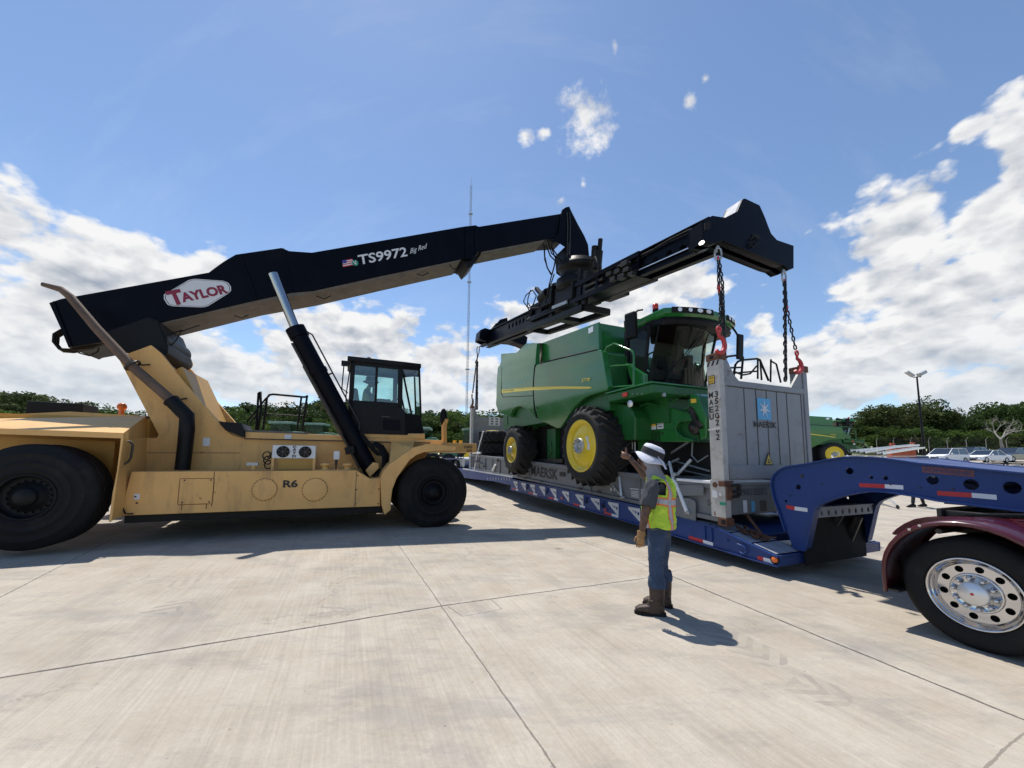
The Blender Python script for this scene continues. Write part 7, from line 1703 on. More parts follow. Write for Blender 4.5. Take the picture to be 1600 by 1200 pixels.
def build_worker():
    g = ground_pt(1018, 957); F = Fr(V((g.x, g.y, 0)), (1, 0, 0), (0, 1, 0))
    w = thing('person', 'man in yellow-green vest, white sun hat, jeans and brown boots giving a thumbs-up', 'person', F, (0, 0, 0))
    at = F.at
    fd = V((-.90, .44, 0)).normalized(); sd = V((fd.y, -fd.x, 0))           # sd: his right-hand side, away from the camera
    # legs: near = left leg
    J = {
     'pelvis': (at(1030, 822, .03), .135, .110), 'belly': (at(1030, 800, .02), .145, .112), 'chest': (at(1031, 772, .0), .158, .115), 'upch': (at(1031, 755, .0), .135, .095), 'neck': (at(1023, 741, .0), .058, .058), 'headb': (at(1018, 730, .0), .075, .075),
     'lsh': (at(1019, 759, -.17), .070), 'lel': (at(1008, 805, -.22), .048), 'lwr': (at(1002, 834, -.20), .030),
     'rsh': (at(1037, 757, .18), .072), 'rel': (at(1008, 744, .28), .047), 'rwr': (at(984, 715, .34), .029),
     'lhip': (at(1026, 833, -.07), .114), 'lkn': (at(1025, 880, -.08), .082), 'lan': (at(1027, 925, -.07), .076),
     'rhip': (at(1036, 833, .11), .112), 'rkn': (at(1033, 878, .13), .080), 'ran': (at(1037, 925, .16), .074),
    }
    bones = [('pelvis', 'belly', 'shirt'), ('belly', 'chest', 'shirt'), ('chest', 'upch', 'shirt'), ('upch', 'neck', 'gaiter'), ('neck', 'headb', 'gaiter'), ('upch', 'lsh', 'shirt'), ('lsh', 'lel', 'skin'), ('lel', 'lwr', 'skin'), ('upch', 'rsh', 'shirt'), ('rsh', 'rel', 'skin'), ('rel', 'rwr', 'skin'),
             ('pelvis', 'lhip', 'jeans'), ('lhip', 'lkn', 'jeans'), ('lkn', 'lan', 'jeans'), ('pelvis', 'rhip', 'jeans'), ('rhip', 'rkn', 'jeans'), ('rkn', 'ran', 'jeans')]
    cl = {'skin': 0, 'shirt': 1, 'jeans': 2, 'gaiter': 3, 'glove': 4, 'skin2': 0}
    mb = MB(); add_body(mb, J, bones, 'pelvis', cl)
    hc = at(1014, 719, .0); hup = V((-.02, .04, 1)); hf = V((-.95, .38, .10)).normalized()
    head(mb, hc, hup, hf, 0)
    body = mb.build('body', [M['skin'], M['shirt'], M['jeans'], M['gaiter'], M['glove']], w)
    # neck cloth
    mb = MB(); nb = at(1024, 743, 0); u = (hc-nb).normalized(); loft(mb, [(nb-u*.07, fd*.12, sd*.15, 1), (nb-u*.02, fd*.095, sd*.11, 1), (nb+u*.06, fd*.088, sd*.086, 1), (hc-V(hup)*.04-hf*.012, hf*.098, sd*.088, 1), (hc+V(hup)*.01-hf*.02, hf*.088, sd*.086, 1)], cap=False); mb.build('neck_cloth', M['gaiter'], w)
    # sleeves
    for s, (a, b, r0, r1) in enumerate((('lsh', 'lel', .082, .080), ('rsh', 'rel', .080, .076))):
        A, B = V(J[a][0]), V(J[b][0]); d = (B-A); mb = MB(); e = d.normalized(); o1 = e.orthogonal().normalized(); o2 = e.cross(o1)
        loft(mb, [(A-e*.04+Z_*.02, o1*.05, o2*.05, 1), (A+Z_*.0, o1*r0, o2*r0*1.02, 1), (A+d*.35, o1*r0*.98, o2*r0, 1), (A+d*.72, o1*r1, o2*r1*1.05, 1), (A+d*.74, o1*r1*.86, o2*r1*.9, 1), (A+d*.66, o1*r1*.8, o2*r1*.8, 1)], 20, False); mb.build('sleeve', M['shirt'], w)
    # vest
    mb = MB(); n = 36
    def vc(px, py): return at(px, py, .0)
    secs = [(vc(1031, 824), .170, .185), (vc(1030, 812), .172, .190), (vc(1029, 798), .172, .192), (vc(1029, 785), .172, .192), (vc(1030, 772), .172, .188), (vc(1031, 762), .165, .175), (vc(1030, 753), .145, .150), (vc(1027, 747), .115, .120), (vc(1025, 744), .095, .10)]
    rows = []; uvs = []
    for i, (c, rf, rs) in enumerate(secs):
        rows.append([c+fd*(math.cos(t)*rf*(1+.03*math.sin(5*t+i)))+sd*(math.sin(t)*rs)+Z_*(.012*math.sin(3*t)) for t in [2*math.pi*k/n for k in range(n)]])
    # armholes: drop faces near the shoulders
    fs = []; uvf = []
    H = [0, .085, .185, .275, .37, .44, .50, .55, .58]
    for i in range(len(rows)-1):
        for k in range(n):
            t = 2*math.pi*(k+.5)/n
            onside = abs(abs(math.sin(t))-1) < .13
            if onside and 4 <= i <= 5: continue
            fs.append((i*n+k, i*n+(k+1) % n, (i+1)*n+(k+1) % n, (i+1)*n+k)); uvf.append([(k/n, H[i]), ((k+1)/n, H[i]), ((k+1)/n, H[i+1]), (k/n, H[i+1])])
    mb.v = [p for r in rows for p in r]; mb.f = [list(f) for f in fs]; mb.m = [0]*len(fs); mb.sm = [True]*len(fs)
    fr, b = ROOT[w.name]; me = bpy.data.meshes.new('safety_vest'); me.from_pydata([p for p in mb.v], [], mb.f); uvl = me.uv_layers.new(name='uv'); li = 0
    for p, u4 in zip(me.polygons, uvf):
        p.use_smooth = True
        for q, uvp in zip(p.loop_indices, u4): uvl.data[q].uv = uvp
    me.materials.append(vest_mat()); vo = bpy.data.objects.new('safety_vest', me); COL.objects.link(vo); vo.parent = w; ROOT[vo.name] = ROOT[w.name]
    sl = vo.modifiers.new('t', 'SOLIDIFY'); sl.thickness = .012; sl.offset = 1
    ss = vo.modifiers.new('s', 'SUBSURF'); ss.levels = 3; ss.render_levels = 3
    def crumple(o, size, st, sub=0):
        t = bpy.data.textures.new('folds', 'CLOUDS'); t.noise_scale = size; t.noise_depth = 2
        if sub: q = o.modifiers.new('s', 'SUBSURF'); q.levels = sub; q.render_levels = sub
        d = o.modifiers.new('folds', 'DISPLACE'); d.texture = t; d.strength = st; d.mid_level = .5; d.texture_coords = 'LOCAL'
    crumple(vo, .085, .045); crumple(body, .06, .022, 1)
    for o in w.children:
        if o.name.startswith('sleeve'): crumple(o, .05, .03, 2)
        if o.name.startswith('neck_cloth'): crumple(o, .04, .02, 1)
    # hat
    mb = MB(); bucket_hat(mb, hc+V((.035, 0, .062)), V((.40, -.16, 1)), hf+Z_*.36, 1.05, .145); mb.build('sun_hat', [M['hat'], M['hatband']], w)
    mb = MB(); bk = hc-hf*.10+Z_*.05; loft(mb, [(bk, sd*.085, hf*.012, 1), (bk-hf*.045-Z_*.06, sd*.10, hf*.010, 1), (bk-hf*.075-Z_*.13, sd*.11, hf*.008, 1)], 16); mb.build('neck_flap', M['hat'], w)
    # hands
    mb = MB(); hand(mb, V(J['lwr'][0]), V((-.12, -.02, -1)), V((.3, .95, 0)), V((-.9, .3, .1)), {'curl': .42, 'thumb': (-.3, .3, -1)}, 0, 1.05); mb.tube([V(J['lwr'][0])+Z_*.03, V(J['lwr'][0])-Z_*.02], [.040, .043], 12); mb.build('work_glove', M['glove'], w)
    mb = MB(); hand(mb, V(J['rwr'][0]), V((-.80, .25, .35)), V((.25, .9, 0.1)), V((-.25, .0, 1)), {'curl': 1.55, 'thumb': (-.05, 0, 1)}, 0, 1.05); mb.build('raised_hand', M['skin2'], w)
    mb = MB(); P0 = V(J['rwr'][0]).lerp(V(J['rel'][0]), .08); d = (V(J['rel'][0])-V(J['rwr'][0])).normalized(); mb.tube([P0-d*.008, P0+d*.008], .034, 14); mb.build('wrist_band', M['shirt'], w)
    # boots
    for k, (ax_, ay_, tx, v0) in enumerate((((1026.5), 949, 994, -.07), ((1038), 946, 1012, .16))):
        an = at(ax_, 925, v0); an.z = .30; gz_ = gz(g.x, g.y); dirf = V((-.97, .22 if k == 0 else .35, 0)).normalized(); s_ = V((dirf.y, -dirf.x, 0))
        mb = MB(); ctr = V((an.x+.0, an.y, 0))
        loft(mb, [(ctr+Z_*.31, dirf*.082, s_*.070, 1), (ctr+Z_*.22, dirf*.078, s_*.066, 1), (ctr+Z_*.13+dirf*.005, dirf*.075, s_*.058, 1), (ctr+Z_*.09+dirf*.03, dirf*.10, s_*.052, 1), (ctr+Z_*.03+dirf*.04, dirf*.115, s_*.052, 1)], 24)
        loft(mb, [(ctr+dirf*(-.06)+Z_*.075, Z_*.05, s_*.045, .9), (ctr+dirf*.03+Z_*.075, Z_*.055, s_*.052, .9), (ctr+dirf*.11+Z_*.062, Z_*.042, s_*.055, .8), (ctr+dirf*.18+Z_*.055, Z_*.036, s_*.050, .8), (ctr+dirf*.225+Z_*.045, Z_*.018, s_*.028, .8)], 20)
        bt = mb.build('boot', M['boot'], w)
        mb = MB(); out = [ctr+dirf*a+s_*b_+Z_*.0 for a, b_ in ((-.085, .02), (-.085, -.02), (-.07, -.045), (.0, -.045), (.08, -.052), (.16, -.055), (.21, -.042), (.235, -.015), (.235, .015), (.21, .042), (.16, .055), (.08, .052), (.0, .045), (-.07, .045))]; mb.prism(out, Z_*.030); mb.build('sole', M['rubber'], bt)
        mb = MB(); mb.tube([ctr+Z_*.15+dirf*.075+s_*.03, ctr+Z_*.135+dirf*.085, ctr+Z_*.15+dirf*.07-s_*.05, ctr+Z_*.16-dirf*.02-s_*.062, ctr+Z_*.15-dirf*.07], .008, 6); mb.build('boot_strap', M['boot'], bt)
        mb = MB(); loft(mb, [(ctr+Z_*.285, dirf*.086, s_*.078, 1), (ctr+Z_*.32, dirf*.092, s_*.084, 1), (ctr+Z_*.36, dirf*.088, s_*.080, 1), (ctr+Z_*.40, dirf*.078, s_*.072, 1)], 24, False); mb.build('trouser_cuff', M['jeans'], w)
    # belt loops, pocket
    mb = MB(); c = at(1017, 829, -.19); mb.tube([c, c+V((.07, .0, .008)), c+V((.13, .03, .0))], .006, 6); mb.build('pocket_seam', M['shirt'], w)
    w.location.z = w.location.z + gz(g.x, g.y)
build_worker()

def build_operator():
    f = FS; sp_, wh = CAB_SEAT
    p = thing('person', 'reach stacker operator in brimmed hat and pale vest, seated in the tan machine\'s cab', 'person', f, tuple(sp_))
    s = sp_
    J = {'pelvis': (s+V((-.02, 0, .10)), .15, .12), 'belly': (s+V((-.05, 0, .28)), .15, .12), 'chest': (s+V((-.02, 0, .46)), .16, .12), 'upch': (s+V((.0, 0, .56)), .12, .09), 'neck': (s+V((.04, 0, .65)), .055, .055), 'hb': (s+V((.06, 0, .72)), .07, .07),
         'rsh': (s+V((.0, -.19, .54)), .065), 'rel': (s+V((.16, -.25, .30)), .048), 'rwr': (wh+V((-.12, -.14, .03)), .03), 'lsh': (s+V((.0, .19, .54)), .065), 'lel': (s+V((.16, .25, .30)), .048), 'lwr': (wh+V((-.12, .14, .03)), .03),
         'rh': (s+V((.06, -.10, .08)), .10), 'rk': (s+V((.46, -.14, .10)), .075), 'ra': (s+V((.52, -.14, -.24)), .05), 'lh': (s+V((.06, .10, .08)), .10), 'lk': (s+V((.46, .14, .10)), .075), 'la': (s+V((.52, .14, -.24)), .05)}
    bones = [('pelvis', 'belly', 'v'), ('belly', 'chest', 'v'), ('chest', 'upch', 'v'), ('upch', 'neck', 's'), ('neck', 'hb', 's'), ('upch', 'rsh', 'c'), ('rsh', 'rel', 'c'), ('rel', 'rwr', 's'), ('upch', 'lsh', 'c'), ('lsh', 'lel', 'c'), ('lel', 'lwr', 's'), ('pelvis', 'rh', 'j'), ('rh', 'rk', 'j'), ('rk', 'ra', 'j'), ('pelvis', 'lh', 'j'), ('lh', 'lk', 'j'), ('lk', 'la', 'j')]
    mb = MB(); add_body(mb, J, bones, 'pelvis', {'s': 0, 'c': 1, 'j': 2, 'v': 3}); hc = s+V((.09, 0, .80)); head(mb, hc, Z_, X_, 0)
    for k in (-1, 1): hand(mb, wh+V((-.12, k*.14, .03)), V((.9, 0, -.1)), V((0, 0, -1)), V((0, -k, .2)), {'curl': .9, 'thumb': (.5, -k, 0)}, 0)
    mb.build('body', [M['skin'], M['shirt'], M['jeans'], mat('pale_yellow_vest', (.42, .45, .10), .8)], p)
    mb = MB(); bucket_hat(mb, hc+Z_*.07, Z_, X_, 1.1, .17); mb.build('hat', [M['gaiter'], M['hatband']], p)
build_operator()

def build_bystander():
    g = far(1425, 14.2); F = Fr(V((g.x, g.y, g.z)), (1, 0, 0), (0, 1, 0))
    p = thing('person', 'person in dark clothes and black shoes standing behind the blue gooseneck', 'person', F, (0, 0, 0))
    J = {'pelvis': (V((.0, 0, .86)), .13, .11), 'belly': (V((-.05, 0, 1.02)), .14, .11), 'chest': (V((-.13, 0, 1.2)), .15, .11), 'upch': (V((-.18, 0, 1.30)), .12, .09), 'neck': (V((-.24, 0, 1.37)), .055), 'hb': (V((-.28, 0, 1.42)), .07),
         'rs': (V((-.17, -.18, 1.30)), .06), 're': (V((-.28, -.24, 1.05)), .045), 'rw': (V((-.48, -.2, .98)), .03), 'ls': (V((-.17, .18, 1.30)), .06), 'le': (V((-.28, .24, 1.05)), .045), 'lw': (V((-.48, .2, .98)), .03),
         'rh': (V((-.08, -.09, .80)), .095), 'rk': (V((-.22, -.10, .46)), .065), 'ra': (V((-.28, -.11, .10)), .05), 'lh': (V((.08, .09, .80)), .095), 'lk': (V((.24, .10, .46)), .065), 'la': (V((.34, .10, .10)), .05)}
    bones = [('pelvis', 'belly', 'c'), ('belly', 'chest', 'c'), ('chest', 'upch', 'c'), ('upch', 'neck', 's'), ('neck', 'hb', 's'), ('upch', 'rs', 'c'), ('rs', 're', 'c'), ('re', 'rw', 's'), ('upch', 'ls', 'c'), ('ls', 'le', 'c'), ('le', 'lw', 's'), ('pelvis', 'rh', 'j'), ('rh', 'rk', 'j'), ('rk', 'ra', 'j'), ('pelvis', 'lh', 'j'), ('lh', 'lk', 'j'), ('lk', 'la', 'j')]
    mb = MB(); add_body(mb, J, bones, 'pelvis', {'s': 0, 'c': 1, 'j': 1}); head(mb, V((-.32, 0, 1.50)), V((-.2, 0, 1)), V((-1, 0, -.2)), 0)
    for k in (-1, 1): hand(mb, V((-.48, k*.2, .98)), V((-1, 0, 0)), V((0, 0, -1)), V((0, -k, .2)), {'curl': .6, 'thumb': (-.5, -k, 0)}, 0)
    mb.build('body', [M['skin2'], M['darkcloth']], p)
    for x, y in ((-.28, -.11), (.34, .10)):
        mb = MB(); c = V((x, y, 0)); loft(mb, [(c+V((.08, 0, .06)), Z_*.05, Y_*.04, .9), (c+V((.0, 0, .075)), Z_*.065, Y_*.05, .9), (c+V((-.12, 0, .05)), Z_*.045, Y_*.05, .8), (c+V((-.21, 0, .035)), Z_*.025, Y_*.035, .8)], 16); mb.build('shoe', M['rubber'], p)
build_bystander()

# ------------------------------------------------------------------ background things
def build_bg():
    # second combine and the orange trailer it stands on
    c2 = copy_tree(COMBINE); s = 1.0
    Yd = 31.0; g = far(1303, Yd); ang = R_(-20)
    wf = None
    for ch in COMBINE.children:
        if ch.name.startswith('front_wheel'): wf = ch; break
    # frame whose x points right-away; front wheel hub of the thing at local (-2.28.., -.55, 1.96)
    fx = Fr(V((0, 0, 0)), V((math.cos(ang), math.sin(ang), 0)), V((-math.sin(ang), math.cos(ang), 0)))
    hub = FT.at(907, 696.5, -.55); base = ROOT[COMBINE.name][1]; hz = zat(705.5, Yd)
    tgt = V((g.x, Yd, hz)); off = hub-V((0, 0, 0))
    loc = tgt - (fx.X*(hub.x-base.x)+fx.Y*(hub.y-base.y)+fx.Z*(hub.z-base.z))
    c2.matrix_world = Matrix.Translation(loc) @ Matrix((fx.X, fx.Y, fx.Z)).transposed().to_4x4()
    c2['label'] = 'second green combine harvester parked far right, seen beside the rack end wall'; 
    F = Fr(V((g.x, Yd, 0)), fx.X, fx.Y); gzz = gz(g.x, Yd)
    def ztr(py): return zat(py, Yd)
    t = thing('flatbed_trailer', 'orange-red flatbed trailer with tall headboard under the second combine', 'trailer', F, (0, .5, 0))
    z0 = hz-.95
    mb = MB(); mb.box(-9, 4.6, -.6, 2.8, z0-.35, z0); mb.build('deck', M['orangepaint'], t, bevel=.02)
    mb = MB(); mb.box(4.55, 4.7, -.6, 2.8, z0, z0+1.6); mb.box(4.5, 4.75, -.65, -.45, z0, z0+1.85); mb.box(4.5, 4.75, 1.9, 2.2, z0, z0+1.9); mb.prism([V((3.0, -.62, z0)), V((4.6, -.62, z0)), V((4.6, -.62, z0+1.55)), V((3.4, -.62, z0+1.5)), V((3.4, -.62, z0+.2))], Y_*.08); mb.build('headboard', M['orangepaint'], t, bevel=.02)
    for xx in (-7.5, -6.2, 3.5): wheel(t, (xx, -.5, .5+gzz*1.0), .5, .4, .28, 'trailer_wheel', hubn=8)
    # aluminium ladders stacked across
    def ladder(name, label, A, B, width, rungs, side):
        A, B = V(A), V(B); side = V(side).normalized()*width/2; t = thing(name, label, 'ladder', None, tuple(A)); mb = MB()
        for s in (-1, 1): mb.beam(A+side*s, B+side*s, .03, .085)
        for k in range(rungs): p = A.lerp(B, (k+.7)/rungs); mb.beam(p-side, p+side, .035, .035)
        mb.build('rails', M['alu'], t)
        mb = MB()
        for s in (-1, 1): mb.beam(A+side*s-Z_*.0, A+side*s+(B-A).normalized()*.12, .05, .10)
        mb.build('rubber_feet', M['rubber'], t); return t
    def pt(px, py, Y): r = ray(px, py); return CC+r*(Y/r.y)
    # platform ladder standing by the person: feet seen under the gooseneck
    A = far(1376, 14.6)+Z_*.02; A2 = A+V((0, 0, 0)); B = pt(1415, 704, 18.0)
    a1, a2 = far(1358, 15.2), far(1395.5, 13.6); mid = (a1+a2)/2; sidev = (a2-a1); 
    ladder('leaning_ladder', 'silver aluminium ladder with black feet standing under the blue gooseneck', mid+Z_*.04, mid+V((1.3, 3.4, 1.9)), sidev.length, 7, sidev)
    for k, (p0, p1, Y0, Y1, lab) in enumerate((((1330, 705), (1432, 695), 22, 24, 'longest aluminium ladder laid level behind the gooseneck crest'), ((1345, 707), (1405, 697), 21, 24, 'shorter aluminium ladder crossing the long one behind the gooseneck'), ((1372, 709), (1440, 699), 20.5, 23, 'aluminium ladder nearest the white cart behind the gooseneck'))):
        ladder('aluminium_ladder', lab, pt(*p0, Y0), pt(*p1, Y1), .45, 12, V((.2, 1, .1)))['group'] = 'ladders on the scaffold rack'
    F2 = Fr(pt(1385, 712, 21.5)*1.0, (1, 0, 0), (0, 1, 0)); F2.O.z = 0
    t = thing('ladder_rack', 'low steel trestle rack holding the aluminium ladders', 'rack', F2, (0, 0, 0)); zz = zat(707, 21.5); g0 = gz(F2.O.x, F2.O.y); mb = MB()
    for x in (-1.6, -.2, 1.2): mb.beam((x, 0, zz), (x-.25, -.4, g0), .06, .06); mb.beam((x, 0, zz), (x+.25, .8, g0), .06, .06); mb.beam((x, -.4, zz-.02), (x, .9, zz-.02), .06, .06)
    mb.build('trestles', M['galv'], t)
    # cars
    def car(label, px, Y, yaw, paint, kind, grp='cars parked along the fence', name='parked_car', cat='car'):
        g = far(px, Y); F = Fr(g, (math.cos(R_(yaw)), math.sin(R_(yaw)), 0), (-math.sin(R_(yaw)), math.cos(R_(yaw)), 0))
        t = thing(name, label, cat, F, (0, 0, 0), grp); L, W, H = (4.6, 1.85, 1.68) if kind == 'suv' else (4.7, 1.8, 1.45); hh = .95 if kind == 'suv' else .85
        # body: lofted side profile, tumblehome
        prof = [(-L/2, .45), (-L/2, hh*.95), (-L/2+.15, hh+.04), (L/2-1.35, hh+.04), (L/2-.25, hh-.18), (L/2, hh*.62), (L/2, .35), (L/2-.15, .25), (-L/2+.1, .25)]
        mb = MB(); n = len(prof); secs = [(-W/2, .94, .0), (-W/2-.0, 1.0, .0), (W/2, 1.0, 0), (W/2, .94, 0)]
        mb.prism([V((x, -W/2, z)) for x, z in prof], Y_*W); body = mb.build('body', paint, t, bevel=.09, seg=3)
        c0, c1 = (-L/2+.12, L/2-1.25) if kind == 'suv' else (-L/2+.75, L/2-1.35)
        cab_ = [(c0, hh), (c0+(.22 if kind == 'suv' else .65), H-.04), (c0+.8, H), (c1-.95, H-.02), (c1, hh)]
        mb = MB(); bot = [V((x, s*W*.48, z)) for s in (-1, 1) for x, z in cab_]; tp = []
        A_ = [V((x, -W*(.48 if z <= hh+.01 else .40), z)) for x, z in cab_]; B_ = [V((x, W*(.48 if z <= hh+.01 else .40), z)) for x, z in cab_]; m = len(A_)
        mb.add(A_+B_, [tuple(range(m))[::-1], tuple(range(m, 2*m))]+[(i, (i+1) % m, m+(i+1) % m, m+i) for i in range(m)]); mb.build('glasshouse', glassmat('dark_car_glass', (.05, .06, .07), .12), t, bevel=.03)
        mb = MB(); rf = [(c0+(.2 if kind == 'suv' else .62), H-.03), (c0+.8, H+.02), (c1-.93, H-.0), (c1-.97, H-.05), (c0+.8, H-.03)]
        mb.prism([V((x, -W*.41, z)) for x, z in rf], Y_*W*.82)
        for s in (-1, 1):
            for xa, xb in ((c1, c1-.95), ((c0+c1)/2-.1, (c0+c1)/2-.15), (c0, c0+(.22 if kind == 'suv' else .65))):
                mb.beam((xa, s*W*.485, hh), (xb, s*W*.41, H-.02), .06, .05)
        mb.build('roof', paint, t, bevel=.02)
        for x in (-L/2+.85, L/2-.88):
            for s in (-1, 1):
                mb = MB(); mb.lathe([(.2, .0), (.30, .01), (.335, -.03), (.335, -.2), (.2, -.22)], (x, s*(W/2+.01), .335), (0, s, 0), 24); wl = mb.build('wheel', M['rubber'], t)
                mb = MB(); mb.lathe([(.21, .0), (.19, -.02), (.06, .0), (.001, .01)], (x, s*(W/2+.012), .335), (0, s, 0), 18); mb.build('rim', M['galv'], wl)
        for s in (-1, 1):
            mb = MB(); mb.obox((L/2-.10, s*W*.37, hh-.22), (.08, 0, -.02), (0, .19, 0), (0, 0, .06)); mb.build('headlight', M['lens'], t, bevel=.02)
            mb = MB(); mb.ball((c1-.35, s*(W/2+.08), hh+.08), .1, 10, (.6, 1, .7)); mb.build('mirror', paint, t)
        mb = MB(); mb.box(L/2-.03, L/2+.012, -W*.36, W*.36, hh-.36, hh-.24); mb.box(L/2-.03, L/2+.015, -W*.30, W*.30, .30, .42); mb.build('grille', M['black'], t, bevel=.01)
        return t
    wp = M['white']; car('white sport utility car, first in the row beside the lamp post', 1475, 44, 193, wp, 'suv')
    car('dark teal hatchback parked between the two white cars', 1512, 50, 192, mat('dark_teal_car_paint', (.012, .03, .035), .2, coat=1), 'suv')
    car('white saloon parked in front of the dark teal hatchback', 1538, 44, 190, M['white'], 'sedan')
    car('grey-blue off-road car at the right end of the parked row', 1578, 46, 190, mat('grey_blue_car_paint', (.06, .075, .09), .25, coat=1), 'suv')
    car('white utility cart parked behind the ladders', 1428, 30, 230, M['white'], 'sedan', grp=None, name='utility_cart', cat='cart')
    # flatbed with dark rails and a concrete block behind the gooseneck
    g = far(1560, 26); F = Fr(g, (1, .05, 0), (-.05, 1, 0)); t = thing('rail_trailer', 'low trailer chassis with thin black top rail beyond the gooseneck', 'trailer', F, (0, 0, 0))
    zt = zat(718, 26)-g.z; mb = MB(); mb.beam((-2.6, 0, zt), (6, 0, zt), .08, .09); mb.beam((-2.6, 2, zt), (6, 2, zt), .08, .09)
    for x in (-2.6, -1.5, -.6, .5, 2.4, 4.5): mb.beam((x, 0, 0.2), (x, 0, zt), .08, .08); mb.beam((x, 2, .2), (x, 2, zt), .08, .08); mb.beam((x, 0, .2), (x+.9, 0, zt), .05, .05)
    mb.box(-2.6, 6, 0, 2, .25, .38); mb.build('chassis', M['black'], t)
    for x in (-1.6, -.4): wheel(t, (x, -.1, .42), .42, .3, .22, 'trailer_wheel', hubn=6)
    for i, px in enumerate((1540, 1583)):
        g = far(px, 24); F = Fr(g, (1, .1, 0), (-.1, 1, 0)); mb = MB(); h = zat(718+2*i, 24)-g.z
        mb.prism([V((-.55, -.3, 0)), V((.55, -.3, 0)), V((.55, -.3, h)), V((-.55, -.3, h))], Y_*.6); mb.box(-.15, .15, -.12, .12, h, h+.06); o = mb.build('concrete_block', M['concblock'], frame=F, bevel=.03); tag(o, ['squat grey concrete block left of the other by the rail trailer', 'grey concrete block at the right photo edge by the rail trailer'][i], 'block', 'concrete blocks')
    # lamp post
    Y = 40; g = far(1443, Y); F = Fr(g, (1, 0, 0), (0, 1, 0)); H = zat(582, Y)-g.z
    t = thing('lamp_post', 'tall dark lamp post with two floodlights by the car park', 'lamp post', F, (0, 0, 0)); mb = MB(); mb.cyl((0, 0, 0), (0, 0, H), .12, 12, .07); mb.box(-.25, .25, -.25, .25, 0, .06); mb.build('pole', M['black'], t)
    mb = MB(); mb.beam((-.35, 0, H), (.45, 0, H+.1), .08, .08); mb.build('bracket', M['black'], t)
    for x, s in ((-.75, -1), (.55, 1)): mb = MB(); mb.obox((x, 0, H+.38 if s < 0 else H+.42), (.36, 0, -.24*-s if s < 0 else .12), (0, .2, 0), (.05, 0, .08)) if s < 0 else mb.obox((x, 0, H+.45), (.30, 0, .16), (0, .26, 0), (-.06, 0, .14)); mb.beam((x*.6, 0, H), (x, 0, H+.4), .05, .05); mb.build('floodlight', M['galv'], t)
    # lattice mast with guy wires
    Y = 150; g = far(728.5, Y); F = Fr(g, (1, 0, 0), (0, 1, 0)); H = zat(258, Y)-g.z
    t = thing('radio_mast', 'tall thin guyed lattice radio mast rising behind the spreader', 'mast', F, (0, 0, 0)); mb = MB(); r = .42
    legs = [V((r*math.cos(a), r*math.sin(a), 0)) for a in (R_(90), R_(210), R_(330))]
    for l in legs: mb.tube([l, l+Z_*H], .065, 5)
    k = 0; z = 0
    while z < H-1.4:
        for i in range(3): mb.tube([legs[i]+Z_*z, legs[(i+1) % 3]+Z_*(z+1.4)], .035, 4, caps=False); 
        z += 1.4
    mb.tube([Z_*H, Z_*(H+3)], .05, 5); mb.build('lattice', mat('pale_mast_steel', (.32, .34, .38), .6, .2), t)
    for fr_ in (.62, .30, .88): mb = MB(); mb.box(-.8, .8, -.3, .3, H*fr_, H*fr_+.5); mb.build('antenna', M['galv'], t)
    # chain-link fence with posts
    for (pa, pb, Ya, Yb, lab) in ((1370, 1640, 60, 52, 'tall wire fence with grey posts behind the parked cars'),):
        A, B = far(pa, Ya), far(pb, Yb); t = thing('wire_fence', lab, 'fence', None, tuple(A)); n = 9; mb = MB()
        for i in range(n+1):
            p = A.lerp(B, i/n); p.z = gz(p.x, p.y); mb = MB(); mb.cyl(p, p+Z_*2.6, .035, 8); mb.tube([p+Z_*2.6, p+V((-.1, -.35, 2.95))], .02, 6); mb.build('post', M['concblock'], t)
        mb = MB(); d = (B-A); Lh = d.length; 
        for h in (.3, .9, 1.5, 2.1, 2.5, 2.65, 2.8, 2.92): mb.tube([V((p.x, p.y-(0 if h < 2.55 else (h-2.55)*.8), gz(p.x, p.y)+h)) for p in [A.lerp(B, i/n) for i in range(n+1)]], .012, 4)
        q = int(Lh/.35)
        for i in range(q):
            a = A.lerp(B, i/q); b = A.lerp(B, min(1, (i+5)/q)); a.z = gz(a.x, a.y); b.z = gz(b.x, b.y)
            mb.tube([a, b+Z_*2.5], .007, 3, caps=False); mb.tube([a+Z_*2.5, b], .007, 3, caps=False)
        mb.build('mesh', M['steel'], t)
    # farm machines seen past the stacker (distant, green)
    gm = mat('faded_green_machine', (.05, .16, .10), .5, var=.2); gb = mat('pale_green_machine', (.16, .27, .22), .5, var=.2)
    for k, (px, Y, w, z0, z1, lab) in enumerate(((445, 38, 3.6, 2.1, 3.6, 'pale green distant machine cab seen through the handrail on the left'), (497, 40, 3.2, 2.0, 3.35, 'pale green distant machine cab seen just right of the handrail'), (668, 34, 1.6, 1.6, 3.2, 'green distant machine showing past the cab base of the stacker'))):
        g = far(px, Y); zg = g.z; F = Fr(g, (1, .1, 0), (-.1, 1, 0)); t = thing('farm_machine', lab, 'farm machine', F, (0, 0, 0), 'farm machines parked far behind the stacker'); T0 = zat([661, 663, 668][k], Y)-zg
        mb = MB(); mb.prism([V((-w/2, 0, .7)), V((w/2, 0, .7)), V((w/2, 0, T0*.72)), V((w*.1, 0, T0*.74)), V((-w/2, 0, T0*.6))], Y_*2.2); mb.build('body', gm, t, bevel=.08)
        mb = MB(); mb.prism([V((-w*.45, .2, T0*.6)), V((w*.12, .2, T0*.7)), V((w*.10, .2, T0*.94)), V((-w*.42, .2, T0*.94))], Y_*1.7); mb.build('cab_glass', M['glass_d'], t)
        mb = MB(); mb.box(-w*.48, w*.14, .1, 2.0, T0*.94, T0); mb.build('roof', gb, t, bevel=.05)
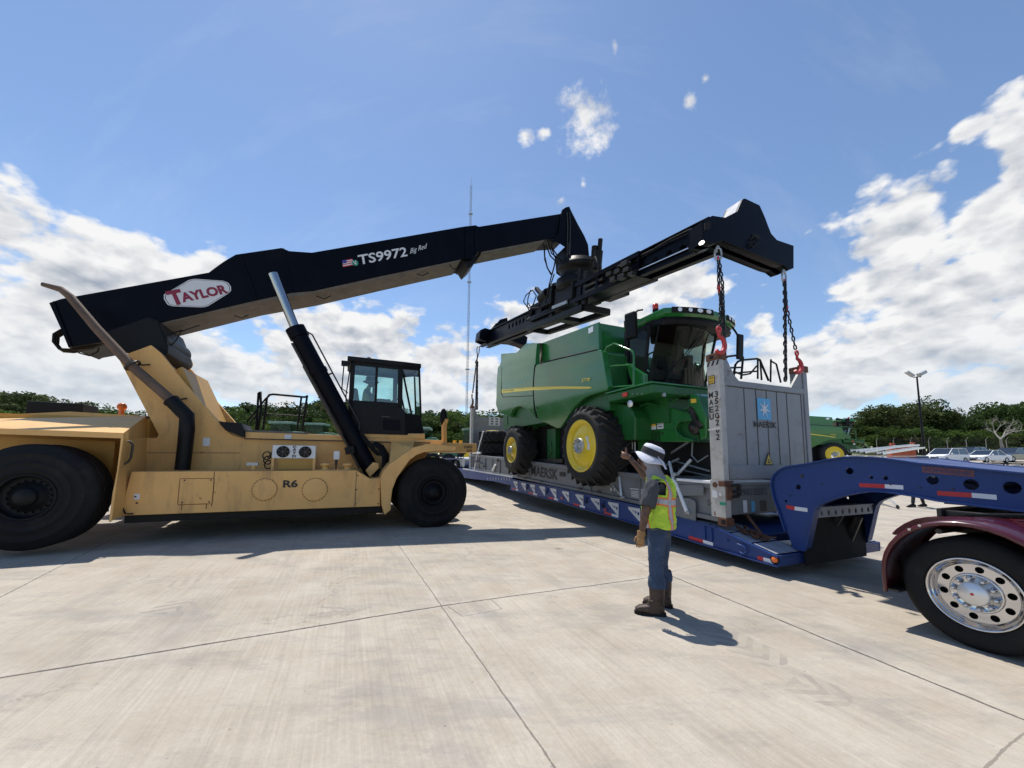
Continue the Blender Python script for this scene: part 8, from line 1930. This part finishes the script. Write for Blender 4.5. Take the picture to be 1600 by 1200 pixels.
        for x, r in ((-w*.3, .8), (w*.34, .55)):
            mb = MB(); mb.lathe([(r*.45, 0), (r*.9, .02), (r, -.08), (r, -.4), (r*.4, -.45)], (x, 0, r), (0, -1, 0), 22); wl = mb.build('wheel', M['rubber'], t); mb = MB(); mb.lathe([(r*.45, 0), (r*.3, -.08), (.01, -.05)], (x, 0, r), (0, -1, 0), 18); mb.build('rim', M['yellow'], wl)
    g = far(722, 30); F = Fr(g, (1, .1, 0), (-.1, 1, 0)); T0 = zat(670, 30)-g.z
    t = thing('tractor', 'green tractor with sloping bonnet between mirror post and rack wall', 'tractor', F, (0, 0, 0), None); mb = MB(); mb.prism([V((-1.5, 0, 1.45)), V((.1, 0, 1.9)), V((.3, 0, 1.9)), V((1.1, 0, 1.5)), V((1.1, 0, 1.0)), V((-1.4, 0, 1.0))], Y_*1.1); mb.build('bonnet', gm, t, bevel=.06)
    mb = MB(); mb.prism([V((0, 0, 1.7)), V((.9, 0, 1.7)), V((.8, 0, T0-.1)), V((.15, 0, T0-.1))], Y_*1.3); mb.build('cab_glass', M['glass_d'], t); mb = MB(); mb.box(-.05, .95, -.05, 1.4, T0-.1, T0); mb.build('roof', gb, t, bevel=.03)
    for x, r in ((-1.0, .6), (.55, .9)):
        mb = MB(); mb.lathe([(r*.45, 0), (r*.9, .02), (r, -.08), (r, -.4), (r*.4, -.45)], (x, -.1, r), (0, -1, 0), 22); wl = mb.build('wheel', M['rubber'], t); mb = MB(); mb.lathe([(r*.45, 0), (r*.3, -.08), (.01, -.05)], (x, -.1, r), (0, -1, 0), 18); mb.build('rim', M['yellow'], wl)
    # bare tree
    Y = 63; g = far(1562, Y); F = Fr(g, (1, 0, 0), (0, 1, 0)); t = thing('bare_tree', 'leafless pale grey tree behind the parked cars', 'tree', F, (0, 0, 0)); random.seed(11); H = zat(638, Y)-g.z
    mb = MB(); tw = MB()
    def grow(p, d, L, r, lvl, mbx):
        n = 4; P = [p]; q = p; dd = V(d)
        for i in range(n): dd = (dd+V((random.uniform(-.14, .14), random.uniform(-.14, .14), random.uniform(-.04, .1)))).normalized(); q = q+dd*L/n; P.append(q)
        mbx.tube(P, [r*(1-.45*i/n) for i in range(n+1)], 5 if lvl > 1 else 8, caps=False)
        if lvl < 4:
            for i in range(3 if lvl < 3 else 4):
                a = random.uniform(0, 6.28); s = dd.orthogonal().normalized(); s = s*math.cos(a)+dd.cross(s)*math.sin(a); nd = (dd*.75+s*random.uniform(.5, .95)+V((0, 0, .08))).normalized(); grow(P[random.choice((2, 3, 4))], nd, L*random.uniform(.62, .8), r*.5, lvl+1, mbx)
    grow(V((.6, 0, 0)), V((-.1, 0, 1)), H*.38, .26, 0, mb); mb.build('trunk', mat('pale_bark', (.34, .32, .28), .9, var=.2), t)
build_bg()

# ------------------------------------------------------------------ trees
def leafmat(name, c1, c2):
    m = bpy.data.materials.new(name); m.use_nodes = True; N = NT(m.node_tree); b = N.n['Principled BSDF']; oi = N.node('ShaderNodeObjectInfo'); gm = N.node('ShaderNodeNewGeometry'); tc = N.node('ShaderNodeTexCoord')
    n1 = N.noise((tc, 3), .55, 3, .6); 
    f = N.math('ADD', N.math('MULTIPLY', (gm, 'Random Per Island'), .6), N.node('ShaderNodeMapRange', {0: n1, 1: .35, 2: .65, 3: 0, 4: .55}), clamp=True)
    c = N.mix(f, c1, c2); k = N.math('MULTIPLY_ADD', (oi, 'Random'), .75, .62); c = N.mix(1.0, c, N.node('ShaderNodeCombineColor', {0: k, 1: k, 2: k}), 'MULTIPLY')
    N.l.new(c.outputs[2], b.inputs['Base Color']); b.inputs['Roughness'].default_value = .6; b.inputs['Specular IOR Level'].default_value = .08
    tr = N.node('ShaderNodeBsdfTranslucent'); N.l.new(c.outputs[2], tr.inputs[0]); mx = N.node('ShaderNodeMixShader', {0: .25, 1: b, 2: tr}); N.l.new(mx.outputs[0], N.n['Material Output'].inputs[0])
    return m
LEAF = [leafmat('dark_green_leaves', (.022, .045, .014), (.075, .12, .03)), leafmat('bright_green_leaves', (.035, .07, .015), (.13, .19, .04)), leafmat('olive_leaves', (.03, .045, .016), (.10, .12, .04))]
BARK = mat('bark', (.12, .095, .07), .9, var=.3)
def tree_proto(k):
    rnd = random.Random(100+k); root = thing('broadleaf_tree', 'x', 'tree', None, (0, 0, 0)); fr, b0 = ROOT[root.name]
    H = 6.0; wide = [1.0, .85, 1.2, .75, 1.05, .9][k % 6]; mb = MB()
    mb.tube([V((0, 0, 0)), V((.1, 0, 1.2)), V((.05, .1, 2.6)), V((0, 0, 4.2))], [.22, .17, .12, .05], 8)
    clumps = []
    for i in range(26):
        a = rnd.uniform(0, 6.28); r = rnd.random()**.6*2.3*wide; z = 1.1+rnd.random()**.8*3.9; z = min(z, 5.6-.28*r*r/wide)+rnd.uniform(-.3, .35)
        c = V((r*math.cos(a), r*math.sin(a), max(z, .7))); clumps.append((c, rnd.uniform(.55, 1.15)))
        if i % 2 == 0: mb.tube([V((0, 0, min(c.z*.6, 3))), c*.6+V((0, 0, .3)), c], [.07, .045, .02], 5, caps=False)
    mb.build('trunk', BARK, root)
    lf = MB(); 
    for c, R in clumps:
        for j in range(190):
            d = V((rnd.gauss(0, 1), rnd.gauss(0, 1), rnd.gauss(0, 1))).normalized(); p = c+V((d.x*R, d.y*R, d.z*R*.72))*(rnd.random()**.35)
            s = rnd.uniform(.07, .17); u = V((rnd.gauss(0, 1), rnd.gauss(0, 1), rnd.gauss(0, .6))).normalized(); w = u.orthogonal().normalized(); w = (w*math.cos(rnd.random()*3)+u.cross(w)*math.sin(rnd.random()*3))
            lf.add([p-u*s, p-w*s*.6, p+u*s, p+w*s*.6], [(0, 1, 2, 3)])
    me = bpy.data.meshes.new('crown'); me.from_pydata(lf.v, [], lf.f); me.materials.append(LEAF[k % 3]); o = bpy.data.objects.new('crown', me); COL.objects.link(o); o.parent = root; ROOT[o.name] = ROOT[root.name]
    return root
def plant_trees():
    protos = [tree_proto(k) for k in range(6)]; used = [False]*6; rnd = random.Random(4); kinds = {0: 'dark green', 1: 'bright green', 2: 'olive green'}
    G = 'broadleaf trees along the edge of the yard'
    def put(px, Y, top, sx=1.0, k=None, bury=0.0):
        k = rnd.randrange(6) if k is None else k; k_ = k
        o = protos[k] if not used[k] else copy_tree(protos[k]); used[k] = True
        g = far(px, Y); h = zat(top, Y)-g.z; s = max(h/5.75, .15); o.location = (g.x, g.y, g.z-bury); o.scale = (s*sx, s*sx, s); o.rotation_euler = (0, 0, rnd.uniform(0, 6.28)); o['group'] = G
        zone = 'behind the rear hood' if px < 250 else 'behind the black handrail' if px < 500 else 'behind the stacker cab' if px < 640 else 'left of the rack wall' if px < 800 else 'hidden behind the combine' if px < 1240 else 'behind the second combine' if px < 1375 else 'around the lamp post' if px < 1470 else 'behind the parked cars'
        row = 'back' if Y > 68 else 'front' if Y < 58 else 'middle'
        if k != k_: row = 'tall '+row if top < 636 else row
        o['label'] = kinds[k % 3]+(' spreading' if k in (2, 4) else ' narrow' if k in (1, 3) else ' round')+' tree, '+row+' row '+zone
        return o
    # outline of the tree line, px -> top
    prof = [(-60, 612), (0, 618), (40, 622), (75, 632), (110, 640), (140, 636), (180, 641), (225, 645), (300, 640), (350, 634), (375, 628), (420, 632), (470, 634), (505, 624), (530, 622), (560, 630), (600, 636), (665, 642), (700, 641), (722, 640), (760, 640), (800, 640), (1000, 640), (1200, 650), (1262, 655), (1285, 648), (1300, 652), (1335, 650), (1355, 642), (1375, 636), (1400, 632), (1440, 634), (1480, 640), (1500, 638), (1530, 633), (1560, 628), (1600, 622), (1660, 615)]
    def top(px):
        for (a, ta), (b, tb) in zip(prof, prof[1:]):
            if a <= px <= b: return ta+(tb-ta)*(px-a)/(b-a)
        return prof[-1][1] if px > 0 else prof[0][1]
    px = -70
    while px < 1680:
        hidden = 830 < px < 1240
        Y = 74+rnd.uniform(-3, 6) if px > 800 else 56+rnd.uniform(-4, 8)
        put(px, Y+10, top(px)+rnd.uniform(-9, 5), rnd.uniform(.8, 1.3)); 
        if not hidden:
            put(px+rnd.uniform(8, 18), Y, top(px)+rnd.uniform(3, 20), rnd.uniform(1.05, 1.3))
            if px > 1240 or px < 700: put(px+rnd.uniform(0, 18), Y-6, top(px)+rnd.uniform(22, 34), rnd.uniform(1.3, 1.7), k=rnd.choice((1, 4, 0)))
        px += rnd.uniform(20, 27) if not hidden else 60
    # taller crowns standing above the line
    for px, tp, sx, k in ((1412, 621, 1.15, 2), (1395, 625, .9, 5), (1462, 614, .75, 3), (1478, 632, .7, 5), (1596, 607, .9, 0), (722, 636, .8, 0), (15, 614, 1.2, 2), (520, 620, 1.0, 0)): put(px, 72, tp, sx, k)
    # bushes left, near
    for px, tp in ((10, 642), (35, 645), (60, 648)): put(px, 34, tp, 1.6, 0)
plant_trees()
for o in bpy.data.objects: 
    if o.get('label') == 'x': bpy.data.objects.remove(o)
